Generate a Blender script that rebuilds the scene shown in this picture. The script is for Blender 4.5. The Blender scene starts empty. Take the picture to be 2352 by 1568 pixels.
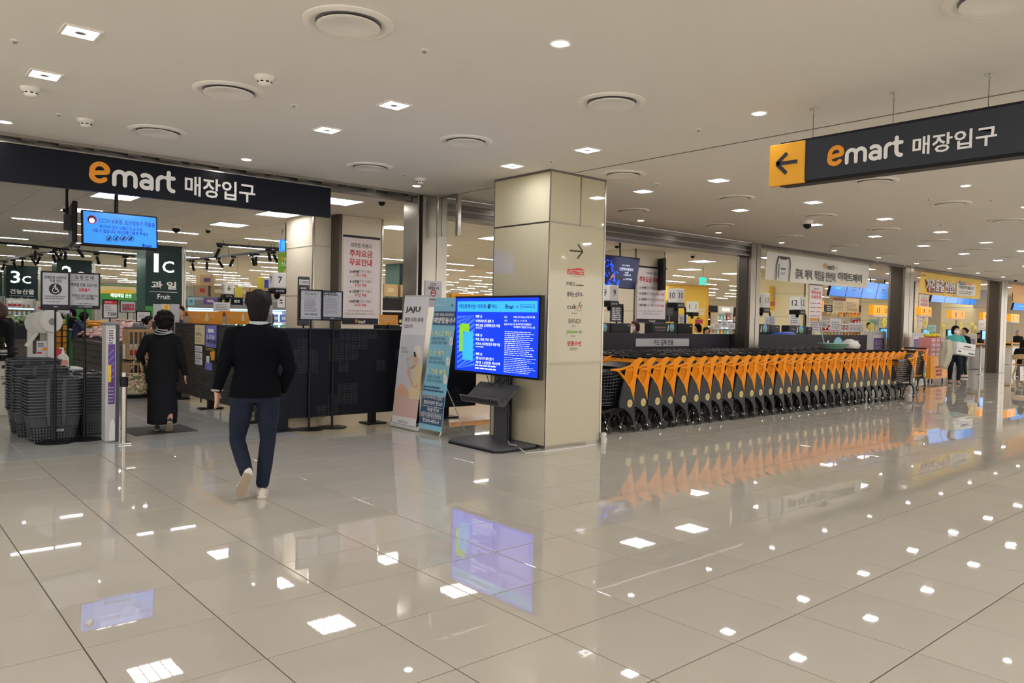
import bpy, bmesh, math, random
from mathutils import Matrix, Vector
random.seed(7)
S = bpy.context.scene
COL = S.collection
PI = math.pi

# ---------------------------------------------------------------- camera, world, exposure
RC = ((0.7573427, -0.0025014, 0.6530128), (-0.6526715, -0.0354552, 0.7568110), (0.0212596, -0.9993681, -0.0284843))
FPX, EYE = 1760.4, Vector((0, 0, 1.516))
cam = bpy.data.cameras.new('camera')
cam.sensor_width = 36.0
cam.lens = FPX / 2352 * 36
cam.clip_end = 300
cam_ob = bpy.data.objects.new('camera', cam)
COL.objects.link(cam_ob)
cam_ob.matrix_world = Matrix([[RC[i][0], -RC[i][1], -RC[i][2], EYE[i]] for i in range(3)] + [[0, 0, 0, 1]])
S.camera = cam_ob
S.view_settings.view_transform = 'Standard'
S.view_settings.look = 'None'
S.view_settings.gamma = 1
S.view_settings.use_curve_mapping = False
S.view_settings.exposure = 1.3
S.cycles.use_denoising = True
S.cycles.use_adaptive_sampling = True
S.cycles.adaptive_threshold = 0.03
S.cycles.max_bounces = 7
S.cycles.diffuse_bounces = 4
S.cycles.glossy_bounces = 4
S.cycles.transmission_bounces = 4
S.cycles.transparent_max_bounces = 7
S.cycles.sample_clamp_indirect = 6
S.cycles.caustics_reflective = False
S.cycles.caustics_refractive = False
W = bpy.data.worlds.new('world')
S.world = W
W.use_nodes = True
WORLD_COL, WORLD_STR = (1.0, 0.945, 0.86), 0.9
W.node_tree.nodes['Background'].inputs[0].default_value = (*WORLD_COL, 1)
W.node_tree.nodes['Background'].inputs[1].default_value = WORLD_STR
L_SQUARE, L_ROUND, L_TROFFER, L_LINEAR = 42.0, 32.0, 6.5, 15.0

# ---------------------------------------------------------------- pixel <-> world measuring
def ray(x, y):
    c = ((x - 1176) / FPX, (y - 784) / FPX, 1)
    return Vector([sum(RC[i][k] * c[k] for k in range(3)) for i in range(3)])
def PY(x, y, Y):
    d = ray(x, y); return EYE + d * (Y / d.y)
def PX(x, y, X):
    d = ray(x, y); return EYE + d * (X / d.x)
def PZ(x, y, z=0.0):
    d = ray(x, y); return EYE + d * ((z - EYE.z) / d.z)
def proj(p):
    q = Vector(p) - EYE
    c = [sum(RC[i][k] * q[i] for i in range(3)) for k in range(3)]
    if c[2] < 0.05: return None
    return (1176 + FPX * c[0] / c[2], 784 + FPX * c[1] / c[2], c[2])
def inview(p, m=60):
    q = proj(p)
    return bool(q) and -m < q[0] < 2352 + m and -m < q[1] < 1568 + m

# ---------------------------------------------------------------- materials
MAT = {}
def lin(h):
    h = h.lstrip('#')
    o = []
    for i in (0, 2, 4):
        c = int(h[i:i + 2], 16) / 255
        o.append(c / 12.92 if c <= 0.04045 else ((c + 0.055) / 1.055) ** 2.4)
    return tuple(o)
def mat(key, color, rough=0.5, metal=0.0, emit=0.0, vary=0.06, scale=6.0, bump=0.0, spec=0.5, alpha=1.0, trans=0.0, ecol=None, coat=0.0, rvary=0.0, stretch=None, obj_rand=0.0):
    m = bpy.data.materials.new(key)
    m.use_nodes = True
    nt = m.node_tree
    b = nt.nodes['Principled BSDF']
    c = lin(color) if isinstance(color, str) else color
    b.inputs['Base Color'].default_value = (*c, 1)
    b.inputs['Roughness'].default_value = rough
    b.inputs['Metallic'].default_value = metal
    b.inputs['Specular IOR Level'].default_value = spec
    b.inputs['Alpha'].default_value = alpha
    b.inputs['Transmission Weight'].default_value = trans
    b.inputs['Coat Weight'].default_value = coat
    if emit > 0:
        b.inputs['Emission Color'].default_value = (*(lin(ecol) if ecol else c), 1)
        b.inputs['Emission Strength'].default_value = emit
    if vary > 0 or bump > 0 or rvary > 0:
        tc = nt.nodes.new('ShaderNodeTexCoord')
        no = nt.nodes.new('ShaderNodeTexNoise')
        no.inputs['Scale'].default_value = scale
        no.inputs['Detail'].default_value = 4
        src = tc.outputs['Object']
        if stretch:
            mp = nt.nodes.new('ShaderNodeMapping')
            mp.inputs['Scale'].default_value = stretch
            nt.links.new(src, mp.inputs['Vector']); src = mp.outputs['Vector']
        nt.links.new(src, no.inputs['Vector'])
        if vary > 0 and emit == 0:
            hs = nt.nodes.new('ShaderNodeHueSaturation')
            hs.inputs['Color'].default_value = (*c, 1)
            mr = nt.nodes.new('ShaderNodeMapRange')
            mr.inputs['To Min'].default_value = 1 - vary; mr.inputs['To Max'].default_value = 1 + vary
            nt.links.new(no.outputs['Fac'], mr.inputs['Value'])
            out = mr.outputs['Result']
            if obj_rand > 0:
                oi = nt.nodes.new('ShaderNodeObjectInfo')
                m2 = nt.nodes.new('ShaderNodeMapRange')
                m2.inputs['To Min'].default_value = 1 - obj_rand; m2.inputs['To Max'].default_value = 1 + obj_rand
                nt.links.new(oi.outputs['Random'], m2.inputs['Value'])
                mu = nt.nodes.new('ShaderNodeMath'); mu.operation = 'MULTIPLY'
                nt.links.new(out, mu.inputs[0]); nt.links.new(m2.outputs['Result'], mu.inputs[1])
                out = mu.outputs[0]
            nt.links.new(out, hs.inputs['Value'])
            nt.links.new(hs.outputs['Color'], b.inputs['Base Color'])
        if rvary > 0:
            m3 = nt.nodes.new('ShaderNodeMapRange')
            m3.inputs['To Min'].default_value = max(0.01, rough - rvary); m3.inputs['To Max'].default_value = rough + rvary
            nt.links.new(no.outputs['Fac'], m3.inputs['Value']); nt.links.new(m3.outputs['Result'], b.inputs['Roughness'])
        if bump > 0:
            bp = nt.nodes.new('ShaderNodeBump')
            bp.inputs['Strength'].default_value = bump
            bp.inputs['Distance'].default_value = 0.01
            nt.links.new(no.outputs['Fac'], bp.inputs['Height']); nt.links.new(bp.outputs['Normal'], b.inputs['Normal'])
    MAT[key] = m
    return m
def nodes(key):
    m = MAT[key]; return m.node_tree, m.node_tree.nodes['Principled BSDF']

mat('ceil', (0.825, 0.785, 0.715), 0.75, vary=0.02, scale=1.5)
mat('ceil_in', (0.80, 0.76, 0.70), 0.8, vary=0.03, scale=2)
mat('tile', (0.55, 0.505, 0.435), 0.02, vary=0.05, scale=2.2, rvary=0.01, bump=0.012, obj_rand=0.035, spec=0.55)
mat('grout', (0.10, 0.085, 0.07), 0.8)
mat('tile_gray', (0.50, 0.505, 0.50), 0.08, vary=0.06, scale=2, obj_rand=0.05, spec=0.5)
mat('tile_cream', (0.62, 0.52, 0.36), 0.15, vary=0.05, scale=2, obj_rand=0.04)
mat('steel', (0.42, 0.385, 0.34), 0.22, 0.9, vary=0.10, scale=3, stretch=(40, 40, 0.6))
mat('steel_dk', (0.115, 0.10, 0.088), 0.3, 0.8, vary=0.10, scale=3, stretch=(40, 40, 0.6))
mat('steel_mid', (0.20, 0.185, 0.17), 0.35, 0.8, vary=0.10, scale=3, stretch=(0.6, 40, 40))
mat('chrome', (0.75, 0.75, 0.74), 0.1, 1.0, vary=0)
mat('clad', (0.52, 0.462, 0.325), 0.045, vary=0.03, scale=1.2, spec=0.75)
mat('clad_in', (0.78, 0.70, 0.56), 0.4, vary=0.03, scale=1)
mat('clad_yel', (0.80, 0.70, 0.44), 0.4, vary=0.03, scale=1)
mat('white', (0.80, 0.80, 0.80), 0.5, vary=0.02)
mat('wht', (0.84, 0.83, 0.82), 0.6, vary=0)
mat('offwhite', (0.78, 0.74, 0.67), 0.5, vary=0.02)
mat('paper', (0.74, 0.72, 0.76), 0.55, vary=0.03, scale=3)
mat('pinkpaper', (0.80, 0.72, 0.74), 0.55, vary=0.02, scale=2)
mat('greypaper', (0.50, 0.51, 0.56), 0.5, vary=0.03, scale=3)
mat('lightgrey', (0.55, 0.55, 0.54), 0.45, vary=0.04)
mat('grey', (0.27, 0.27, 0.28), 0.45, vary=0.05)
mat('midgrey', (0.075, 0.075, 0.085), 0.5, spec=0.3, vary=0.05)
mat('dkgrey', (0.022, 0.0225, 0.026), 0.45, spec=0.3, vary=0.06)
mat('black', (0.006, 0.006, 0.007), 0.4, spec=0.25, vary=0.05)
mat('ink', (0.018, 0.018, 0.024), 0.5, vary=0)
mat('ink_grey', (0.16, 0.16, 0.18), 0.5, vary=0)
mat('navy', (0.0062, 0.0082, 0.015), 0.35, vary=0.04, scale=2, spec=0.15)
mat('navy2', (0.034, 0.038, 0.05), 0.45, vary=0.04, spec=0.25)
mat('navy3', (0.026, 0.022, 0.036), 0.5, spec=0.25, vary=0.03)
mat('panelblue', (0.0055, 0.0068, 0.0125), 0.45, spec=0.2, vary=0.05, scale=2)
mat('panelbrown', (0.055, 0.045, 0.042), 0.45, vary=0.10, scale=3, stretch=(1, 1, 8))
mat('orange', (0.87, 0.33, 0.012), 0.4, vary=0.03)
mat('orange_cart', (0.87, 0.285, 0.002), 0.5, spec=0.2, vary=0.05, scale=3, bump=0.02)
mat('logo_o', (0.85, 0.32, 0.01), 0.45, vary=0)
mat('amber', (0.88, 0.42, 0.02), 0.45, vary=0.02)
mat('yellow', (0.85, 0.55, 0.05), 0.5, vary=0.03)
mat('brightyellow', (0.85, 0.72, 0.05), 0.5, vary=0.02)
mat('red', (0.62, 0.03, 0.035), 0.5, vary=0)
mat('crimson', (0.62, 0.025, 0.06), 0.5, vary=0.02)
mat('maroon', (0.22, 0.02, 0.02), 0.5, vary=0)
mat('pink', (0.78, 0.30, 0.30), 0.5, vary=0.05)
mat('purple', (0.13, 0.055, 0.26), 0.5, vary=0.03)
mat('violet', (0.19, 0.20, 0.62), 0.5, vary=0.03)
mat('green_dk', (0.004, 0.027, 0.029), 0.3, spec=0.3, vary=0.05, scale=2)
mat('green_lt', (0.055, 0.19, 0.15), 0.25, vary=0.10, scale=2)
mat('green', (0.05, 0.30, 0.06), 0.5, vary=0.10)
mat('lime', (0.20, 0.42, 0.05), 0.5, vary=0.03)
mat('cream', (0.74, 0.62, 0.38), 0.5, vary=0.03)
mat('wood', (0.52, 0.33, 0.17), 0.5, vary=0.15, scale=5, stretch=(1, 1, 6), bump=0.05)
mat('woodpale', (0.62, 0.42, 0.20), 0.5, vary=0.10, scale=6, stretch=(4, 4, 1))
mat('wooddark', (0.115, 0.095, 0.085), 0.55, vary=0.20, scale=5, stretch=(1, 1, 10), bump=0.05, obj_rand=0.15)
mat('carton', (0.50, 0.345, 0.19), 0.7, vary=0.08, scale=5, obj_rand=0.22)
mat('plastic_dk', (0.013, 0.0155, 0.020), 0.33, spec=0.4, vary=0.08, scale=4)
mat('plastic_cart', (0.021, 0.021, 0.022), 0.48, spec=0.3, vary=0.06, scale=5)
mat('plastic_basket', (0.060, 0.066, 0.078), 0.36, vary=0.08, scale=4, spec=0.4)
mat('shoe_black', (0.02, 0.02, 0.02), 0.5, vary=0.05)
mat('steel_brz', (0.27, 0.24, 0.205), 0.24, 0.9, vary=0.10, scale=3, stretch=(40, 40, 0.6))
mat('mat_brown', (0.030, 0.021, 0.018), 0.7, vary=0.2, scale=12, bump=0.1)
mat('sofa_print', (0.66, 0.45, 0.42), 0.5, vary=0)
mat('bg_print', (0.60, 0.60, 0.66), 0.55, vary=0)
mat('rubber', (0.02, 0.02, 0.02), 0.5, vary=0.05)
mat('emblem', (0.72, 0.55, 0.16), 0.4, vary=0.02)
mat('blue_art', (0.015, 0.06, 0.55), 0.4, vary=0.05)
mat('skyblue', (0.25, 0.55, 0.72), 0.5, vary=0.03)
mat('slateblue', (0.045, 0.10, 0.20), 0.5, vary=0.03)
mat('teal', (0.10, 0.47, 0.46), 0.8, vary=0.10, bump=0.1, scale=20)
mat('mint', (0.30, 0.62, 0.52), 0.5, vary=0.05)
mat('paleyellow', (0.80, 0.78, 0.35), 0.5, vary=0)
mat('skin', (0.60, 0.345, 0.25), 0.5, vary=0.05, scale=8)
mat('skin_print', (0.72, 0.42, 0.30), 0.5, vary=0)
mat('hair', (0.006, 0.004, 0.0035), 0.6, spec=0.18, vary=0.3, scale=30, bump=0.5, stretch=(3, 3, 0.6))
mat('hair_br', (0.06, 0.022, 0.014), 0.5, vary=0.3, scale=30, bump=0.5)
mat('knit_black', (0.0035, 0.0042, 0.0065), 0.9, vary=0.15, scale=40, bump=0.15, spec=0.08)
mat('cloth_black', (0.006, 0.006, 0.008), 0.8, vary=0.15, scale=20, bump=0.1, spec=0.25)
mat('trousers_navy', (0.013, 0.018, 0.036), 0.85, vary=0.12, scale=9, bump=0.4, spec=0.2)
mat('skirt_char', (0.009, 0.0095, 0.013), 0.8, vary=0.15, scale=8, bump=0.4, spec=0.2, stretch=(3, 3, .5))
mat('vest_navy', (0.018, 0.026, 0.075), 0.45, vary=0.1, scale=10)
mat('trousers_brown', (0.085, 0.055, 0.055), 0.8, vary=0.1, scale=14)
mat('cloth_grey', (0.19, 0.19, 0.22), 0.8, vary=0.08, scale=14)
mat('shirt', (0.42, 0.45, 0.50), 0.7, vary=0.05)
mat('beigecloth', (0.55, 0.50, 0.39), 0.85, vary=0.12, scale=14, bump=0.2)
mat('shoe_white', (0.68, 0.64, 0.56), 0.55, vary=0.05)
mat('sole', (0.42, 0.34, 0.25), 0.6, vary=0.05)
mat('camo', (0.40, 0.35, 0.22), 0.8, vary=0.1)
mat('veg', (0.30, 0.42, 0.20), 0.35, vary=0.3, scale=8, obj_rand=0.3)
mat('bagpink', (0.70, 0.42, 0.38), 0.25, vary=0.45, scale=14, obj_rand=0.2)
mat('fruit', (0.85, 0.36, 0.03), 0.45, vary=0.1, obj_rand=0.12)
mat('glassdark', (0.02, 0.024, 0.012), 0.12, vary=0.1)
mat('jar', (0.66, 0.50, 0.30), 0.35, vary=0.25, scale=9, obj_rand=0.35)
mat('film', (0.75, 0.74, 0.70), 0.35, vary=0.03)
mat('glass', (0.9, 0.95, 0.92), 0.02, trans=1.0, vary=0, spec=0.5)
# things that give off light
mat('lamp_sq', (0.93, 0.96, 1.0), emit=L_SQUARE, vary=0)
mat('lamp_rd', (1.0, 0.97, 0.90), emit=L_ROUND, vary=0)
mat('lamp_troffer', (1.0, 0.98, 0.95), emit=L_TROFFER, vary=0)
mat('lamp_linear', (0.97, 0.99, 1.0), emit=L_LINEAR, vary=0)
mat('lamp_spot', (1.0, 0.93, 0.80), emit=6.0, vary=0)
mat('scr_blue', (0.012, 0.045, 0.75), 0.15, emit=0.425, ecol='#0a35f0', vary=0)
mat('scr_sky', (0.05, 0.30, 0.85), 0.15, emit=0.45, ecol='#2ea4fb', vary=0)
mat('scr_azure', (0.05, 0.2, 0.8), 0.15, emit=0.425, ecol='#2f80ff', vary=0)
mat('scr_night', (0.002, 0.006, 0.05), 0.15, emit=0.175, ecol='#051045', vary=0)
mat('scr_art', (0.01, 0.08, 0.6), 0.2, emit=0.45, ecol='#0b49e8', vary=0)
mat('scr_stripe', (0.05, 0.15, 0.8), 0.2, emit=0.4, ecol='#3f6dff', vary=0)
mat('scr_green', (0.2, 0.5, 0.05), 0.2, emit=0.35, ecol='#7fc41e', vary=0)
mat('scr_white', (0.8, 0.85, 0.95), 0.2, emit=0.375, ecol='#d5e4ff', vary=0)
mat('scr_ink', (0.01, 0.02, 0.10), 0.3, emit=0.04, ecol='#0a1560', vary=0)
mat('scr_panel', (0.03, 0.16, 0.5), 0.2, emit=0.375, ecol='#3c86df', vary=0)
mat('exit_green', (0.02, 0.5, 0.4), 0.3, emit=0.5, ecol='#19c5b0', vary=0)
mat('cool_lit', (0.7, 0.85, 0.95), 0.4, emit=0.7, ecol='#b9e6ff', vary=0)
mat('letter_lit', (0.8, 0.95, 0.8), 0.4, emit=0.5, ecol='#eaffea', vary=0)
mat('mint_lit', (0.3, 0.8, 0.8), 0.4, emit=0.4, ecol='#5fd0d0', vary=0)
mat('lampshade_lit', (0.9, 0.40, 0.02), 0.4, emit=0.225, ecol='#ff9a0c', vary=0)

# brushed camouflage pattern for the shopper's bag, woven from two noise thresholds
nt, b = nodes('camo')
tc = nt.nodes.new('ShaderNodeTexCoord'); no = nt.nodes.new('ShaderNodeTexNoise'); no.inputs['Scale'].default_value = 11
cr = nt.nodes.new('ShaderNodeValToRGB'); cr.color_ramp.interpolation = 'CONSTANT'
for pos, c in ((0.42, (0.13, 0.12, 0.06)), (0.5, (0.46, 0.40, 0.25)), (0.56, (0.22, 0.09, 0.055)), (0.62, (0.60, 0.53, 0.38))):
    e = cr.color_ramp.elements.new(pos); e.color = (*c, 1)
cr.color_ramp.elements[0].color = (0.42, 0.38, 0.23, 1)
nt.links.new(tc.outputs['Object'], no.inputs['Vector']); nt.links.new(no.outputs['Fac'], cr.inputs['Fac']); nt.links.new(cr.outputs['Color'], b.inputs['Base Color'])

# perforated sheet: dot grid painted paler in pixel-like blocks, as light shining through the holes
m = MAT['panelblue'].copy(); m.name = 'perforated'; MAT['perforated'] = m
nt, b = nodes('perforated')
tc = nt.nodes.new('ShaderNodeTexCoord'); sp = nt.nodes.new('ShaderNodeSeparateXYZ'); nt.links.new(tc.outputs['Object'], sp.inputs[0])
def mnode(nt, op, a, bb=None):
    n = nt.nodes.new('ShaderNodeMath'); n.operation = op
    for i, v in enumerate((a, bb)):
        if v is None: continue
        if isinstance(v, (int, float)): n.inputs[i].default_value = v
        else: nt.links.new(v, n.inputs[i])
    return n.outputs[0]
P_ = 0.022
fx = mnode(nt, 'SUBTRACT', mnode(nt, 'FRACT', mnode(nt, 'DIVIDE', sp.outputs[0], P_)), 0.5)
fz = mnode(nt, 'SUBTRACT', mnode(nt, 'FRACT', mnode(nt, 'DIVIDE', sp.outputs[2], P_)), 0.5)
dot = mnode(nt, 'LESS_THAN', mnode(nt, 'ADD', mnode(nt, 'MULTIPLY', fx, fx), mnode(nt, 'MULTIPLY', fz, fz)), 0.055)
wn = nt.nodes.new('ShaderNodeTexNoise'); wn.inputs['Scale'].default_value = 2.6; wn.inputs['Detail'].default_value = 0
sn = nt.nodes.new('ShaderNodeVectorMath'); sn.operation = 'SNAP'; sn.inputs[1].default_value = (0.15, 0.15, 0.15)
nt.links.new(tc.outputs['Object'], sn.inputs[0]); nt.links.new(sn.outputs[0], wn.inputs['Vector'])
blk = mnode(nt, 'GREATER_THAN', wn.outputs['Fac'], 0.60)
f = mnode(nt, 'MULTIPLY', dot, mnode(nt, 'ADD', mnode(nt, 'MULTIPLY', blk, 0.85), 0.03))
mx = nt.nodes.new('ShaderNodeMix'); mx.data_type = 'RGBA'
mx.inputs[6].default_value = (0.0055, 0.0068, 0.0125, 1); mx.inputs[7].default_value = (0.10, 0.095, 0.09, 1)
nt.links.new(f, mx.inputs[0]); nt.links.new(mx.outputs[2], b.inputs['Base Color'])

# suspended store ceiling: square boards with hairline joints
nt, b = nodes('ceil_in')
tc = nt.nodes.new('ShaderNodeTexCoord'); br = nt.nodes.new('ShaderNodeTexBrick')
br.offset = 0.0
for k_, v_ in (('Scale', 1.0), ('Mortar Size', 0.006), ('Brick Width', 0.6), ('Row Height', 0.6)): br.inputs[k_].default_value = v_
br.inputs['Color1'].default_value = (0.80, 0.76, 0.70, 1); br.inputs['Color2'].default_value = (0.78, 0.74, 0.68, 1); br.inputs['Mortar'].default_value = (0.5, 0.46, 0.41, 1)
nt.links.new(tc.outputs['Object'], br.inputs['Vector']); nt.links.new(br.outputs['Color'], b.inputs['Base Color'])

# ---------------------------------------------------------------- mesh builder
def basis(U, V, O):
    U = Vector(U).normalized(); V = Vector(V).normalized(); N = U.cross(V).normalized()
    return Matrix(((U.x, V.x, N.x, O[0]), (U.y, V.y, N.y, O[1]), (U.z, V.z, N.z, O[2]), (0, 0, 0, 1)))
class MB:
    def __init__(self): self.v = []; self.f = []; self.k = []
    def add(self, vs, fs, mk, M=None):
        o = len(self.v)
        self.v += [tuple(M @ Vector(p)) if M else tuple(p) for p in vs]
        for q in fs: self.f.append([i + o for i in q]); self.k.append(mk)
        return self
    def box(self, x0, x1, y0, y1, z0, z1, mk, M=None):
        vs = [(x, y, z) for z in (z0, z1) for y in (y0, y1) for x in (x0, x1)]
        return self.add(vs, [(0, 2, 3, 1), (4, 5, 7, 6), (0, 1, 5, 4), (2, 6, 7, 3), (0, 4, 6, 2), (1, 3, 7, 5)], mk, M)
    def cbox(self, c, s, mk, M=None):
        return self.box(c[0] - s[0] / 2, c[0] + s[0] / 2, c[1] - s[1] / 2, c[1] + s[1] / 2, c[2] - s[2] / 2, c[2] + s[2] / 2, mk, M)
    def bar(self, a, b, w, h, mk, up=(0, 0, 1)):
        a = Vector(a); b = Vector(b); d = b - a; L = d.length; d.normalize()
        s = d.cross(Vector(up))
        if s.length < 1e-4: s = d.cross(Vector((1, 0, 0)))
        s.normalize(); u = s.cross(d)
        vs = [a + s * (w / 2 * i) + u * (h / 2 * j) + d * k for k in (0, L) for j in (-1, 1) for i in (-1, 1)]
        return self.add(vs, [(0, 2, 3, 1), (4, 5, 7, 6), (0, 1, 5, 4), (2, 6, 7, 3), (0, 4, 6, 2), (1, 3, 7, 5)], mk)
    def prism(self, pts, n0, n1, mk, M=None):
        n = len(pts)
        vs = [(p[0], p[1], n0) for p in pts] + [(p[0], p[1], n1) for p in pts]
        fs = [list(range(n))[::-1], list(range(n, 2 * n))] + [(i, (i + 1) % n, n + (i + 1) % n, n + i) for i in range(n)]
        return self.add(vs, fs, mk, M)
    def tube(self, pts, r, mk, n=8, M=None, cap=True):
        pts = [Vector(p) for p in pts]; rs = r if isinstance(r, (list, tuple)) else [r] * len(pts)
        rings = []; s = None
        for i, p in enumerate(pts):
            d = (pts[min(i + 1, len(pts) - 1)] - pts[max(i - 1, 0)]).normalized()
            if s is None:
                s = d.cross(Vector((0, 0, 1)))
                if s.length < 1e-3: s = d.cross(Vector((1, 0, 0)))
            s = (s - d * s.dot(d)).normalized(); u = d.cross(s)
            rings.append([p + s * (rs[i] * math.cos(2 * PI * k / n)) + u * (rs[i] * math.sin(2 * PI * k / n)) for k in range(n)])
        return self.loft(rings, mk, M, cap)
    def loft(self, rings, mk, M=None, cap=True, closed=False):
        n = len(rings[0]); vs = [p for r in rings for p in r]; fs = []
        R = len(rings)
        for i in range(R if closed else R - 1):
            for k in range(n):
                a, b2 = i * n, ((i + 1) % R) * n
                fs.append((a + k, a + (k + 1) % n, b2 + (k + 1) % n, b2 + k))
        if cap and not closed: fs += [list(range(n))[::-1], list(range((R - 1) * n, R * n))]
        return self.add(vs, fs, mk, M)
    def lathe(self, prof, mk, n=20, c=(0, 0, 0), M=None, cap=True):
        rings = [[(c[0] + r * math.cos(2 * PI * k / n), c[1] + r * math.sin(2 * PI * k / n), c[2] + z) for k in range(n)] for r, z in prof]
        return self.loft(rings, mk, M, cap)
    def ball(self, c, r, mk, n=12, m=8, M=None):
        rx, ry, rz = r if isinstance(r, (list, tuple)) else (r, r, r)
        rings = [[(c[0] + rx * math.sin(PI * (j + .02) / (m + .04)) * math.cos(2 * PI * k / n), c[1] + ry * math.sin(PI * (j + .02) / (m + .04)) * math.sin(2 * PI * k / n), c[2] - rz * math.cos(PI * (j + .02) / (m + .04))) for k in range(n)] for j in range(m + 1)]
        return self.loft(rings, mk, M)
    def bounds(self):
        xs = list(zip(*self.v)); return [(min(a), max(a)) for a in xs]
    def mesh(self, name, off=(0, 0, 0), smooth=False):
        me = bpy.data.meshes.new(name)
        me.from_pydata([(p[0] - off[0], p[1] - off[1], p[2] - off[2]) for p in self.v], [], self.f)
        keys = []
        for k in self.k:
            if k not in keys: keys.append(k)
        for k in keys: me.materials.append(MAT[k])
        if len(keys) > 1: me.polygons.foreach_set('material_index', [keys.index(k) for k in self.k])
        if smooth:
            me.polygons.foreach_set('use_smooth', [True] * len(me.polygons))
            try: me.set_sharp_from_angle(angle=math.radians(40))
            except Exception: pass
        me.update()
        return me

def link(name, me, parent=None, loc=(0, 0, 0), rz=0.0):
    o = bpy.data.objects.new(name, me); COL.objects.link(o)
    o.parent = parent; o.location = loc; o.rotation_euler = (0, 0, rz)
    return o
def bev(o, w=0.004, seg=1):
    if w:
        m = o.modifiers.new('bevel', 'BEVEL'); m.width = w; m.segments = seg; m.limit_method = 'ANGLE'; m.angle_limit = math.radians(50)
    return o
def tag(o, label=None, cat=None, group=None, kind=None):
    if label: o['label'] = label
    if cat: o['category'] = cat
    if group: o['group'] = group
    if kind: o['kind'] = kind
    return o
def thing(name, label, cat, loc=(0, 0, 0), rz=0.0, group=None):
    o = bpy.data.objects.new(name, None); COL.objects.link(o)
    o.empty_display_size = 0.1
    o.location = loc; o.rotation_euler = (0, 0, rz)
    return tag(o, label, cat, group)
def part(name, mb, t, local=False, smooth=False, bevel=0.0, label=None):
    """world-space (or local) builder -> child mesh of thing t"""
    off = (0, 0, 0) if local else worldloc(t)
    o = link(name, mb.mesh(name, off, smooth), t)
    bev(o, bevel)
    if label: o['label'] = label
    return o
def worldloc(t):
    v = Vector(t.location)
    while t.parent: t = t.parent; v += Vector(t.location)
    return v
def solo(name, mb, label=None, cat=None, group=None, kind=None, smooth=False, bevel=0.0, parent=None):
    b = mb.bounds(); off = ((b[0][0] + b[0][1]) / 2, (b[1][0] + b[1][1]) / 2, b[2][0])
    if parent is not None:
        w = worldloc(parent)
        o = link(name, mb.mesh(name, off, smooth), parent, tuple(off[i] - w[i] for i in range(3)))
    else: o = link(name, mb.mesh(name, off, smooth), None, off)
    bev(o, bevel)
    return tag(o, label, cat, group, kind)
def copy_tree(o, parent=None):
    c = o.copy(); COL.objects.link(c); c.parent = parent
    for ch in list(o.children): copy_tree(ch, c)
    return c
ORD = 'first second third fourth fifth sixth seventh eighth ninth tenth eleventh twelfth thirteenth fourteenth fifteenth sixteenth seventeenth eighteenth nineteenth twentieth'.split()
def nth(i):
    if i < 20: return ORD[i]
    t = ('twenty', 'thirty', 'forty', 'fifty', 'sixty')[(i + 1) // 10 - 2]; u = (i + 1) % 10
    return (t[:-1] + 'ieth') if u == 0 else t + '-' + ORD[u - 1]

# ---------------------------------------------------------------- lettering
_tc = {}
_keep = bpy.data.curves.new('font_keeper', 'FONT'); _keep.body = ' '
def glyphs(s, bold=0.0):
    key = (s, bold)
    if key in _tc: return _tc[key]
    cu = bpy.data.curves.new('t', 'FONT'); cu.body = s; cu.size = 1; cu.offset = bold
    cu.resolution_u = 2
    ob = bpy.data.objects.new('t', cu)
    me = bpy.data.meshes.new_from_object(ob)
    vs = [(v.co.x, v.co.y) for v in me.vertices]; fs = [list(p.vertices) for p in me.polygons]
    bpy.data.objects.remove(ob); bpy.data.curves.remove(cu); bpy.data.meshes.remove(me)
    if not vs: vs = [(0, 0), (1, 0), (1, 1)]; fs = [[0, 1, 2]]
    x0 = min(p[0] for p in vs); x1 = max(p[0] for p in vs); y0 = min(p[1] for p in vs); y1 = max(p[1] for p in vs)
    r = ([((p[0] - x0) / (x1 - x0), (p[1] - y0) / (y1 - y0)) for p in vs], fs, (x1 - x0) / (y1 - y0))
    _tc[key] = r
    return r
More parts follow.
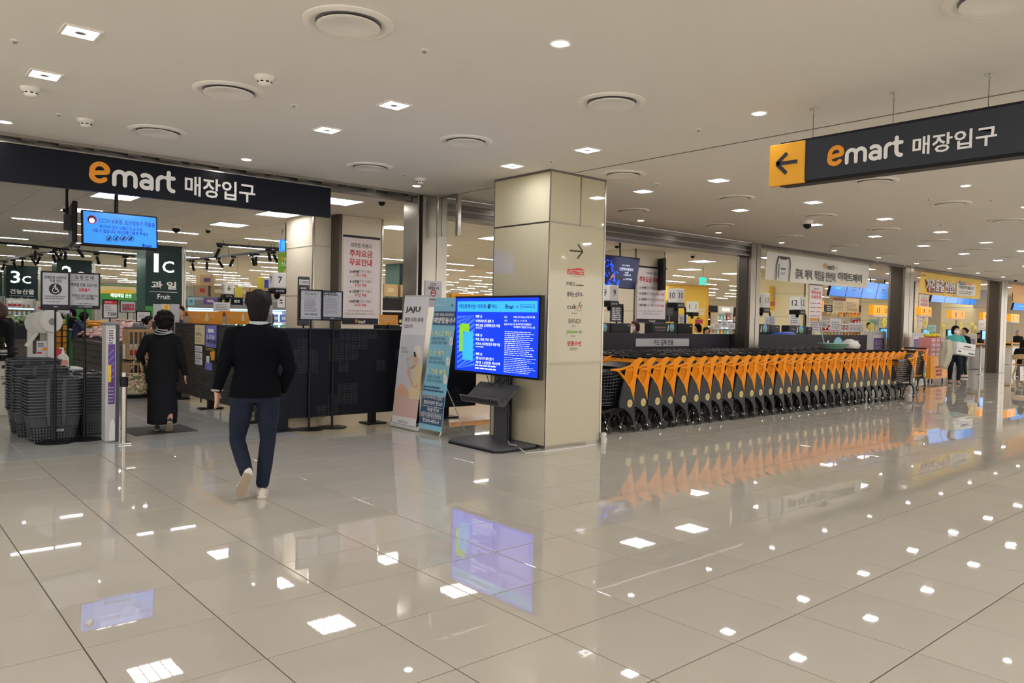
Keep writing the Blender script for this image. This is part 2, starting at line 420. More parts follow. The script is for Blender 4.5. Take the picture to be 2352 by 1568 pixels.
class Plane:
    """a flat face in the room: origin O, U to the viewer's right, V up, N towards the viewer"""
    def __init__(self, O, U, V):
        self.O = Vector(O); self.U = Vector(U).normalized(); self.V = Vector(V).normalized(); self.N = self.U.cross(self.V).normalized()
        self.M = basis(self.U, self.V, self.O)
    def uv(self, x, y):
        d = ray(x, y); t = (self.O - EYE).dot(self.N) / d.dot(self.N); p = EYE + d * t - self.O
        return p.dot(self.U), p.dot(self.V)
    def pt(self, u, v, n=0.0): return self.O + self.U * u + self.V * v + self.N * n
    # sizes measured on the photograph, laid on the plane as an upright rectangle
    def span(self, x0, y0, x1, y1):
        cx, cy = (x0 + x1) / 2, (y0 + y1) / 2
        u0 = self.uv(x0, cy)[0]; u1 = self.uv(x1, cy)[0]; v1 = self.uv(cx, y0)[1]; v0 = self.uv(cx, y1)[1]
        return u0, v0, u1, v1
    def rect(self, mb, x0, y0, x1, y1, mk, n=0.001, d=0.0):
        return self.ruv(mb, *self.span(x0, y0, x1, y1), mk, n, d)
    def ruv(self, mb, u0, v0, u1, v1, mk, n=0.001, d=0.0):
        if d: mb.box(u0, u1, v0, v1, n - d, n, mk, self.M)
        else: mb.add([(u0, v0, n), (u1, v0, n), (u1, v1, n), (u0, v1, n)], [(0, 1, 2, 3)], mk, self.M)
    def txt(self, mb, s, x0, y0, x1, y1, mk='ink', bold=0.0, n=0.002, shear=0.0):
        return self.tuv(mb, s, *self.span(x0, y0, x1, y1), mk, bold, n, shear)
    def tuv(self, mb, s, u0, v0, u1, v1, mk='ink', bold=0.0, n=0.002, shear=0.0):
        vs, fs, _ = glyphs(s, bold)
        mb.add([(u0 + (u1 - u0) * (p[0] + shear * (p[1] - .5)), v0 + (v1 - v0) * p[1], n) for p in vs], fs, mk, self.M)
    def nat(self, mb, s, u, v, h, mk='ink', bold=0.01, n=0.002):
        w = glyphs(s, bold)[2] * h
        self.tuv(mb, s, u - w / 2, v - h / 2, u + w / 2, v + h / 2, mk, bold, n)
    def disc(self, mb, x, y, rpx, mk, n=0.0015, k=20, r0=0.0):
        u0, v0, u1, v1 = self.span(x - rpx, y - rpx, x + rpx, y + rpx)
        self.duv(mb, (u0 + u1) / 2, (v0 + v1) / 2, abs(v1 - v0) / 2, mk, n, k, r0)
    def duv(self, mb, u, v, r, mk, n=0.0015, k=20, r0=0.0, sx=1.0):
        a = [(u + sx * r * math.cos(2 * PI * i / k), v + r * math.sin(2 * PI * i / k), n) for i in range(k)]
        if r0:
            b = [(u + sx * r0 * math.cos(2 * PI * i / k), v + r0 * math.sin(2 * PI * i / k), n) for i in range(k)]
            mb.add(a + b, [(i, (i + 1) % k, k + (i + 1) % k, k + i) for i in range(k)], mk, self.M)
        else: mb.add(a, [list(range(k))], mk, self.M)
    def poly(self, mb, pts, mk, n=0.0015):
        mb.add([(*self.uv(*p), n) for p in pts], [list(range(len(pts)))], mk, self.M)
    def fine(self, mb, x0, y0, x1, y1, rows, mk='ink_grey', n=0.002, fill=0.45, words=5):
        """print too fine to read in the photograph: rows of word-length strokes"""
        u0, v0, u1, v1 = self.span(x0, y0, x1, y1)
        self.fuv(mb, u0, v0, u1, v1, rows, mk, n, fill, words)
    def fuv(self, mb, u0, v0, u1, v1, rows, mk='ink_grey', n=0.002, fill=0.45, words=5):
        st = random.getstate(); random.seed(int(abs(u0 * 977 + v0 * 331 + rows) * 1000))
        h = (v1 - v0) / rows; w = (u1 - u0) / words
        for r in range(rows):
            y = v1 - h * (r + 0.5); e = u0 + (u1 - u0) * random.uniform(.75, 1); x = u0
            while x < e - w * .3:
                l = min(w * random.uniform(.4, 1.1), e - x)
                self.ruv(mb, x, y - h * fill / 2, x + l, y + h * fill / 2, mk, n); x += l + w * .14
        random.setstate(st)
    def logo(self, mb, x0, y0, x1, y1, e='logo_o', m='wht', n=0.003):
        u0, v0, u1, v1 = self.span(x0, y0, x1, y1); w = u1 - u0; h = v1 - v0
        self.luv(mb, u0, v0, w, h, e, m, n)
    def luv(self, mb, u0, v0, w, h, e='logo_o', m='wht', n=0.003):
        self.word(mb, LOGO_E, u0 + .01 * w, v0 + .12 * h, u0 + .25 * w, v0 + h, e, n, .24, .09)
        self.word(mb, LOGO_M, u0 + .285 * w, v0, u0 + w, v0 + .84 * h, m, n)
    def word(self, mb, strokes, u0, v0, u1, v1, mk, n=0.003, t=.25, slant=0.0):
        """rounded letters drawn as even-width strokes, fitted to a box"""
        P = [p for s in strokes for p in s]; r = t / 2
        x0, x1 = min(p[0] for p in P) - r, max(p[0] for p in P) + r; y0, y1 = min(p[1] for p in P) - r, max(p[1] for p in P) + r
        f = lambda x, y, n=n: (u0 + (u1 - u0) * ((x - x0) / (x1 - x0) + slant * ((y - y0) / (y1 - y0) - .5)), v0 + (v1 - v0) * (y - y0) / (y1 - y0), n)
        n0 = n
        for s in strokes:
            n = n0 = n0 + .0006; L, R_ = [], []
            for i, p in enumerate(s):
                a, b = s[max(i - 1, 0)], s[min(i + 1, len(s) - 1)]; d = Vector((b[0] - a[0], b[1] - a[1])).normalized()
                L.append((p[0] - d.y * r, p[1] + d.x * r)); R_.append((p[0] + d.y * r, p[1] - d.x * r))
            k = len(s); mb.add([f(p[0], p[1], n) for p in L + R_], [(k + i, k + i + 1, i + 1, i) for i in range(k - 1)], mk, self.M)
            for j, p in enumerate((s[0], s[-1])): mb.add([f(p[0] + r * .98 * math.cos(2 * PI * q / 12), p[1] + r * .98 * math.sin(2 * PI * q / 12), n + .0002 * (j + 1)) for q in range(12)], [list(range(12))], mk, self.M)
def _arc(cx, cy, rx, ry, a0, a1, k=10): return [(cx + rx * math.cos(math.radians(a0 + (a1 - a0) * i / k)), cy + ry * math.sin(math.radians(a0 + (a1 - a0) * i / k))) for i in range(k + 1)]
LOGO_M = [[(.12, .12), (.12, .58)] + _arc(.42, .60, .30, .30, 180, 0) + [(.72, .12)], _arc(1.02, .60, .30, .30, 180, 0) + [(1.32, .12)],
          [(1.72, .84)] + _arc(1.92, .62, .34, .28, 105, 0) + [(2.26, .12)], _arc(1.96, .33, .30, .21, 0, 360, 18),
          [(2.62, .12), (2.62, .58)] + _arc(2.88, .60, .26, .30, 180, 85), [(3.28, 1.22), (3.28, .42)] + _arc(3.55, .42, .27, .30, 180, 275), [(3.12, .90), (3.58, .90)]]
LOGO_E = [[(.20, .50), (.76, .59)], [(.76, .59)] + _arc(.47, .66, .32, .33, -6, 178, 14) + [(.15, .60)], _arc(.47, .45, .33, .33, 172, 318, 12)]
def planeY(Y): return Plane((0, Y, 0), (1, 0, 0), (0, 0, 1))
def planeX(X): return Plane((X, 0, 0), (0, -1, 0), (0, 0, 1))
# ================================================================ the setting
ZC = 3.27
TP, TX0, TY0 = 0.5965, 0.1921, 5.0059
YT = 8.965                       # where the polished hall tiles meet the shop's floor
fl = MB().box(-7, 42, -7, 9.6, -0.12, -0.004, 'grout')
floor = tag(link('floor', fl.mesh('floor')), 'polished beige tiled hall floor', kind='structure')
def tile_mb(w, d, mk):
    m = MB(); g = 0.0032; c = 0.0016
    lo = [(g, g, -.03), (w - g, g, -.03), (w - g, d - g, -.03), (g, d - g, -.03)]
    mi = [(x, y, -c * .6) for x, y, z in lo]
    up = [(g + c, g + c, 0), (w - g - c, g + c, 0), (w - g - c, d - g - c, 0), (g + c, d - g - c, 0)]
    return m.add(lo + mi + up, [(0, 1, 5, 4), (1, 2, 6, 5), (2, 3, 7, 6), (3, 0, 4, 7), (4, 5, 9, 8), (5, 6, 10, 9), (6, 7, 11, 10), (7, 4, 8, 11), (8, 9, 10, 11)], mk)
tile_me = tile_mb(TP, TP, 'tile').mesh('tile')
edge_d = YT - (TY0 + 6 * TP)
edge_me = tile_mb(TP, edge_d, 'tile').mesh('tile_cut')
cells = []
for i in range(-11, 69):
    for j in range(-18, 7):
        x = TX0 + i * TP; y = TY0 + j * TP
        q = proj((x + TP / 2, y + TP / 2, 0))
        vis = q and -120 < q[0] < 2472 and q[1] < 1700
        cells.append((0 if vis else 1, (q[2] if q else 99), x, y, j))
cells.sort()
far = MB()
rt = random.Random(3)
for n_, (nv, d_, x, y, j) in enumerate(cells):
    if n_ < 300 and nv == 0:
        o = link('tile', tile_me if j < 6 else edge_me, floor, (x, y, 0))
        o.rotation_euler = (rt.uniform(-1, 1) * .0009, rt.uniform(-1, 1) * .0009, 0)
    else:
        t = tile_mb(TP, TP if j < 6 else edge_d, 'tile')
        far.add(t.v, t.f, 'tile', Matrix.Translation((x, y, rt.uniform(-.0004, .0002))))
tag(link('tile_field', far.mesh('tile_field'), floor), kind='stuff')
# shop floor: grey tiles at the entrance, pale ones beyond
sf = MB().box(-3, 60, 9.6, 56, -0.12, -0.004, 'tile_cream').box(-7, 42, YT, 9.6, -0.003, -0.001, 'tile_cream')
floor2 = tag(link('floor_shop', sf.mesh('floor_shop')), 'shop floor behind the entrance', kind='structure')
gt_me = tile_mb(TP, TP, 'tile_gray').mesh('tile_gray'); ct_me = tile_mb(TP, TP, 'tile').mesh('tile_pale')
gf = MB(); pf = MB(); cnt = 0
for j in range(0, 34):
    for i in range(-3, 8):
        x = .16 + i * TP; y = YT + j * TP
        xr = 4.1
        if x > xr or x + TP < 0.11 * y - 1.0: continue
        if j < 16: link('tile_gray', gt_me, floor2, (x, y, 0)); cnt += 1
        else:
            t = tile_mb(TP, TP, 'tile_gray'); gf.add(t.v, t.f, 'tile_gray', Matrix.Translation((x, y, 0)))
for j in range(0, 6):                       # far right the hall's pale tiles run on between the pillars
    for i in range(30, 64):
        t = tile_mb(TP, TP, 'tile'); pf.add(t.v, t.f, 'tile', Matrix.Translation((TX0 + i * TP, YT + j * TP, 0)))
tag(link('tile_gray_field', gf.mesh('tile_gray_field'), floor2), kind='stuff')
tag(link('tile_pale_field', pf.mesh('tile_pale_field'), floor2), kind='stuff')

solo('ceiling', MB().box(-7, 42, -7, 9.16, ZC, ZC + .1, 'ceil'), 'flat painted hall ceiling', kind='structure')
solo('ceiling_shop', MB().box(-3, 60, 9.44, 56, ZC, ZC + .1, 'ceil_in'), 'boarded shop ceiling', kind='structure')
solo('trim_joint', MB().box(6.485, 6.50, -7, 9.16, ZC - .004, ZC, 'steel_mid').box(6.50, 6.515, -7, 9.16, ZC - .006, ZC, 'ceil'), kind='structure')
solo('wall_back', MB().box(-3, 60, 54, 54.2, 0, ZC, 'lightgrey'), kind='structure')
solo('wall_right', MB().box(48, 48.2, 9.6, 54, 0, ZC, 'clad_in'), kind='structure')
solo('wall_left', MB().box(-3, -2.8, 9.6, 54, 0, ZC, 'white'), kind='structure')

# shutter headers over the openings
m = MB()
m.box(-7, 6.06, 9.13, 9.17, ZC - .03, ZC, 'steel').box(-7, 6.06, 9.17, 9.30, ZC - .004, ZC + .1, 'black').box(-7, 6.06, 9.30, 9.45, ZC - .09, ZC, 'steel_mid')
for k in range(22):
    m.box(-1 + k * .33, -1 + k * .33 + (.05 + .09 * ((k * 7) % 3)), 9.17, 9.19, ZC - .05, ZC - .02, 'steel_dk')
solo('trim_header_left', m, kind='structure')
m = MB()
for z0, z1, y0, mk in ((3.20, 3.27, 9.18, 'steel_mid'), (3.12, 3.20, 9.23, 'steel_dk'), (3.10, 3.12, 9.20, 'steel_mid'), (3.02, 3.10, 9.23, 'steel_dk'), (2.985, 3.02, 9.19, 'steel_mid')):
    m.box(6.58, 14.62, y0, 9.45, z0, z1, mk)
solo('trim_header_middle', m, kind='structure')
m = MB()
for xa, xb in ((15.0, 22.3), (23.0, 30.35), (31.0, 40)):
    m.box(xa, xb, 9.14, 9.17, ZC - .075, ZC, 'steel_dk').box(xa, xb, 9.17, 9.45, ZC - .06, ZC, 'steel_mid')
solo('trim_header_right', m, kind='structure')

# steel door pillars between the openings
def steel_pillar(xa, xb, yb, label, split=.55):
    t = thing('door_pillar', label, 'pillar', ((xa + xb) / 2, 9.3, 0)); t['kind'] = 'structure'
    xs = xa + (xb - xa) * split
    part('cladding', MB().box(xa, xs - .012, 9.14, yb, 0, ZC, 'steel_brz').box(xs + .012, xb, 9.14, yb, 0, ZC, 'steel_brz'), t, bevel=.006)
    part('guide_channel', MB().box(xa - .03, xa, 9.22, yb - .08, 0, ZC, 'steel_dk').box(xs - .012, xs + .012, 9.16, yb, 0, ZC, 'black'), t)
    return t
# left pillar: dark shutter guide, broad face and the return that turns towards the glass smoke screen
t = thing('door_pillar', 'stainless steel corner pillar with a dark guide beside the banner stands', 'pillar', (6.25, 9.2, 0)); t['kind'] = 'structure'
part('guide_channel', MB().box(6.075, 6.10, 9.14, 9.5, 0, ZC, 'steel').box(6.10, 6.165, 9.17, 9.5, 0, ZC, 'black').box(6.165, 6.195, 9.14, 9.5, 0, ZC, 'steel'), t)
part('cladding', MB().box(6.195, 6.41, 9.14, 9.5, 0, ZC, 'steel'), t, bevel=.006)
part('return_panel', MB().box(6.42, 6.60, 9.14, 9.5, 0, ZC, 'steel'), t, bevel=.006)
notice = MB(); pl = planeY(9.135)
pl.rect(notice, 976, 645, 1014, 705, 'paper', n=.004, d=.004)
pl.txt(notice, 'CCTV', 988, 650, 1002, 657, 'ink', .02, .006); pl.txt(notice, '녹화중입니다', 982, 658, 1008, 665, 'ink', .03, .006)
pl.disc(notice, 995, 673, 8, 'crimson', .005); pl.disc(notice, 995, 673, 5.5, 'wht', .0055); pl.rect(notice, 989, 671, 1001, 674, 'crimson', .006)
pl.fine(notice, 984, 685, 1006, 690, 1, 'ink', .006)
solo('notice', notice, 'small white recording notice stuck on the steel corner pillar', 'notice')
steel_pillar(14.62, 14.99, 9.5, 'stainless steel pillar left of the white pay banner')
steel_pillar(22.42, 23.02, 9.6, 'stainless steel pillar between the white and the yellow banner')
steel_pillar(30.40, 31.0, 9.6, 'stainless steel pillar right of the yellow banner')

# glass smoke screen hung from the ceiling beside the left pillar
t = thing('smoke_screen', 'clear glass smoke screen hanging from ceiling beside the steel pillar', 'screen', (6.5, 8.9, 2.68)); t['kind'] = 'structure'
part('glass_pane', MB().box(6.495, 6.505, 8.78, 9.13, 2.70, ZC, 'glass'), t)
part('edge_post', MB().box(6.47, 6.53, 8.72, 8.78, 2.68, ZC, 'steel'), t, bevel=.004)

# ---------------------------------------------------------------- piers and green aisle columns inside the shop
t = thing('pier', 'cream clad pier carrying the tall parking fee poster behind the dark panel', 'pier', (6.7, 12.5, 0)); t['kind'] = 'structure'
part('cladding', MB().box(6.42, 7.24, 12.03, 13.2, 0, ZC, 'clad_in'), t, bevel=.008)
part('side_cladding', MB().box(6.05, 6.38, 12.3, 13.4, 0, ZC, 'clad_in'), t, bevel=.008)
m = MB()
for z in (1.86, 2.72): m.box(6.044, 6.385, 12.294, 13.4, z, z + .008, 'grey')
part('joint', m, t)
part('corner_trim', MB().box(6.375, 6.43, 12.0, 12.5, 0, ZC, 'steel_dk').box(7.23, 7.26, 12.01, 12.1, 0, ZC, 'steel').box(6.03, 6.06, 12.28, 12.32, 0, ZC, 'steel'), t)
def pier(x0, x1, y0, y1, mk, label):
    t = thing('pier', label, 'pier', ((x0 + x1) / 2, (y0 + y1) / 2, 0)); t['kind'] = 'structure'
    part('cladding', MB().box(x0, x1, y0, y1, 0, ZC, mk), t, bevel=.008)
    m = MB()
    for z in (.9, 1.78, 2.5): m.box(x0 - .004, x1 + .004, y0 - .004, y1, z, z + .010, 'grey')
    part('joint', m, t)
    part('corner_trim', MB().box(x0 - .012, x0 + .02, y0 - .012, y0 + .02, 0, ZC, 'steel_dk').box(x1 - .02, x1 + .012, y0 - .012, y0 + .02, 0, ZC, 'steel'), t)
    return t
pier(14.2, 15.3, 12.0, 13.4, 'clad_in', 'cream clad pier behind the wall mounted advertising screen')
pier(22.2, 23.25, 12.0, 13.6, 'clad_yel', 'yellow cream clad pier below the white pay banner')
pier(30.3, 31.6, 12.0, 14.0, 'clad_yel', 'cream clad pier behind the yellow banner')
pier(38.4, 39.6, 12.0, 14.0, 'clad_yel', 'cream clad pier at the far right between the tills')
def aisle_column(x0, x1, y0, y1, label, num=None, sub=None, eng=None, px=None, zb=1.68, body='green_lt', side='green_lt'):
    t = thing('aisle_column', label, 'column', ((x0 + x1) / 2, (y0 + y1) / 2, 0)); t['kind'] = 'structure'
    part('core', MB().box(x0 + .02, x1 - .02, y0 + .02, y1, 0, ZC, side), t)
    part('front_panel', MB().box(x0, x1, y0 - .03, y0, zb, ZC, 'green_dk'), t, bevel=.006)
    part('lower_panel', MB().box(x0, x1, y0 - .02, y0, 0, zb - .01, 'green'), t)
    part('steel_edge', MB().box(x1 + .02, x1 + .06, y0 - .03, y0 + .05, 0, ZC, 'steel').box(x1 + .075, x1 + .115, y0 - .03, y0 + .05, 0, ZC, 'steel'), t)
    if num:
        pl = planeY(y0 - .032); m = MB()
        w = x1 - x0; cx = (x0 + x1) / 2
        pl.tuv(m, num[0], cx - (.285 if num[0] == '1' else .36) * w, 2.56, cx - (.155 if num[0] == '1' else .06) * w, 3.05, 'letter_lit', .012); pl.tuv(m, num[1], cx - (.05 if num[0] == '1' else 0) * w, 2.56, cx + .28 * w, 2.87, 'letter_lit', .015)
        if sub: pl.tuv(m, sub, cx - len(sub) * .105, 2.12, cx + len(sub) * .105, 2.33, 'wht', .03)
        pl.ruv(m, x0 + .1 * w, 2.045, x1 - .12 * w, 2.056, 'wht')
        if sub: pl.tuv(m, eng, cx - len(eng) * .032, 1.86, cx + len(eng) * .032, 1.99, 'wht', .012)
        part('lettering', m, t)
    return t
def cx_(a, b_, Y): pl = planeY(Y); return pl.uv(a, 640)[0], pl.uv(b_, 640)[0]
aisle_column(*cx_(335, 417, 21.37), 21.4, 22.3, 'tall dark green column marked 1C for fruit', ('1', 'C'), '과 일', 'Fruit')
aisle_column(*cx_(130, 211, 30.27), 30.3, 31.2, 'dark green column marked 2C behind the black framed notices', ('2', 'C'), '', '')
aisle_column(*cx_(14, 87, 36.5), 36.53, 37.4, 'dark green column marked 3C for dried produce, far back', ('3', 'C'), '건농산물', 'Dried Produce')
aisle_column(*cx_(-60, 6, 44.5), 44.53, 45.3, 'dark green column at the far left edge, farthest back')
aisle_column(13.55, 14.55, 21.4, 22.3, 'dark teal green column left of the steel corner pillar')
aisle_column(28.6, 30.6, 33.5, 34.3, 'low green wall panel far behind the yellow column', zb=2.2)
t = thing('event_column', 'broad yellow column lettered event zone behind the tills', 'column', (29.4, 22.0, 0)); t['kind'] = 'structure'
pl = planeY(21.4)
u0, v0, u1, v1 = pl.span(1564, 660, 1629, 790)
part('cladding', MB().box(u0, u1 - .25, 21.4, 22.6, 0, ZC, 'yellow'), t, bevel=.02)
part('edge_panel', MB().box(u1 - .25, u1, 21.45, 22.6, 0, ZC, 'amber'), t)
m = MB(); pl.txt(m, 'event', 1600, 706, 1619, 715, 'wht', .02); pl.txt(m, 'zone', 1602, 716, 1618, 724, 'wht', .02); pl.fine(m, 1600, 728, 1611, 733, 1, 'ink', .002, .6, 2)
part('lettering', m, t)

# ---------------------------------------------------------------- the glass clad column in the hall
X0, X1, Y0, Y1 = 6.15, 7.09, 6.50, 7.52
t = thing('glass_clad_column', 'square column clad in glossy beige back-painted glass with a shop directory', 'column', ((X0 + X1) / 2, (Y0 + Y1) / 2, 0)); t['kind'] = 'structure'
part('core', MB().box(X0 + .02, X1 - .02, Y0 + .02, Y1 - .02, 0, ZC, 'grey'), t)
for a in ((X0 + .008, X1 - .012, Y0, Y0 + .012, .045, 2.655), (X0 + .008, 6.645, Y0, Y0 + .012, 2.675, 3.245), (6.665, X1 - .012, Y0, Y0 + .012, 2.675, 3.245),
          (X0, X0 + .012, Y0 + .008, Y1 - .008, .045, 2.655), (X0, X0 + .012, Y0 + .008, Y1 - .008, 2.675, 3.245)):
    part('glass_panel', MB().box(*a, 'clad'), t)
m = MB()
m.box(X0 - .004, X0 + .010, Y0 - .004, Y0 + .010, 0, 3.26, 'steel').box(X0 - .004, X0 + .012, Y1 - .012, Y1 + .004, 0, 3.26, 'steel').box(X1 - .012, X1 + .004, Y0 - .006, Y0 + .012, 0, 3.26, 'steel')
m.box(6.645, 6.665, Y0 - .004, Y0 + .01, 2.66, 3.25, 'steel_mid')
part('metal_edge', m, t)
m = MB(); m.box(X0, X1, Y0 + .002, Y0 + .012, 2.655, 2.675, 'steel').box(X0 + .002, X0 + .012, Y0, Y1, 2.655, 2.675, 'steel_dk')
m.box(X0 - .006, X1 + .006, Y0 - .006, Y0 + .02, 3.245, 3.27, 'steel_mid').box(X0 - .006, X0 + .02, Y0, Y1 + .006, 3.245, 3.27, 'steel_mid')
part('joint_trim', m, t)
part('plinth', MB().box(X0 + .004, X1, Y0 - .002, Y1, 0, .045, 'steel'), t)
part('cable_trunking', MB().box(X1 + .004, X1 + .024, Y0 + .004, Y0 + .05, .06, 3.2, 'white'), t)
part('side_panel', MB().box(X1 - .005, X1 + .002, Y0 + .012, Y1, .045, 3.245, 'clad'), t)
pl = planeY(Y0); m = MB(); k_ = 120 / 627
def D(x, y): return (1270 + x * k_, 530 + y * k_)
def DT(s, x0, y0, x1, y1, mk, bold=0, sh=0): pl.txt(m, s, *D(x0, y0), *D(x1, y1), mk, bold, .002, sh)
a, b_, c_, d_ = pl.uv(*D(202, 236)), pl.uv(*D(356, 250)), pl.uv(*D(300, 160)), pl.uv(*D(294, 330))
for p, q in ((a, b_), (c_, b_), (d_, b_)): m.bar(pl.pt(*p, .002), pl.pt(*q, .002), .018, .003, 'ink', up=pl.N)
pl.poly(m, [D(*p) for p in ((168, 476), (172, 462), (200, 456), (222, 462), (245, 450), (262, 458), (285, 446), (310, 452), (322, 445), (350, 462), (372, 468), (382, 482), (340, 474), (210, 470))], 'red')
DT('OUTBACK', 167, 482, 380, 530, 'red', .045); DT('STEAKHOUSE', 210, 537, 340, 554, 'pink')
DT('MIES', 163, 613, 265, 656, 'ink', .0); DT('container', 275, 641, 372, 662, 'ink', .03, .1)
DT('숨쉬는 순두부', 168, 730, 350, 790, 'ink', .02); pl.disc(m, *D(357, 778), 1.6, 'maroon', .002)
DT('cuk', 172, 880, 286, 937, 'ink', .01); DT('r', 332, 890, 352, 937, 'ink', .01); DT('by PROFIT', 255, 952, 352, 966, 'ink_grey'); pl.fine(m, *D(226, 982), *D(298, 996), 1, 'ink_grey', .002, .5, 3)
pl.duv(m, *pl.uv(*D(308, 916)), .020, 'pink', .002); m.bar(pl.pt(*pl.uv(*D(308, 910)), .003), pl.pt(*pl.uv(*D(331, 848)), .003), .008, .002, 'maroon', up=pl.N)
DT('BANDI', 188, 1054, 328, 1108, 'ink', -.005); pl.fine(m, *D(222, 1134), *D(292, 1150), 1, 'ink_grey', .002, .5, 3)
DT('photo is', 162, 1188, 347, 1240, 'lime', .03); pl.fine(m, *D(216, 1254), *D(296, 1270), 1, 'ink_grey', .002, .5, 3)
DT('명품수선', 172, 1322, 336, 1380, 'red', .03); pl.fine(m, *D(200, 1398), *D(305, 1436), 2, 'ink_grey', .002, .5, 4)
part('lettering', m, t)

# ---------------------------------------------------------------- ceiling fittings
LX = [1.10 + 2.305 * k for k in range(-2, 14)]
rows = {'sq': ((5.50, 'the row of square lights nearer the viewer'), (6.68, 'the square light row nearer the shop front'), (-0.6, 'near row'), (.9, 'near row')),
        'rd': ((3.54, 'the round light row over the aisle'), (8.63, 'the round light row along the shop front'), (-2.2, 'near row'))}
def square_light(x, y):
    t = thing('downlight', '', 'ceiling light', (x, y, ZC))
    m = MB(); h = .108
    for a in ((-h, h, -h, -.09), (-h, h, .09, h), (-h, -.09, -.09, .09), (.09, h, -.09, .09)): m.box(*a, -.010, 0, 'ceil')
    part('frame', m, t, local=True)
    part('diffuser', MB().box(-.09, .09, -.09, .09, -.004, 0, 'lamp_sq'), t, local=True)
    part('lens', MB().lathe([(.0, -.004), (.034, -.004), (.033, -.010), (.0, -.011)], 'grey', 16), t, local=True)
    return t
def round_light(x, y):
    t = thing('downlight', '', 'ceiling light', (x, y, ZC))
    part('ring', MB().lathe([(.052, 0), (.068, 0), (.066, -.007), (.052, -.005)], 'white', 24, cap=False), t, local=True, smooth=True)
    part('diffuser', MB().lathe([(.0, -.002), (.052, -.002), (.04, -.007), (.0, -.008)], 'lamp_rd', 20), t, local=True)
    return t
psq = prd = None
RN = {5.50: 'the nearer square row', 6.68: 'the farther square row', -0.6: 'the row behind the viewer', .9: 'the row above the viewer', 3.54: 'the aisle row', 8.63: 'the shop front row', -2.2: 'the rearmost row'}
for kind, rr in rows.items():
    for y, rl in rr:
        n_ = 0
        for k, x in enumerate(LX):
            vis = inview((x, y, ZC), 20)
            if kind == 'sq':
                o = square_light(x, y) if psq is None else copy_tree(psq)
                psq = psq or o
            else:
                o = round_light(x, y) if prd is None else copy_tree(prd)
                prd = prd or o
            o.location = (x, y, ZC)
            w = 'square' if kind == 'sq' else 'round'
            if vis:
                o['label'] = f'{w} recessed downlight, {nth(n_)} from left in {rl}'; n_ += 1
            else: o['label'] = f'{w} recessed downlight outside the picture, {nth(k)} in {RN[y]}'
            o['group'] = w + ' recessed downlights'
def diffuser(x, y):
    t = thing('air_diffuser', '', 'air vent', (x, y, ZC))
    part('flange', MB().lathe([(.268, 0), (.268, -.008), (.24, -.020), (.225, -.018), (.205, -.004), (.17, .0)], 'ceil', 36, cap=False), t, local=True, smooth=True)
    part('throat', MB().lathe([(.21, -.003), (.0, -.002)], 'grey', 24, cap=False), t, local=True)
    part('core_plate', MB().lathe([(.155, -.006), (.188, -.022), (.188, -.027), (.16, -.030), (.125, -.020), (.0, -.014)], 'ceil', 32, cap=False), t, local=True, smooth=True)
    return t
pd = None; n_ = 0
for y, rl in ((6.10, 'middle vent row'), (4.18, 'vent row nearer the viewer'), (7.95, 'vent row nearer the shop front'), (1.45, 'vent row over the sign'), (-.8, 'near vent row')):
    n_ = 0
    for k, x in enumerate([2.26 + 2.345 * i for i in range(-1, 13)]):
        if k == 3 and y in (4.18, 7.95, 1.45): continue
        vis = inview((x, y, ZC), 40)
        if not vis: continue
        o = diffuser(x, y) if pd is None else copy_tree(pd)
        pd = pd or o; o.location = (x, y, ZC)
        o['label'] = f'round cream air diffuser, {nth(n_)} from left in the {rl}'; n_ += 1
        o['group'] = 'round air diffusers in the hall ceiling'
def detector(x, y):
    t = thing('smoke_detector', '', 'smoke detector', (x, y, ZC))
    part('base', MB().lathe([(.075, 0), (.075, -.010), (.06, -.030), (.055, -.032)], 'offwhite', 20), t, local=True, smooth=True)
    part('chamber', MB().lathe([(.052, -.030), (.050, -.050), (.035, -.066), (.012, -.070)], 'offwhite', 20), t, local=True, smooth=True)
    m = MB()
    for k in range(8): m.cbox((0, -.049, 0), (.022, .006, .010), 'black', Matrix.Translation((0, 0, -.043)) @ Matrix.Rotation(k * PI / 4, 4, 'Z'))
    part('vent_slot', m, t, local=True)
    return t
pdet = None
for (px, py), lab in (((608, 176), 'beside the second ceiling vent from the left'), ((70, 202), 'below the square lights at far left'), ((197, 275), 'above the left shop sign'), ((966, 410), 'above the steel corner pillar'), ((1855, 513), 'above the right steel pillar'), ((2010, 600), 'above the white banner\'s right end')):
    p = PZ(px, py, ZC); o = detector(0, 0) if pdet is None else copy_tree(pdet); pdet = pdet or o
    o.location = p; o['label'] = 'cream round smoke detector on the ceiling ' + lab; o['group'] = 'smoke detectors'
psp = None
for i, (px, py) in enumerate(((34, 93), (975, 115), (135, 262), (675, 241), (1604, 297), (1266, 369), (929, 399), (1508, 421), (2134, 457), (1827, 484), (2275, 459), (2160, 515))):
    p = PZ(px, py, ZC)
    if psp is None:
        t = thing('sprinkler', '', 'sprinkler', p)
        part('escutcheon', MB().lathe([(.03, 0), (.03, -.004), (.012, -.008)], 'ceil', 14), t, local=True)
        part('cap', MB().lathe([(.012, -.006), (.013, -.018), (.0, -.020)], 'grey', 10), t, local=True); psp = t; o = t
    else: o = copy_tree(psp)
    o.location = p; o['group'] = 'sprinkler heads'
    o['label'] = f'tiny concealed sprinkler head in the hall ceiling, {nth(i)} counted from the left front'
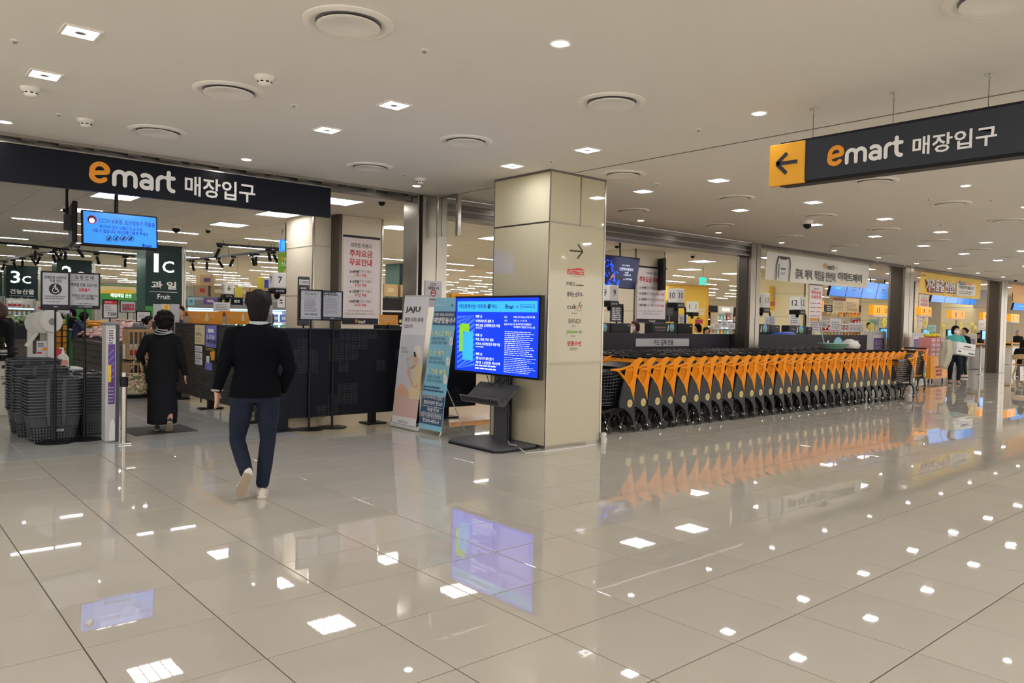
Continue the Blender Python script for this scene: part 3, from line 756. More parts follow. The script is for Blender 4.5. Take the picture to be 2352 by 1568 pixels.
# ================================================================ lights inside the shop
def troffer():
    t = thing('troffer', '', 'ceiling light', (0, 0, ZC))
    part('diffuser', MB().box(-.28, .28, -.28, .28, -.004, 0, 'lamp_troffer'), t, local=True)
    m = MB()
    for a in ((-.30, .30, -.30, -.28), (-.30, .30, .28, .30), (-.30, -.28, -.28, .28), (.28, .30, -.28, .28)): m.box(*a, -.016, 0, 'white')
    part('frame', m, t, local=True)
    m = MB()
    for k in range(1, 4): m.box(-.28, .28, -.28 + k * .14 - .008, -.28 + k * .14 + .008, -.020, -.006, 'white')
    for k in range(1, 4): m.box(-.28 + k * .14 - .008, -.28 + k * .14 + .008, -.28, .28, -.020, -.006, 'white')
    part('louvre', m, t, local=True)
    return t
pt_ = None
for j, y in enumerate((10.65, 12.85, 15.1)):
    n_ = 0
    for i in range(-1, 16):
        x = 3.05 + 2.5 * i + (.08 if i == 1 else -.15 if i == 4 else -.7 if i == 5 and j == 0 else 0)
        if j == 0 and i == 0: pass
        if not inview((x, y, ZC), 60): continue
        o = troffer() if pt_ is None else copy_tree(pt_); pt_ = pt_ or o
        o.location = (x, y, ZC); o['group'] = 'louvred lights inside the shop front'
        o['label'] = f'louvred rectangular ceiling light, {nth(n_)} from left in the {nth(j)} row behind the shop front'; n_ += 1
lm = MB().box(-.60, .60, -.034, .034, -.012, 0, 'lamp_linear').box(-.64, .64, -.05, .05, -.006, 0, 'white').mesh('linear_light')
for j in range(14):
    y = 17.5 + 2.5 * j; n_ = 0
    for i in range(0, 30):
        x = 2.95 + 2.28 * i + (.0, .55, -.2, .9)[j % 4]
        if x > 46 or not inview((x, y, ZC), 30): continue
        if any(a < x < b and abs(y - c) < 1 for a, b, c in ((5.6, 7, 21.9), (5.6, 7, 30.8))): continue
        o = link('linear_light', lm, None, (x, y, ZC)); n_ += 1
        tag(o, f'slim white linear ceiling light, {nth(n_ - 1)} from left in the {nth(j)} row back in the shop', 'ceiling light', 'linear lights over the shop aisles')

# spotlights on black track rails
def spot(tilt, yaw):
    t = thing('track_spotlight', '', 'spotlight', (0, 0, 0), yaw)
    part('adapter', MB().box(-.08, .08, -.02, .02, -.05, 0, 'black'), t, local=True)
    M = Matrix.Translation((0, 0, -.07)) @ Matrix.Rotation(tilt, 4, 'X')
    m = MB(); m.lathe([(.0, -.02), (.036, -.02), (.04, -.24), (.034, -.24), (.03, -.235), (.0, -.232)], 'black', 14, M=M); m.bar((0, 0, -.03), M @ Vector((0, 0, -.05)), .015, .015, 'black')
    part('barrel', m, t, local=True)
    part('lamp', MB().lathe([(.0, -.234), (.028, -.236), (.0, -.240)], 'lamp_spot', 12, M=M), t, local=True)
    return t
protos = [spot(.5, .6), spot(-.4, 2.2), spot(.1, 0), spot(.7, -1.2)]
for q in protos: COL.objects.unlink(q)
ALL_CH = [c for q in protos for c in q.children]
first_use = {}
def place_spot(k, p, lab):
    q = protos[k % 4]
    if k % 4 not in first_use: first_use[k % 4] = 1; COL.objects.link(q); o = q
    else: o = copy_tree(q)
    o.location = p; o['label'] = lab; o['group'] = 'track spotlights'
zt = 3.10
def track(a, b, label):
    m = MB(); m.bar(a, b, .04, .05, 'black')
    d = (Vector(b) - Vector(a))
    for f_ in (.1, .5, .9):
        p = Vector(a) + d * f_; m.tube([(p.x, p.y, p.z), (p.x, p.y, ZC)], .006, 'black', 5)
    solo('track_rail', m, label, 'rail')
A, B = PZ(-10, 602, zt), PZ(186, 561, zt)
track(A, B, 'black spotlight rail slanting up behind the left hanging screen')
for i, (x, y) in enumerate(((20, 598), (45, 592), (70, 584), (92, 581), (113, 577), (140, 572), (165, 567), (186, 562))):
    f_ = (x + 10) / 196.; place_spot(i, A.lerp(B, f_ * .97) - Vector((0, 0, .025)), f'black spotlight, {nth(i)} from left on the rail behind the left hanging screen')
A, B = PZ(425, 598, zt), PZ(650, 573, zt)
track(A, B, 'black spotlight rail left of the cream pier, above the checkout numbers')
for i, x in enumerate((445, 485, 513, 549, 590, 598, 632)):
    f_ = (x - 425) / 225.; place_spot(i + 1, A.lerp(B, f_) - Vector((0, 0, .025)), f'black spotlight, {nth(i)} from left on the rail beside the cream pier')
A, B = PZ(-10, 556, zt), PZ(310, 588, zt)
track(A, B, 'black spotlight rail running behind the left hanging screen')
for i, x in enumerate((70, 112, 128, 210, 284)):
    f_ = (x + 10) / 320.; place_spot(i + 2, A.lerp(B, f_) - Vector((0, 0, .025)), f'black spotlight, {nth(i)} from left on the cross rail of the left aisle')
A, B = PZ(497, 560, 3.16), PZ(645, 571, 3.16)
track(A, B, 'short black rail above the checkout number seven')
place_spot(0, A.lerp(B, .05) - Vector((0, 0, .025)), 'black spotlight at the left end of the short black rail'); place_spot(1, A.lerp(B, .8) - Vector((0, 0, .025)), 'black spotlight at the right end of the short black rail')

def dome(px, py, lab, z=ZC, s=1.0):
    p = PZ(px, py, z)
    t = thing('dome_camera', 'small ceiling dome camera with a smoked globe ' + lab, 'camera', p)
    part('base', MB().lathe([(.07 * s, 0), (.07 * s, -.03 * s), (.062 * s, -.045 * s)], 'offwhite', 18), t, local=True, smooth=True)
    part('globe', MB().lathe([(.052 * s, -.044 * s), (.05 * s, -.07 * s), (.035 * s, -.092 * s), (.012 * s, -.102 * s)], 'black', 16), t, local=True, smooth=True)
dome(877, 457, 'left of the steel corner pillar'); dome(405, 517, 'right of the left hanging screen', s=1.5); dome(153, 473, 'left of the hanging screen post', s=1.2)
dome(478, 524, 'above the track rail near the pier'); dome(1417, 560, 'right of the glass clad column'); dome(1591, 584, 'in front of the yellow column'); dome(1855, 507, 'on the hall ceiling above the pay banner', s=1.3); dome(2333, 640, 'near the right picture edge')

# ================================================================ signs of the hall
def board(name, label, cat, x0, y0, x1, y1, pl, face, thick=.05, frame=None, fw=.02, hang=None, bevel=0.0):
    u0, v0, u1, v1 = pl.span(x0, y0, x1, y1)
    c = pl.pt((u0 + u1) / 2, v0, -thick / 2)
    t = thing(name, label, cat, c)
    m = MB(); m.box(u0, u1, v0, v1, -thick, 0, face, pl.M)
    part('panel', m, t, bevel=bevel)
    if frame:
        m = MB()
        for a in ((u0 - fw, u1 + fw, v1, v1 + fw), (u0 - fw, u1 + fw, v0 - fw, v0), (u0 - fw, u0, v0, v1), (u1, u1 + fw, v0, v1)): m.box(*a, -thick - .002, .008, frame, pl.M)
        part('frame', m, t)
    return t, (u0, v0, u1, v1)
# left shop sign
pl = planeY(9.11); O = pl
t = thing('shop_sign', 'wide navy shop sign with orange and white lettering over the left entrance', 'sign', (1, 9.13, 2.8))
u1 = pl.uv(760, 466)[0]
part('panel', MB().box(-3.5, u1, 9.11, 9.19, 2.785, 3.165, 'navy'), t, bevel=.004)
part('top_rail', MB().box(-3.5, u1, 9.10, 9.19, 3.166, 3.178, 'steel'), t)
m = MB()
pl.word(m, LOGO_E, *pl.span(204, 371, 252, 421), 'logo_o', .006, .24, .09)
u0, v0, u1_, v1 = pl.span(257, 385, 403, 436)
pl.word(m, LOGO_M, u0, v0, u1_, v1, 'wht', .006)
u0, v0, u1_, v1 = pl.span(424, 413, 586, 457)
pl.tuv(m, '매장입구', u0, v0, u1_, v1, 'wht', .018, .006)
part('lettering', m, t)
# right hanging sign, seen along the aisle
pl = planeX(5.81)
t = thing('hanging_sign', 'long dark grey hanging sign with an orange arrow plate at its left end', 'sign', (5.85, 2.6, 2.5))
u0, v0, u1, v1 = pl.span(1850, 326, 2352, 338); ul = pl.uv(1788, 380)[0]; ua, ub = pl.uv(1769, 375)[0], pl.uv(1849, 375)[0]
zt_ = pl.uv(1850, 317)[1]; zb_ = pl.uv(1850, 420)[1]
part('housing', MB().box(ul, ul + 3.1, zb_ + .0, zt_, -.14, -.012, 'black', pl.M), t, bevel=.006)
part('face_panel', MB().box(ub, ul + 3.1, zb_ + .022, zt_ - .022, -.012, 0, 'navy2', pl.M), t)
za0, za1 = pl.uv(1809, 424)[1], pl.uv(1809, 329)[1]
part('arrow_plate', MB().box(ua, ub, za0, za1, -.03, .012, 'amber', pl.M), t, bevel=.004)
m = MB(); q = [pl.uv(*p) for p in ((1786, 377), (1833, 371), (1810, 352), (1808, 398))]
for a, b_ in ((0, 1), (0, 2), (0, 3)): m.bar(pl.pt(*q[a], .015), pl.pt(*q[b_], .015), .03, .004, 'navy2', up=pl.N)
part('arrow', m, t)
m = MB()
pl.word(m, LOGO_E, *pl.span(1901, 334, 1939, 381), 'logo_o', .004, .24, .09)
u0, v0, u1, v1 = pl.span(1942, 320, 2076, 369); pl.word(m, LOGO_M, u0, v0, u1, v1, 'wht', .004)
u0, v0, u1, v1 = pl.span(2097, 301, 2290, 345); pl.tuv(m, '매장입구', u0, v0, u1, v1, 'wht', .018, .004)
part('lettering', m, t)
for x, y in ((1862, 247), (2047, 210), (2267, 167)):
    p = PZ(x, y, ZC); m = MB().tube([(p.x + .05, p.y, zt_), (p.x + .05, p.y, ZC)], .0025, 'steel_dk', 5)
    m.lathe([(.030, 0), (.030, -.004), (.008, -.012), (.008, -.05)], 'chrome', 12, (p.x + .05, p.y, ZC))
    part('suspension_wire', m, t)

# ---------------------------------------------------------------- screen on a floor stand
XS = 5.74
pl = planeX(XS)
ya, yb = PX(1045, 770, XS).y, PX(1240, 775, XS).y
zb_, zt_ = PX(1140, 862, XS).z, PX(1140, 680, XS).z
t = thing('display_stand', 'large blue advertising screen on a black floor stand beside the glass clad column', 'display', (5.85, 7.1, 0))
part('base_plate', MB().prism([(5.50, 6.66), (5.56, 6.60), (6.125, 6.62), (6.125, 7.60), (5.62, 7.62), (5.50, 7.50)], 0.008, .045, 'midgrey'), t, bevel=.01)
part('rubber_edge', MB().prism([(5.49, 6.65), (5.555, 6.59), (6.13, 6.61), (6.13, 7.61), (5.61, 7.63), (5.49, 7.51)], 0, .02, 'black'), t)
yc = 7.13
part('post', MB().box(6.0, 6.02, yc - .13, yc + .13, .045, 1.2, 'midgrey').box(6.02, 6.07, yc - .12, yc + .12, .045, 1.2, 'black').box(5.995, 6.0, yc - .135, yc - .125, .045, 1.2, 'black').box(5.995, 6.0, yc + .125, yc + .135, .045, 1.2, 'steel'), t)
part('screen_housing', MB().box(XS, XS + .065, yb - .005, ya + .005, zb_ - .005, zt_ + .005, 'black'), t, bevel=.006)
part('screen', MB().box(XS - .003, XS, yb + .025, ya - .02, zb_ + .02, zt_ - .02, 'scr_blue'), t)
m = MB()
def Sx(x, y): return (1030 + x * 230 / 925, 660 + y * 390 / 1568)
def SR(x0, y0, x1, y1, mk, n=.005): pl.rect(m, *Sx(x0, y0), *Sx(x1, y1), mk, n)
def ST(s, x0, y0, x1, y1, mk='scr_white', b=.015, n=.008): pl.txt(m, s, *Sx(x0, y0), *Sx(x1, y1), mk, b, n)
SR(88, 126, 826, 226, 'scr_sky')
for a in ((104, 150, 262, 196, '이마트에서는'), (272, 154, 355, 194, '이마트'), (398, 156, 455, 196, '카드')): ST(a[4], *a[:4], 'scr_ink', .015)
pl.word(m, LOGO_E, *pl.span(*Sx(368, 152), *Sx(394, 196)), 'scr_ink', .008, .27, .09)
pl.luv(m, *pl.uv(*Sx(530, 200)), pl.uv(*Sx(610, 200))[0] - pl.uv(*Sx(530, 200))[0], .058, 'scr_ink', 'scr_ink', .008); ST('×', 632, 168, 650, 190, 'scr_ink', 0)
for a in ((672, 156, 800, 159), (672, 156, 675, 196), (797, 156, 800, 196)): SR(*a, 'scr_ink', .008)
ST('HyundaiCard', 682, 168, 790, 192, 'scr_ink', .01)
for k in range(14):
    y = 262 + k * 46
    a = [Sx(84, y + 26), Sx(84, y), Sx(84 + 160, y - 120), Sx(84 + 160, y - 94)]
    lo, hi = 258, 744
    b4 = []
    for (x, yy) in a: b4.append((x, min(max(yy, Sx(0, lo)[1]), Sx(0, hi)[1])))
    if b4[0][1] - b4[2][1] > 4: pl.poly(m, b4, 'scr_stripe', .004)
SR(104, 332, 194, 590, 'scr_green', .006); SR(136, 405, 230, 670, 'scr_sky', .007)
ST('emart', 108, 338, 128, 346, 'scr_ink', .02, .009); ST('emart', 140, 410, 160, 418, 'scr_ink', .02, .010)
for y, ls in ((252, ('혜택 ①', '이마트에서 첫 결제 시', '최대 50% 신세계포인트 적립')), (424, ('혜택 ②', '학원, 병원, 주유 업종', '최대 5% 신세계포인트 특별 적립')), (598, ('혜택 ③', '생활 요금 정기 결제 신청 시', '최대 1.2만원 캐시백'))):
    for k, s in enumerate(ls): ST(s, 256, y + 2 + k * 42, 256 + (0, 165, 225)[k] + (60 if k == 0 else 0), y + 30 + k * 42, 'scr_white', .02)
pl.fine(m, *Sx(256, 366), *Sx(335, 382), 1, 'scr_white', .008); pl.fine(m, *Sx(256, 540), *Sx(345, 556), 1, 'scr_white', .008); pl.fine(m, *Sx(250, 712), *Sx(470, 766), 2, 'scr_white', .008)
ST('대상', 520, 264, 548, 282); ST('이마트 e카드 Edition2 가입고객 회원', 606, 264, 804, 284); ST('기간', 520, 298, 548, 316); ST('2022. 6. 1 ~ 12. 31', 606, 298, 728, 316); ST('발급기준 대상', 520, 330, 598, 348)
ST('온·오프라인카드발급자', 606, 330, 770, 350); ST('이마트앱카드, 간편신청, 도시가스 요금', 606, 358, 804, 378)
pl.fine(m, *Sx(522, 404), *Sx(822, 640), 13, 'scr_white', .008, .28, 7); pl.fine(m, *Sx(516, 648), *Sx(818, 800), 9, 'scr_white', .008, .24, 8)
part('screen_content', m, t)
# brochure tray
Mx = Matrix.Translation((5.97, yc, .70))
m = MB()
ya2, yb2 = yc + .40, yc - .34
prof = [(5.70, .50), (5.66, .585), (5.675, .59), (5.73, .525), (5.985, .735), (6.0, .725), (5.76, .49)]
for k in range(len(prof)):
    a, b_ = prof[k], prof[(k + 1) % len(prof)]
    m.add([(a[0], ya2, a[1]), (b_[0], ya2, b_[1]), (b_[0], yb2, b_[1]), (a[0], yb2, a[1])], [(0, 1, 2, 3)], 'midgrey')
m.add([(p[0], ya2, p[1]) for p in prof], [list(range(7))], 'midgrey'); m.add([(p[0], yb2, p[1]) for p in prof], [list(range(7))[::-1]], 'midgrey')
part('brochure_tray', m, t)
m = MB(); Pf = Plane((5.70 - .003, 0, .50), (0, -1, 0), (-.04, 0, .085))
for k in range(12):
    y = ya2 - .05 - k * (ya2 - yb2 - .1) / 11
    Pf.duv(m, -y, .05, .030, 'black', .002, 12, sx=.62)
part('tray_slot', m, t)
m = MB(); m.bar((5.98, yc - .2, .5), (6.0, yc - .2, .72), .02, .02, 'black'); m.bar((5.80, yb2 + .0, .52), (6.01, yc - .12, .50), .02, .14, 'black', up=(0, 0, 1))
part('tray_bracket', m, t)
for dy in (-.18, .05): part('cable', MB().tube([(XS + .06, yc + dy, zb_), (XS + .09, yc + dy - .02, zb_ - .12), (XS + .14, yc + dy * .6, zb_ - .14), (6.0, yc + dy * .5, zb_ - .06)], .005, 'black', 6), t)
part('mount_bracket', MB().box(XS + .06, 6.0, yc - .2, yc + .2, 1.0, 1.15, 'black'), t)
# white power cord to the socket block
c = [PZ(1163, 1018), PZ(1168, 1028), PZ(1182, 1030), PZ(1205, 1040), PZ(1225, 1038), PZ(1255, 1036), PZ(1300, 1030), PZ(1340, 1026), PZ(1366, 1020)]
m = MB().tube([(p.x - .02, p.y - .04, .05 if i < 3 else .008) for i, p in enumerate(c)], .005, 'white', 6)
part('power_cord', m, t, smooth=True, label='white power cord')
p = PZ(1374, 1017)
m = MB().box(7.095, 7.14, 6.43, 6.48, 0.0, .13, 'white').box(7.10, 7.135, 6.425, 6.43, .03, .10, 'offwhite').lathe([(.012, 0), (.0, -.001)], 'grey', 10, (0, 0, 0), Matrix.Translation((7.117, 6.424, .085)) @ Matrix.Rotation(PI / 2, 4, 'X'))
solo('power_socket', m, 'white power socket block at the foot of the glass clad column', 'socket', bevel=.004)

# ---------------------------------------------------------------- roll banners
def banner(name, label, yl, yr, top_px, xb=5.70):
    """flat cloth leaning back on a light frame, foot at x=xb, seen from the aisle"""
    d = ray(*top_px); s = yl / d.y; P = EYE + d * s          # where the ray to its top left corner meets its left edge's plane
    V = Vector((P.x - xb, 0, P.z - .06)); H = V.length
    pl = Plane((xb, yl, .06), (0, -1, 0), V)
    t = thing(name, label, 'banner', (xb, (yl + yr) / 2, 0))
    return t, pl, yl - yr, H
def cloth(pl, w, h, mk, sag=.010):
    m = MB(); n = 12; vs = []
    for j in range(n + 1):
        for i in range(9):
            u = w * i / 8; v = h * j / n
            vs.append((u, v, .004 - sag * math.sin(PI * i / 8) * math.sin(PI * j / n)))
    m.add(vs, [(j * 9 + i, j * 9 + i + 1, j * 9 + i + 10, j * 9 + i + 9) for j in range(n) for i in range(8)], mk, pl.M); return m
t, pl, w, h = banner('roll_banner', 'white pull-up banner with a reading woman printed on it, left of the blue one', 9.13, 8.53, (931, 680))
part('cloth', cloth(pl, w, h, 'paper', .0), t)
part('base_case', MB().bar(pl.pt(-.02, -.03, -.02), pl.pt(w + .02, -.03, -.02), .09, .05, 'lightgrey', up=pl.V), t, bevel=.01)
m = MB(); m.bar(pl.pt(.0, h, 0), pl.pt(w, h, 0), .012, .02, 'lightgrey', up=pl.V); m.tube([pl.pt(w / 2, -.02, -.05), pl.pt(w / 2, h, -.02)], .008, 'steel_dk', 6)
part('support_pole', m, t)
m = MB(); g = lambda x, y: (880 + x * 180 / 784, 660 + y * 360 / 1568)
def G(s, x0, y0, x1, y1, mk='ink', b=.01): pl.txt(m, s, *g(x0, y0), *g(x1, y1), mk, b, .006)
G('JAJU', 228, 192, 376, 258, 'ink', .03); G('매장 지하1층에', 220, 300, 404, 348); G('있습니다', 212, 366, 300, 406); G('하루 쓰는', 186, 598, 240, 618, 'ink', 0); G('것들의 확실', 184, 632, 252, 654, 'ink', 0)
def GP(pts, mk, n): pl.poly(m, [g(*p) for p in pts], mk, n)
GP([(180, 470), (428, 478), (335, 1316), (90, 1272)], 'greypaper', .0055) if False else None
GP([(196, 470), (426, 478), (340, 1316), (94, 1272)], 'bg_print', .0052); GP([(122, 1056), (360, 1120), (340, 1316), (96, 1272)], 'sofa_print', .0056); GP([(124, 1066), (146, 1048), (158, 1070), (116, 1280), (96, 1272)], 'pink', .0057) if False else None
GP([(128, 1040), (170, 970), (196, 958), (222, 985), (256, 1030), (262, 1105), (215, 1090), (160, 1072)], 'skin_print', .0060)
GP([(118, 1020), (180, 990), (230, 1015), (264, 1100), (190, 1080), (130, 1044)], 'skin_print', .0062)
GP([(300, 800), (345, 760), (398, 780), (386, 880), (366, 1122), (262, 1112), (255, 1030), (300, 990), (318, 900)], 'cream', .0064)
GP([(314, 690), (322, 640), (346, 690), (360, 740), (330, 800), (306, 770)], 'skin_print', .0066)
GP([(318, 640), (320, 600), (345, 574), (378, 590), (392, 650), (372, 720), (350, 690), (330, 650)], 'offwhite', .0068)
GP([(308, 650), (324, 640), (334, 690), (318, 700)], 'ink', .0067)
GP([(232, 718), (306, 676), (326, 800), (262, 826)], 'sole', .0070); GP([(236, 722), (304, 684), (318, 770), (262, 812)], 'lightgrey', .0072)
GP([(240, 830), (262, 800), (276, 815), (282, 900), (310, 990), (346, 960), (350, 1000), (310, 1006), (276, 950), (250, 880)], 'skin_print', .0074)
G('신세계인터내셔날', 150, 1330, 248, 1358, 'ink_grey', 0)
part('print', m, t)
t, pl, w, h = banner('x_banner', 'light blue health notice banner standing in front of the blue screen', 8.47, 7.95, (1001, 684))
part('cloth', cloth(pl, w, h, 'skyblue', .012), t)
m = MB(); m.tube([pl.pt(0, 0, -.0), pl.pt(w / 2, h * .42, -.06), pl.pt(w, h, 0)], .006, 'lightgrey', 6); m.tube([pl.pt(w, 0, 0), pl.pt(w / 2, h * .42, -.06), pl.pt(0, h, 0)], .006, 'lightgrey', 6)
f0 = PZ(1068, 990); m.tube([pl.pt(w / 2, h * .42, -.06), (f0.x, f0.y, .005)], .007, 'lightgrey', 6)
for u in (0, w): m.tube([pl.pt(u, 0, 0), pl.pt(u, -.05, .02)], .008, 'white', 6)
part('support_frame', m, t)
m = MB()
pl.rect(m, *g(512, 240), *g(760, 376), 'slateblue', .008)
def GW(s, x0, y0, x1, y1, mk='wht', b=.015): pl.txt(m, s, *g(x0, y0), *g(x1, y1), mk, b, .012)
G('우리시대', 532, 168, 606, 190, 'wht', 0); pl.disc(m, *g(696, 180), 2.6, 'ink', .009)
GW('신종 코로나바이러스', 522, 258, 720, 290); GW('예방행동수칙', 512, 300, 745, 362, 'wht', .03)
for y, a, b1, b2 in ((432, '1. 마스크 착용', '대중교통 이용,', '공공장소 방문 시 필수'), (630, '2. 손 씻기', '30초 이상 흐르는', '비누로 씻어요'), (815, '3. 기침 예절', '기침은 옷소매로', '가리고 하세요')):
    x = 498 - (y - 432) * .13
    GW(a, x, y, x + (188 if y != 630 else 145), y + 56, 'paleyellow', .025); GW(b1, x - 6, y + 66, x + 130, y + 96, 'slateblue', .005); GW(b2, x - 10, y + 104, x + 150, y + 138, 'slateblue', .005)
for cx, cy in ((690, 540), (660, 740), (632, 920)):
    pl.poly(m, [g(cx - 18, cy - 30), g(cx, cy - 52), g(cx + 16, cy - 20), g(cx + 14, cy + 30), g(cx - 4, cy + 52), g(cx - 20, cy + 28)], 'wht', .012)
    pl.fine(m, *g(cx - 10, cy - 20), *g(cx + 6, cy + 20), 2, 'ink_grey', .014, .3, 2)
pl.fine(m, *g(408, 985), *g(630, 1050), 2, 'slateblue', .012, .5, 6)
pl.rect(m, *g(378, 1080), *g(606, 1376), 'slateblue', .008)
GW('신종 코로나바이러스감염증은', 402, 1078, 606, 1120, 'wht', .005); GW('질병관리본부 ☎1339', 410, 1134, 602, 1182); GW('다산콜 ☎120', 448, 1204, 566, 1248); GW('영등포구 감염병 재난안전대책본부', 380, 1262, 590, 1308, 'wht', .01); GW('☎2670-4953~4', 396, 1312, 566, 1362)
for y in (1192, 1256): pl.rect(m, *g(395, y), *g(600, y + 4), 'wht', .012)
part('print', m, t)
# ================================================================ people
_sc = bpy.data.scenes.new('workbench')
def blob(mb, voxel=.01, smooth=4, mk=None, name='body'):
    """closed tubes and lofts -> one continuous skin"""
    me = mb.mesh('raw'); ob = bpy.data.objects.new('raw', me); _sc.collection.objects.link(ob)
    r = ob.modifiers.new('r', 'REMESH'); r.mode = 'VOXEL'; r.voxel_size = voxel; r.use_smooth_shade = True
    if smooth:
        s = ob.modifiers.new('s', 'SMOOTH'); s.factor = .5; s.iterations = smooth
    with bpy.context.temp_override(scene=_sc, view_layer=_sc.view_layers[0]):
        dg = bpy.context.evaluated_depsgraph_get(); dg.update()
        out = bpy.data.meshes.new_from_object(ob.evaluated_get(dg)); out.name = name
    bpy.data.objects.remove(ob); bpy.data.meshes.remove(me)
    out.materials.clear(); out.materials.append(MAT[mk or mb.k[0]])
    out.polygons.foreach_set('use_smooth', [True] * len(out.polygons)); out.polygons.foreach_set('material_index', [0] * len(out.polygons)); out.update()
    return out
def ell_rings(rs, n=20):
    """rs: (z, cx, cy, rx, ry[, yaw])"""
    o = []
    for q in rs:
        z, cx, cy, rx, ry = q[:5]; a = q[5] if len(q) > 5 else 0; ca, sa = math.cos(a), math.sin(a)
        ring = []
        for k in range(n):
            c, s = math.cos(2 * PI * k / n), math.sin(2 * PI * k / n)
            c = math.copysign(abs(c) ** .9, c); s = math.copysign(abs(s) ** .9, s)
            x, y = rx * c, ry * s
            ring.append((cx + x * ca - y * sa, cy + x * sa + y * ca, z))
        o.append(ring)
    return o
def limb(mb, pts, mk):
    """pts: ((x,y,z), r) ... round ended tapering tube"""
    P = [Vector(p) for p, r in pts]; R = [r for p, r in pts]
    Q, RR = [], []
    d0 = (P[1] - P[0]).normalized(); d1 = (P[-1] - P[-2]).normalized()
    for a in (.95, .7, .35): Q.append(P[0] - d0 * R[0] * a); RR.append(R[0] * math.sqrt(1 - a * a))
    for i in range(len(P) - 1):
        for k in range(4):
            f_ = k / 4; f2 = f_ * f_ * (3 - 2 * f_)
            Q.append(P[i].lerp(P[i + 1], f_)); RR.append(R[i] * (1 - f2) + R[i + 1] * f2)
    Q.append(P[-1]); RR.append(R[-1])
    for a in (.35, .7, .95): Q.append(P[-1] + d1 * R[-1] * a); RR.append(R[-1] * math.sqrt(1 - a * a))
    mb.tube(Q, RR, mk, 12)
def hand(mb, wrist, tip, side, curl=.35, s=1.0):
    """palm, four unequal curled fingers and a thumb leaving the side of the palm"""
    w = Vector(wrist); d = (Vector(tip) - w).normalized(); sd = Vector(side); sd = (sd - d * sd.dot(d)).normalized(); nrm = d.cross(sd)
    for k in (-1, 0, 1): limb(mb, [(w + sd * .010 * k, .019 * s), (w + d * .085 * s + sd * .022 * k * s, .015 * s)], 'skin')
    for k, L in enumerate((.070, .080, .074, .058)):
        o = w + d * .085 * s + sd * (.032 - .021 * k) * s; L *= s
        a = d; b = (d + nrm * curl).normalized(); c = (d + nrm * curl * 2.2).normalized()
        p1 = o + a * L * .42; p2 = p1 + b * L * .33; p3 = p2 + c * L * .25
        limb(mb, [(o - d * .02, .0095 * s), (p1, .0092 * s), (p2, .0085 * s), (p3, .0075 * s)], 'skin')
    t0 = w + d * .025 * s + sd * .022 * s; t1 = t0 + (d * .6 + sd * .8).normalized() * .045 * s; t2 = t1 + (d + sd * .15 + nrm * .3).normalized() * .035 * s
    limb(mb, [(t0, .014 * s), (t1, .011 * s), (t2, .009 * s)], 'skin')
HEADP = [(-.118, .025, .034, .032), (-.10, .022, .050, .052), (-.06, .012, .064, .080), (-.02, .004, .072, .094), (.03, 0, .076, .098), (.07, -.006, .070, .090), (.10, -.012, .050, .066), (.118, -.014, .022, .03)]
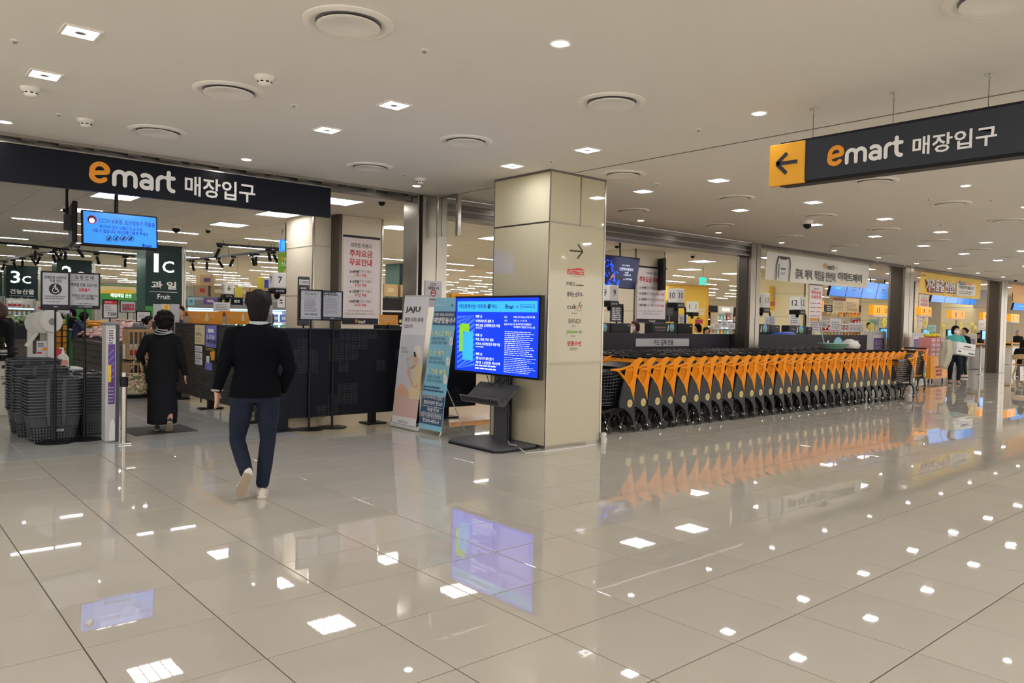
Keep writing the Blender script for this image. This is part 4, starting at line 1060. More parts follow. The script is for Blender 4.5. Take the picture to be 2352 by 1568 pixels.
def human(name, label, loc, yaw, H=1.72, J=None, top='cloth_black', bottom='trousers_navy', shoe='black', hair='hair', hairp='short', sleeve=1.0, hem=.84, voxel=.012,
          skirt=None, head_yaw=0.0, mask=False, group=None, legs=True, fat=1.0, lean=0.0, wide=1.0, collar=None, curl=.35, sits=False):
    s = H / 1.75
    D = dict(head=(0, .01, 1.615), neck=(0, -.012, 1.46), chest=(0, -.01, 1.27), waist=(0, 0, 1.06), pelvis=(0, 0, .92),
             ls=(-.172, -.01, 1.39), rs=(.172, -.01, 1.39), le=(-.235, -.03, 1.11), re=(.235, -.03, 1.11), lw=(-.25, .04, .87), rw=(.25, .04, .87), lt=(-.25, .07, .72), rt=(.25, .07, .72),
             lh=(-.09, 0, .88), rh=(.09, 0, .88), lk=(-.10, .03, .49), rk=(.10, .03, .49), la=(-.10, -.02, .09), ra=(.10, -.02, .09), lf=(-.11, .17, .03), rf=(.11, .17, .03), lside=None, rside=None)
    D.update(J or {})
    V = {k: (Vector(v) * s if v is not None else None) for k, v in D.items()}
    t = thing(name, label, 'person', loc, yaw, group)
    hd = V['head']; Rh = Matrix.Translation(hd) @ Matrix.Rotation(head_yaw, 4, 'Z') @ Matrix.Scale(s, 4)
    # ---- body
    m = MB()
    m.loft([[Rh @ Vector(p) for p in r] for r in ell_rings([(z, 0, cy, rx, ry) for z, cy, rx, ry in HEADP], 18)], 'skin')
    limb(m, [(Rh @ Vector((0, .092, .0)), .011 * s), (Rh @ Vector((0, .108, -.028)), .014 * s)], 'skin')
    for k in (-1, 1): limb(m, [(Rh @ Vector((k * .076, -.01, .012)), .014 * s), (Rh @ Vector((k * .079, -.012, -.028)), .010 * s)], 'skin')
    limb(m, [(Rh @ Vector((-.02, .093, -.062)), .008 * s), (Rh @ Vector((.02, .093, -.062)), .008 * s)], 'skin')
    limb(m, [(V['neck'] - Vector((0, 0, .05 * s)), .062 * s), (hd + Vector((0, -.02, -.07)) * s, .053 * s)], 'skin')
    def torso(e, mk, zmin=None, hemr=None):
        c, w, p, nk = V['chest'], V['waist'], V['pelvis'], V['neck']
        rs = [(nk.z + .0 * s, nk.x, nk.y, .062 * s + e, .060 * s + e), (nk.z - .045 * s, nk.x, nk.y, .115 * s * wide + e, .082 * s + e), (nk.z - .10 * s, nk.x * .7 + c.x * .3, c.y, .162 * s * wide + e, .105 * s * fat + e),
              (c.z, c.x, c.y, .165 * s * wide + e, .118 * s * fat + e), ((c.z + w.z) / 2, (c.x + w.x) / 2, (c.y + w.y) / 2, .155 * s * wide + e, .112 * s * fat + e), (w.z, w.x, w.y, .145 * s * wide + e, .105 * s * fat + e), (p.z, p.x, p.y, .168 * s * wide + e, .118 * s * fat + e)]
        if zmin is not None:
            rs = [r for r in rs if r[0] > zmin + .02]; l = rs[-1]
            rs.append((zmin, p.x, p.y, (hemr or .178) * s * wide + e, .125 * s * fat + e))
        else: rs.append((p.z - .09 * s, p.x, p.y, .14 * s * wide + e, .10 * s * fat + e))
        mbt = ell_rings(rs[::-1], 22)
        return mbt
    m.loft(torso(-.014, 'skin'), 'skin')
    for a in 'lr':
        sgn = -1 if a == 'l' else 1
        limb(m, [(V[a + 's'] * .96 + V['chest'] * .04, .040 * s), (V[a + 'e'], .036 * s), (V[a + 'w'], .026 * s)], 'skin')
        sd = V[a + 'side'] if V[a + 'side'] is not None else Vector((0, 1, 0)) if abs((V[a + 't'] - V[a + 'w']).normalized().y) < .8 else Vector((0, 0, 1))
        if a == 'r': hand(m, V['rw'], V['rt'], sd, curl, s)
        else: hand(m, V['lw'], V['lt'], sd, -curl, s)
        if legs:
            limb(m, [(V[a + 'h'], .075 * s), (V[a + 'k'], .052 * s), (V[a + 'a'], .036 * s)], 'skin')
            limb(m, [(V[a + 'a'], .036 * s), (V[a + 'f'], .025 * s)], 'skin')
    link('body', blob(m, voxel, 3, 'skin', 'body'), t)
    # ---- face
    for k in (-1, 1):
        o = link('eye', MB().ball((0, 0, 0), (.012 * s, .008 * s, .007 * s), 'white', 10, 6).ball((0, .006 * s, 0), (.006 * s, .004 * s, .006 * s), 'hair', 8, 6).mesh('eye', smooth=True), t, Rh @ Vector((k * .031, .088, .012)), head_yaw)
    if mask:
        mm = MB(); rr = []
        for z, cy, w, d in ((-.105, .04, .045, .052), (-.07, .030, .062, .080), (-.035, .022, .070, .090), (-.012, .02, .066, .090)):
            rr.append([Rh @ Vector((w * math.sin(a_), cy + d * math.cos(a_) * .98, z)) for a_ in [(-1.25 + 2.5 * k / 10) for k in range(11)]])
        for i in range(3):
            mm.add(rr[i] + rr[i + 1], [(k, k + 1, 12 + k, 11 + k) for k in range(10)], 'wht')
        link('face_mask', mm.mesh('face_mask', smooth=True), t)
    # ---- hair
    mh = MB()
    P = {'short': [(-.095, -.050, .060, .042), (-.06, -.040, .078, .066), (-.01, -.030, .088, .086), (.035, -.020, .092, .098), (.075, -.008, .090, .104), (.105, .0, .074, .088), (.128, .0, .04, .05)],
         'man': [(-.14, -.050, .054, .036), (-.10, -.054, .072, .046), (-.05, -.056, .083, .056), (-.005, -.046, .090, .074), (.02, -.030, .099, .096), (.05, -.020, .103, .106), (.082, -.014, .095, .100), (.106, -.010, .078, .084), (.126, -.006, .056, .062), (.142, -.004, .03, .034), (.150, .0, .01, .01)],
         'bob': [(-.14, -.06, .07, .05), (-.10, -.05, .092, .075), (-.04, -.035, .102, .098), (.02, -.025, .102, .106), (.07, -.010, .095, .108), (.11, .0, .07, .085), (.132, .0, .03, .04)],
         'bun': [(-.08, -.055, .055, .04), (-.04, -.042, .080, .070), (.0, -.032, .088, .086), (.05, -.018, .088, .098), (.09, -.008, .072, .086), (.122, -.004, .03, .04)],
         'curly': [(-.115, -.05, .07, .05), (-.07, -.045, .105, .085), (-.01, -.035, .122, .112), (.05, -.02, .126, .124), (.10, -.01, .105, .108), (.135, -.005, .06, .065), (.15, 0, .02, .02)]}[hairp]
    mh.loft([[Rh @ Vector(p) for p in r] for r in ell_rings([(z, 0, cy, rx, ry) for z, cy, rx, ry in P], 20)], hair)
    if hairp == 'curly':
        rc = random.Random(5)
        for _ in range(60):
            th, ph = rc.uniform(0, 2 * PI), rc.uniform(-.5, 1.3)
            p = (.115 * math.cos(th) * math.cos(ph), -.03 + .112 * math.sin(th) * math.cos(ph), .03 + .115 * math.sin(ph))
            if p[1] > .06 and p[2] < .05: continue
            mh.ball(Rh @ Vector(p), rc.uniform(.022, .034) * s, hair, 8, 6)
    if hairp == 'man':
        rc = random.Random(9)
        for _ in range(46):
            th = rc.uniform(0, 2 * PI); p0 = (.085 * math.cos(th), -.01 + .085 * math.sin(th), .085 + rc.uniform(-.01, .03)); p1 = (.104 * math.cos(th + .25), -.022 + .104 * math.sin(th + .25), rc.uniform(.02, .07))
            if p1[1] > .06: continue
            limb(mh, [(Rh @ Vector(p0), .014 * s), (Rh @ Vector(p1), .009 * s)], hair)
    if hairp == 'bun': mh.ball(Rh @ Vector((0, -.125, .02)), .045 * s, hair, 12, 8)
    link('hair', blob(mh, .009 if voxel < .011 else .012, 2, hair, 'hair'), t)
    # ---- clothes
    m = MB(); e = .012
    m.loft(torso(e, top, hem * s), top)
    for a in 'lr':
        w = V[a + 'e'].lerp(V[a + 'w'], sleeve * 2 - 1) if sleeve >= .5 else V[a + 's'].lerp(V[a + 'e'], sleeve * 2)
        ch = [(V[a + 's'] * .86 + V['chest'] * .14, .070 * s * fat), (V[a + 's'], .072 * s), (V[a + 's'].lerp(V[a + 'e'], .5), .060 * s + e * .5), ]
        if sleeve >= .5: ch += [(V[a + 'e'], .052 * s + e * .5), (w, .038 * s + e * .5)]
        else: ch[-1] = (w, .058 * s + e * .5)
        limb(m, ch, top)
    link('top', blob(m, max(.010, voxel), 6, top, 'top'), t)
    if collar:
        m = MB().loft(ell_rings([(V['neck'].z - .03 * s, V['neck'].x, V['neck'].y, .085 * s, .080 * s), (V['neck'].z + .015 * s, V['neck'].x, V['neck'].y - .004, .072 * s, .068 * s), (V['neck'].z + .02 * s, V['neck'].x, V['neck'].y - .004, .064 * s, .06 * s)], 20), collar)
        link('collar', m.mesh('collar', smooth=True), t)
    if not legs: return t, V, s
    m = MB(); p = V['pelvis']
    if skirt:
        rs = [(.94 * s, p.x, p.y, .15 * s, .11 * s)] + [(z * s, x, y, rx * s, ry * s) for z, x, y, rx, ry in skirt]
        m.loft(ell_rings(rs, 24), bottom)
    else:
        m.loft(ell_rings([(p.z - .12 * s, p.x, p.y, .13 * s * wide, .10 * s * fat), (p.z - .04 * s, p.x, p.y, .165 * s * wide + .006, .122 * s * fat), (p.z + .06 * s, p.x, p.y, .155 * s * wide + .006, .112 * s * fat)], 22), bottom)
        for a in 'lr': limb(m, [(V[a + 'h'] + Vector((0, 0, .01)), .092 * s * fat), (V[a + 'h'].lerp(V[a + 'k'], .5), .083 * s * fat), (V[a + 'k'], .066 * s), (V[a + 'k'].lerp(V[a + 'a'], .45), .064 * s), (V[a + 'a'] + (V[a + 'k'] - V[a + 'a']).normalized() * .03, .055 * s)], bottom)
    link('skirt' if skirt else 'trousers', blob(m, max(.010, voxel), 5, bottom, 'trousers'), t)
    for a in 'lr':
        A, F = V[a + 'a'], V[a + 'f']
        d = (F - A); fwd = Vector((d.x, d.y, 0)).normalized() if abs(d.z) < d.length * .75 else d.normalized()
        shoe_on(t, A, F, shoe, s)
    return t, V, s
def shoe_on(t, A, F, mk, s):
    """a low shoe: heel under the ankle A, toe at F"""
    d = F - A; up = Vector((0, 0, 1))
    heel_dir = (d - up * d.dot(up)).normalized() if abs(d.z) < .6 * d.length else d.normalized()
    if abs(d.z) < .6 * d.length: f, u, o = heel_dir, up, Vector((A.x, A.y, 0))
    else:
        f = d.normalized(); q = Vector((0, -1, 0)); q = (q - f * q.dot(f)).normalized(); u = -q; o = A + q * .0 - u * .055 * s
    r = f.cross(u)
    M = Matrix(((r.x, f.x, u.x, o.x), (r.y, f.y, u.y, o.y), (r.z, f.z, u.z, o.z), (0, 0, 0, 1)))
    L = .27 * s; b = -.065 * s
    prof = [(0, .026, .075), (.06, .033, .085), (.2, .036, .085), (.42, .037, .066), (.65, .046, .050), (.85, .043, .038), (.97, .026, .026)]
    rings = []; so = []
    for q, w, h in prof:
        y = b + q * L; w *= s; h *= s
        rings.append([(w * math.cos(a) * (1 if math.sin(a) < .3 else .82), y, .016 * s + max(0, h - .016 * s) * (math.sin(a) * .5 + .5)) for a in [2 * PI * k / 12 for k in range(12)]])
        so.append((w * 1.06, y))
    o1 = link('shoe', MB().loft(rings, mk, M).mesh('shoe', smooth=True), t)
    outline = [(w, y) for w, y in so] + [(0, b + L * 1.0)] + [(-w, y) for w, y in so[::-1]] + [(0, b - .006)]
    m = MB().prism(outline, 0, .022 * s, 'sole' if mk[:5] == 'shoe_' else 'rubber', M)
    if mk == 'shoe_white':
        for k in range(9):
            y = b + L * (.08 + .1 * k); m.box(-.028 * s, .028 * s, y - .004, y + .004, -.004, 0, 'sole', M)
        m.prism([(x * 1.01, y) for x, y in outline], .006 * s, .024 * s, 'shoe_white', M)
    link('sole', m.mesh('sole'), o1)

p = PZ(585, 1142)
VM, VV, VS = human('person', 'man in black cardigan and navy trousers walking away across the beige tiles', (p.x, p.y, 0), -math.atan2(p.x, p.y), 1.735,
      dict(head=(0.012, .01, 1.592), neck=(.012, -.012, 1.455), ls=(-.178, -.01, 1.375), rs=(.180, -.01, 1.365), le=(-.252, -.04, 1.10), lw=(-.305, .03, .90), lt=(-.30, .05, .75), re=(.268, -.05, 1.08), rw=(.215, .13, .88), rt=(.16, .20, .84),
           lside=(.25, 1, 0), pelvis=(-.005, 0, .92), lh=(-.098, 0, .87), lk=(-.145, .10, .47), la=(-.060, -.13, .215), lf=(-.115, -.02, .045), rh=(.098, 0, .87), rk=(.10, .05, .47), ra=(.058, .0, .09), rf=(.068, .19, .03)),
      top='knit_black', bottom='trousers_navy', shoe='shoe_white', hairp='man', hem=.845, voxel=.0075, fat=1.08, wide=1.12, collar='shirt', sleeve=.96)
m = MB().tube([VV['lw'] + Vector((.04 * math.cos(a), .04 * math.sin(a), .0)) for a in [2 * PI * k / 16 for k in range(17)]], .010, 'chrome', 6, cap=False)
link('watch', m.mesh('watch', smooth=True), VM)

p = PZ(372, 990)
VM, VV, VS = human('person', 'woman with short curly dark hair, black jacket and long dark skirt, carrying a patterned bag', (p.x, p.y, 0), -math.atan2(p.x, p.y) - .05, 1.535,
      dict(head=(.02, .01, 1.60), neck=(.01, -.01, 1.44), ls=(-.185, -.01, 1.36), rs=(.185, -.01, 1.36), le=(-.30, .02, 1.10), lw=(-.27, .14, .98), lt=(-.22, .26, .98), re=(.255, -.03, 1.06), rw=(.30, .02, .83), rt=(.31, .05, .69),
           la=(-.07, .08, .09), lf=(-.08, .27, .03), ra=(.115, -.20, .16), rf=(.10, -.05, .03), rk=(.10, .06, .45)),
      top='cloth_black', bottom='skirt_char', shoe='shoe_black', hairp='curly', hem=.70, voxel=.010, wide=1.18, fat=1.15,
      skirt=[(.80, 0, 0, .185, .15), (.55, 0, 0, .195, .165), (.30, .005, 0, .205, .175), (.115, .0, .0, .20, .18)], sleeve=.97)
# pale sole of the raised right shoe
m = MB()
for k in range(8): m.bar((-.10 * VS + .026 * k * VS, 0, 0), (-.10 * VS + .026 * (k + 1) * VS, 0, 0), .01, .01, 'wht')
sc_ = MB(); n_ = VV['neck']
for k, (r_, z_) in enumerate(((.075, .02), (.088, .0), (.098, -.025))):
    sc_.tube([(n_.x + r_ * math.cos(a), n_.y + r_ * .95 * math.sin(a), n_.z + z_ * VS + .012 * math.sin(2 * a + k)) for a in [2 * PI * q / 20 for q in range(21)]], .016, 'ink' if k % 2 else 'cloth_black', 7, cap=False)
    sc_.tube([(n_.x + (r_ + .013) * math.cos(a), n_.y + (r_ + .013) * .95 * math.sin(a), n_.z + z_ * VS + .008 + .012 * math.sin(2 * a + k)) for a in [2 * PI * q / 20 for q in range(21)]], .005, 'wht', 5, cap=False)
link('scarf', sc_.mesh('scarf', smooth=True), VM)
# patterned bag hanging from her left arm
bm_ = MB(); c = Vector((-.36, .02, .70)) * VS
bm_.loft(ell_rings([(c.z - .14, c.x, c.y, .10, .07), (c.z - .12, c.x, c.y, .155, .10), (c.z - .02, c.x, c.y, .165, .10), (c.z + .08, c.x, c.y, .14, .075), (c.z + .13, c.x + .01, c.y, .10, .03)], 18), 'camo')
pw = Vector(VM.location); t = thing('handbag', 'olive and brown camouflage handbag hanging from the curly haired woman\'s arm', 'bag', (pw.x, pw.y, 0), VM.rotation_euler.z)
link('bag_body', blob(bm_, .012, 4, 'camo', 'bag_body'), t)
link('strap', MB().tube([(c.x - .08, c.y, c.z + .11), (c.x - .0, c.y + .02, c.z + .30), (-.29 * VS, .05, 1.06 * VS), (c.x + .06, c.y + .02, c.z + .26), (c.x + .08, c.y, c.z + .11)], .011, 'camo', 6).mesh('strap', smooth=True), t)

# shoppers and staff farther in
def crowd(px, py, yaw, lab, **k):
    p = PZ(px, py); return human('person', lab, (p.x, p.y, 0), yaw, **k)
crowd(177, 844, -1.75, 'shopper in navy padded vest leaning over the produce stand', H=1.56, top='vest_navy', bottom='trousers_brown', shoe='offwhite', hairp='curly', mask=True, hem=.80, fat=1.2, sleeve=.97,
      J=dict(head=(0, .20, 1.50), neck=(0, .10, 1.38), chest=(0, .04, 1.22), re=(.22, .20, 1.10), rw=(.14, .40, .98), rt=(.10, .55, .96), le=(-.22, .20, 1.10), lw=(-.14, .40, .98), lt=(-.10, .55, .96)))
p = PY(166, 712, 24.6); human('person', 'masked shopper half hidden behind the navy vest shopper', (p.x, 24.6, 0), 1.9, 1.58, top='cloth_black', bottom='black', hairp='bob', mask=True, voxel=.014)
p = PY(5, 740, 13.6); VM, VV, VS = human('person', 'shopper in black sweater cut by the left picture edge beside the bottles', (1.76, 13.7, 0), 1.2, 1.66, top='cloth_black', bottom='black', hair='hair_br', hairp='bob', voxel=.014,
      J=dict(head=(0, .10, 1.58), re=(.24, .10, 1.08), rw=(.16, .32, 1.0), rt=(.1, .46, 1.0), le=(-.24, .10, 1.08), lw=(-.16, .32, 1.0), lt=(-.10, .46, 1.0)))
p = PY(728, 745, 10.6); human('person', 'clerk in grey top bent forward behind the perforated panel', (p.x, 10.7, 0), PI, 1.60, top='cloth_grey', bottom='black', hairp='short', voxel=.014, wide=1.25,
      J=dict(head=(0, .36, 1.14), neck=(0, .24, 1.20), ls=(-.2, .10, 1.26), rs=(.2, .10, 1.26), chest=(0, .06, 1.18), le=(-.27, .2, 1.0), re=(.27, .2, 1.0), lw=(-.2, .4, .9), rw=(.2, .4, .9), lt=(-.2, .5, .9), rt=(.2, .5, .9)))
p = PY(413, 722, 15.5); human('person', 'clerk with glasses and black mask left of the orange boards', (p.x, 15.5, 0), 2.6, 1.66, top='navy3', bottom='black', hairp='short', voxel=.014)
p = PY(665, 738, 12.5); human('person', 'shopper with reddish hair behind the cream pier edge', (p.x, 13.4, 0), 1.2, 1.58, top='cloth_black', bottom='black', hair='hair_br', hairp='bob', voxel=.014)
p = PY(318, 740, 16.0); human('person', 'shopper in a dark cap and grey coat bending over the crate shelf', (p.x, 16.0, 0), -2.0, 1.60, top='cloth_grey', bottom='black', hair='black', hairp='bun', voxel=.014,
      J=dict(head=(0, .22, 1.46), neck=(0, .14, 1.36), chest=(0, .05, 1.22)))
p = PY(455, 716, 17.0); human('person', 'bending shopper with a dark cap behind the orange boards, left one', (p.x, 18.5, 0), 2.2, 1.62, top='black', bottom='black', hairp='short', voxel=.014)
p = PY(480, 716, 17.0); human('person', 'bending shopper with light hair behind the orange boards, right one', (p.x, 18.9, 0), 1.2, 1.60, top='cloth_grey', bottom='black', hair='woodpale', hairp='short', voxel=.014)
# right: teal woman with a white carton, companion, seated person, tellers
p = PZ(2190, 880)
TEAL = human('person', 'masked woman in teal top walking with a coat and a white carton', (p.x, p.y, 0), 2.05, 1.62, top='teal', bottom='trousers_navy', shoe='wht', hairp='bob', mask=True, sleeve=.62, hem=.86, head_yaw=.35, fat=1.15,
      J=dict(re=(.27, -.02, 1.12), rw=(.27, .16, .97), rt=(.22, .26, .92), le=(-.30, .02, 1.12), lw=(-.16, .28, .96), lt=(-.08, .36, .90), lk=(-.12, .12, .49), la=(-.10, .14, .09), lf=(-.11, .34, .03), rk=(.10, .05, .47), ra=(.09, -.10, .10), rf=(.09, .08, .03)))
p = PZ(2212, 866); human('person', 'dark haired companion in black walking close behind the teal woman', (p.x, p.y, 0), .9, 1.58, top='cloth_black', bottom='black', shoe='wht', hairp='bun', voxel=.014)
SEAT = PZ(2345, 866)
human('person', 'person in black seated on the pale wooden chair at right', (SEAT.x + .1, SEAT.y, .02), -1.25, 1.66, top='cloth_black', bottom='cloth_grey', hair='hair', hairp='bob', voxel=.014, hem=.40,
      J=dict(head=(0, .04, 1.13), neck=(0, -.02, .98), chest=(0, -.04, .80), waist=(0, -.04, .60), pelvis=(0, -.04, .47), ls=(-.17, -.03, .91), rs=(.17, -.03, .91), le=(-.24, .05, .66), re=(.24, .05, .66), lw=(-.14, .26, .60), rw=(.14, .26, .60), lt=(-.06, .36, .58), rt=(.06, .36, .58),
             lh=(-.10, -.02, .47), rh=(.10, -.02, .47), lk=(-.12, .40, .47), rk=(.12, .40, .47), la=(-.12, .40, .09), ra=(.12, .40, .09), lf=(-.12, .58, .03), rf=(.12, .58, .03)))
for px, py, Y, yaw, lab, kw in ((1459, 745, 11.0, 1.6, 'masked cashier with brown hair below the poster pier', dict(hair='hair_br', hairp='bob', mask=True, top='navy3')),
        (1603, 750, 12.2, 1.0, 'dark haired cashier leaning at the till near the yellow column', dict(hairp='bob', top='offwhite')),
        (1638, 752, 13.5, 2.0, 'shopper in a beige bucket hat at the till', dict(hair='beigecloth', hairp='curly', top='beigecloth')),
        (1622, 758, 11.6, 2.9, 'shopper in a black cap between the beige and dark haired heads', dict(hair='black', hairp='short', top='black')),
        (1702, 760, 12.6, 1.4, 'shopper in a pale green cap left of the steel pillar', dict(hair='paleyellow', hairp='curly', top='lightgrey')),
        (1996, 745, 13.5, 2.4, 'shopper with dark hair below the order notices', dict(hairp='short', top='lightgrey')),
        (2063, 750, 10.4, 2.0, 'shopper in dark coat left of the second steel pillar', dict(hairp='bob', top='midgrey')),
        (2112, 757, 13.0, 1.8, 'cashier at till nine under the yellow banner', dict(hairp='short', top='cloth_black')),
        (2145, 760, 12.0, 2.2, 'cashier in white at the tills left of the teal woman', dict(hairp='short', top='wht')),
        (2248, 768, 11.0, 2.6, 'cashier in black at the yellow topped till', dict(hairp='short', top='cloth_black')),
        (2338, 762, 11.2, 2.0, 'shopper in lilac cap at the far right', dict(hair='violet', hairp='short', top='cloth_black'))):
    p = PY(px, py, Y)
    human('person', lab, (p.x, Y, 0), yaw, max(1.35, min(1.72, p.z + .09)), voxel=.016, bottom='black', **kw)
bpy.data.scenes.remove(_sc)
# ================================================================ shopping carts
CARTW = .56
def clip_line(poly, p, d):
    """part of the line p+t*d inside a convex polygon (counter-clockwise)"""
    t0, t1 = -9, 9
    for i in range(len(poly)):
        a, b_ = poly[i], poly[(i + 1) % len(poly)]
        ex, ey = b_[0] - a[0], b_[1] - a[1]
        num = ex * (p[1] - a[1]) - ey * (p[0] - a[0]); den = ex * d[1] - ey * d[0]
        if abs(den) < 1e-9:
            if num < 0: return None
            continue
        t = -num / den
        if den > 0: t0 = max(t0, t)
        else: t1 = min(t1, t)
    return (t0, t1) if t1 - t0 > .01 else None
def yplane(y): return Matrix(((1, 0, 0, 0), (0, 0, -1, y), (0, 1, 0, 0), (0, 0, 0, 1)))     # (x, z) drawing -> upright sheet at y
LEG = [(-.067, .122), (-.094, .31), (-.115, .43), (-.163, .533), (-.214, .632), (-.323, .745), (-.353, .672), (-.393, .518), (-.42, .399), (-.412, .351), (-.33, .338), (-.267, .307), (-.21, .265), (-.171, .227), (-.14, .175), (-.12, .118)]
def side_frame(y):
    m = MB(); M = yplane(y + .018); w = .034
    def pr(p, mk='orange_cart', w=w): m.prism(p, 0, w, mk, M)
    pr([(-.016, 1.024), (.013, 1.030), (.042, 1.016), (.048, .995), (.030, .975), (-.010, .940), (-.037, .907), (-.073, .784), (-.095, .662), (-.118, .52), (-.113, .43), (-.135, .48), (-.163, .533), (-.214, .632), (-.228, .667), (-.158, .752), (-.145, .909), (-.159, .945), (-.127, .98), (-.06, 1.005)])
    pr([(-.595, .877), (-.595, .862), (-.457, .850), (-.438, .856), (-.276, .886), (-.263, .893), (-.145, .909), (-.145, .950), (-.159, .945), (-.277, .912), (-.394, .892)])
    pr([(-.595, .870), (-.457, .846), (-.404, .808), (-.323, .735), (-.214, .622), (-.214, .645), (-.228, .667), (-.311, .766), (-.318, .775), (-.438, .858)])
    G_ = [(-.311, .766), (-.228, .667), (-.158, .752), (-.145, .909), (-.263, .895)]
    for ang, n_ in ((1.25, 11), (-.55, 12)):
        d = (math.cos(ang), math.sin(ang)); q = (-d[1], d[0])
        for k in range(-n_, n_ + 1):
            p = (-.215 + q[0] * k * .020, .79 + q[1] * k * .020)
            r = clip_line(G_, p, d)
            if r:
                a = (p[0] + d[0] * r[0], y + .006, p[1] + d[1] * r[0]); b_ = (p[0] + d[0] * r[1], y + .006, p[1] + d[1] * r[1])
                m.bar(a, b_, .012, .009, 'orange_cart', up=(0, 1, 0))
    m.bar((-.263, y, .895), (-.311, y, .766), .02, .014, 'orange_cart', up=(0, 1, 0))
    return m
def leg_panel(y): return MB().prism(LEG, 0, .03, 'plastic_cart', yplane(y + .018))
def basket_mb():
    m = MB(); XN, XR = -.98, -.10
    def P(u, v, side):                       # u along the side 0 nose..1 rear, v 0 bottom..1 top
        x = XN + (XR - XN) * u; zt = .845 + .09 * u ** 2; zb = .40 + .03 * (1 - u)
        ins = .085 * (1 - u) + .05 * (1 - v)
        y = ins if side < 0 else CARTW - ins
        return Vector((x + .05 * (1 - v) * (1 - u), y, zb + (zt - zb) * v - .03 * math.sin(PI * u) * (1 - v)))
    for sd in (-1, 1):
        for i in range(12):
            v = i / 11
            for k in range(6): m.bar(P(k / 6, v, sd), P((k + 1) / 6, v, sd), .010 if i < 11 else .034, .014 if i < 11 else .03, 'plastic_dk', up=(0, 1, 0))
        for k in range(17):
            m.bar(P(k / 16, 0, sd), P(k / 16, 1, sd), .012, .010, 'plastic_dk', up=(1, 0, 0))
    for v in [i / 8 for i in range(9)]: m.bar(P(0, v, -1), P(0, v, 1), .012, .012, 'plastic_dk')
    for w in range(9):
        f_ = w / 8; m.bar(P(0, 0, -1).lerp(P(0, 0, 1), f_), P(0, 1, -1).lerp(P(0, 1, 1), f_), .012, .012, 'plastic_dk')
        m.bar(P(0, 0, -1).lerp(P(0, 0, 1), f_), P(1, 0, -1).lerp(P(1, 0, 1), f_), .016, .010, 'plastic_dk')
    m.bar(P(0, 1, -1), P(0, 1, 1), .05, .04, 'plastic_dk')
    return m
def handle_mb(): return MB().tube([(.018, .01, 1.012), (.03, .05, 1.022), (.03, CARTW - .05, 1.022), (.018, CARTW - .01, 1.012)], .018, 'black', 8)
def coin_mb():
    m = MB().box(-.02, .045, .30, .40, 1.0, 1.045, 'dkgrey').box(-.004, .012, .33, .37, 1.045, 1.047, 'wht')
    return m.tube([(.0, .30, 1.02), (-.05, .26, .98), (-.12, .28, .99)], .006, 'chrome', 5)
def seat_mb(): return MB().prism([(-.10, .93), (-.09, .96), (-.30, .90), (-.30, .88)], 0, -(CARTW - .16), 'plastic_dk', yplane(.08)).prism([(-.06, .90), (-.04, .965), (-.06, .975), (-.10, .92)], 0, -(CARTW - .12), 'orange_cart', yplane(.06))
def base_mb():
    m = MB()
    for y in (.05, CARTW - .05):
        m.tube([(-.10, y, .30), (-.26, y, .325), (-.42, y + (.02 if y < .2 else -.02), .335), (-.80, y + (.05 if y < .2 else -.05), .27)], .022, 'plastic_cart', 6)
        m.tube([(-.30, y + (.02 if y < .2 else -.02), .31), (-.44, y + (.03 if y < .2 else -.03), .27), (-.52, y + (.03 if y < .2 else -.03), .20), (-.545, y + (.03 if y < .2 else -.03), .125)], .016, 'plastic_cart', 6)
    for x, z in ((-.14, .305), (-.42, .335), (-.79, .27)): m.bar((x, .06, z), (x, CARTW - .06, z), .03, .02, 'plastic_cart')
    for k in range(5): y = .12 + k * .08; m.bar((-.42, y, .335), (-.79, y, .27), .014, .012, 'plastic_cart')
    return m
def caster_mb():
    m = MB().lathe([(.0, .13), (.02, .13), (.02, .105), (.024, .10), (.024, .095), (.0, .095)], 'steel_dk', 10)
    for y in (-.022, .022): m.prism([(-.02, .098), (.03, .098), (.045, .05), (.04, .03), (.025, .03)], 0, .005, 'plastic_cart', yplane(y))
    m.prism([(-.03, .09), (.025, .10), (.03, .07), (-.01, .06)], 0, .05, 'chrome', yplane(.025))
    return m
def wheel_mb(): return MB().lathe([(.0, -.014), (.02, -.015), (.030, -.012), (.050, -.014), (.055, -.008), (.055, .008), (.050, .014), (.030, .012), (.02, .015), (.0, .014)], 'rubber', 18, M=Matrix.Translation((.032, 0, .055)) @ Matrix.Rotation(PI / 2, 4, 'X')).lathe([(.0, -.016), (.018, -.0165), (.018, .0165), (.0, .016)], 'grey', 12, M=Matrix.Translation((.032, 0, .055)) @ Matrix.Rotation(PI / 2, 4, 'X'))
CAST = ((-.072, .02), (-.072, CARTW - .02), (-.56, .08), (-.56, CARTW - .08))
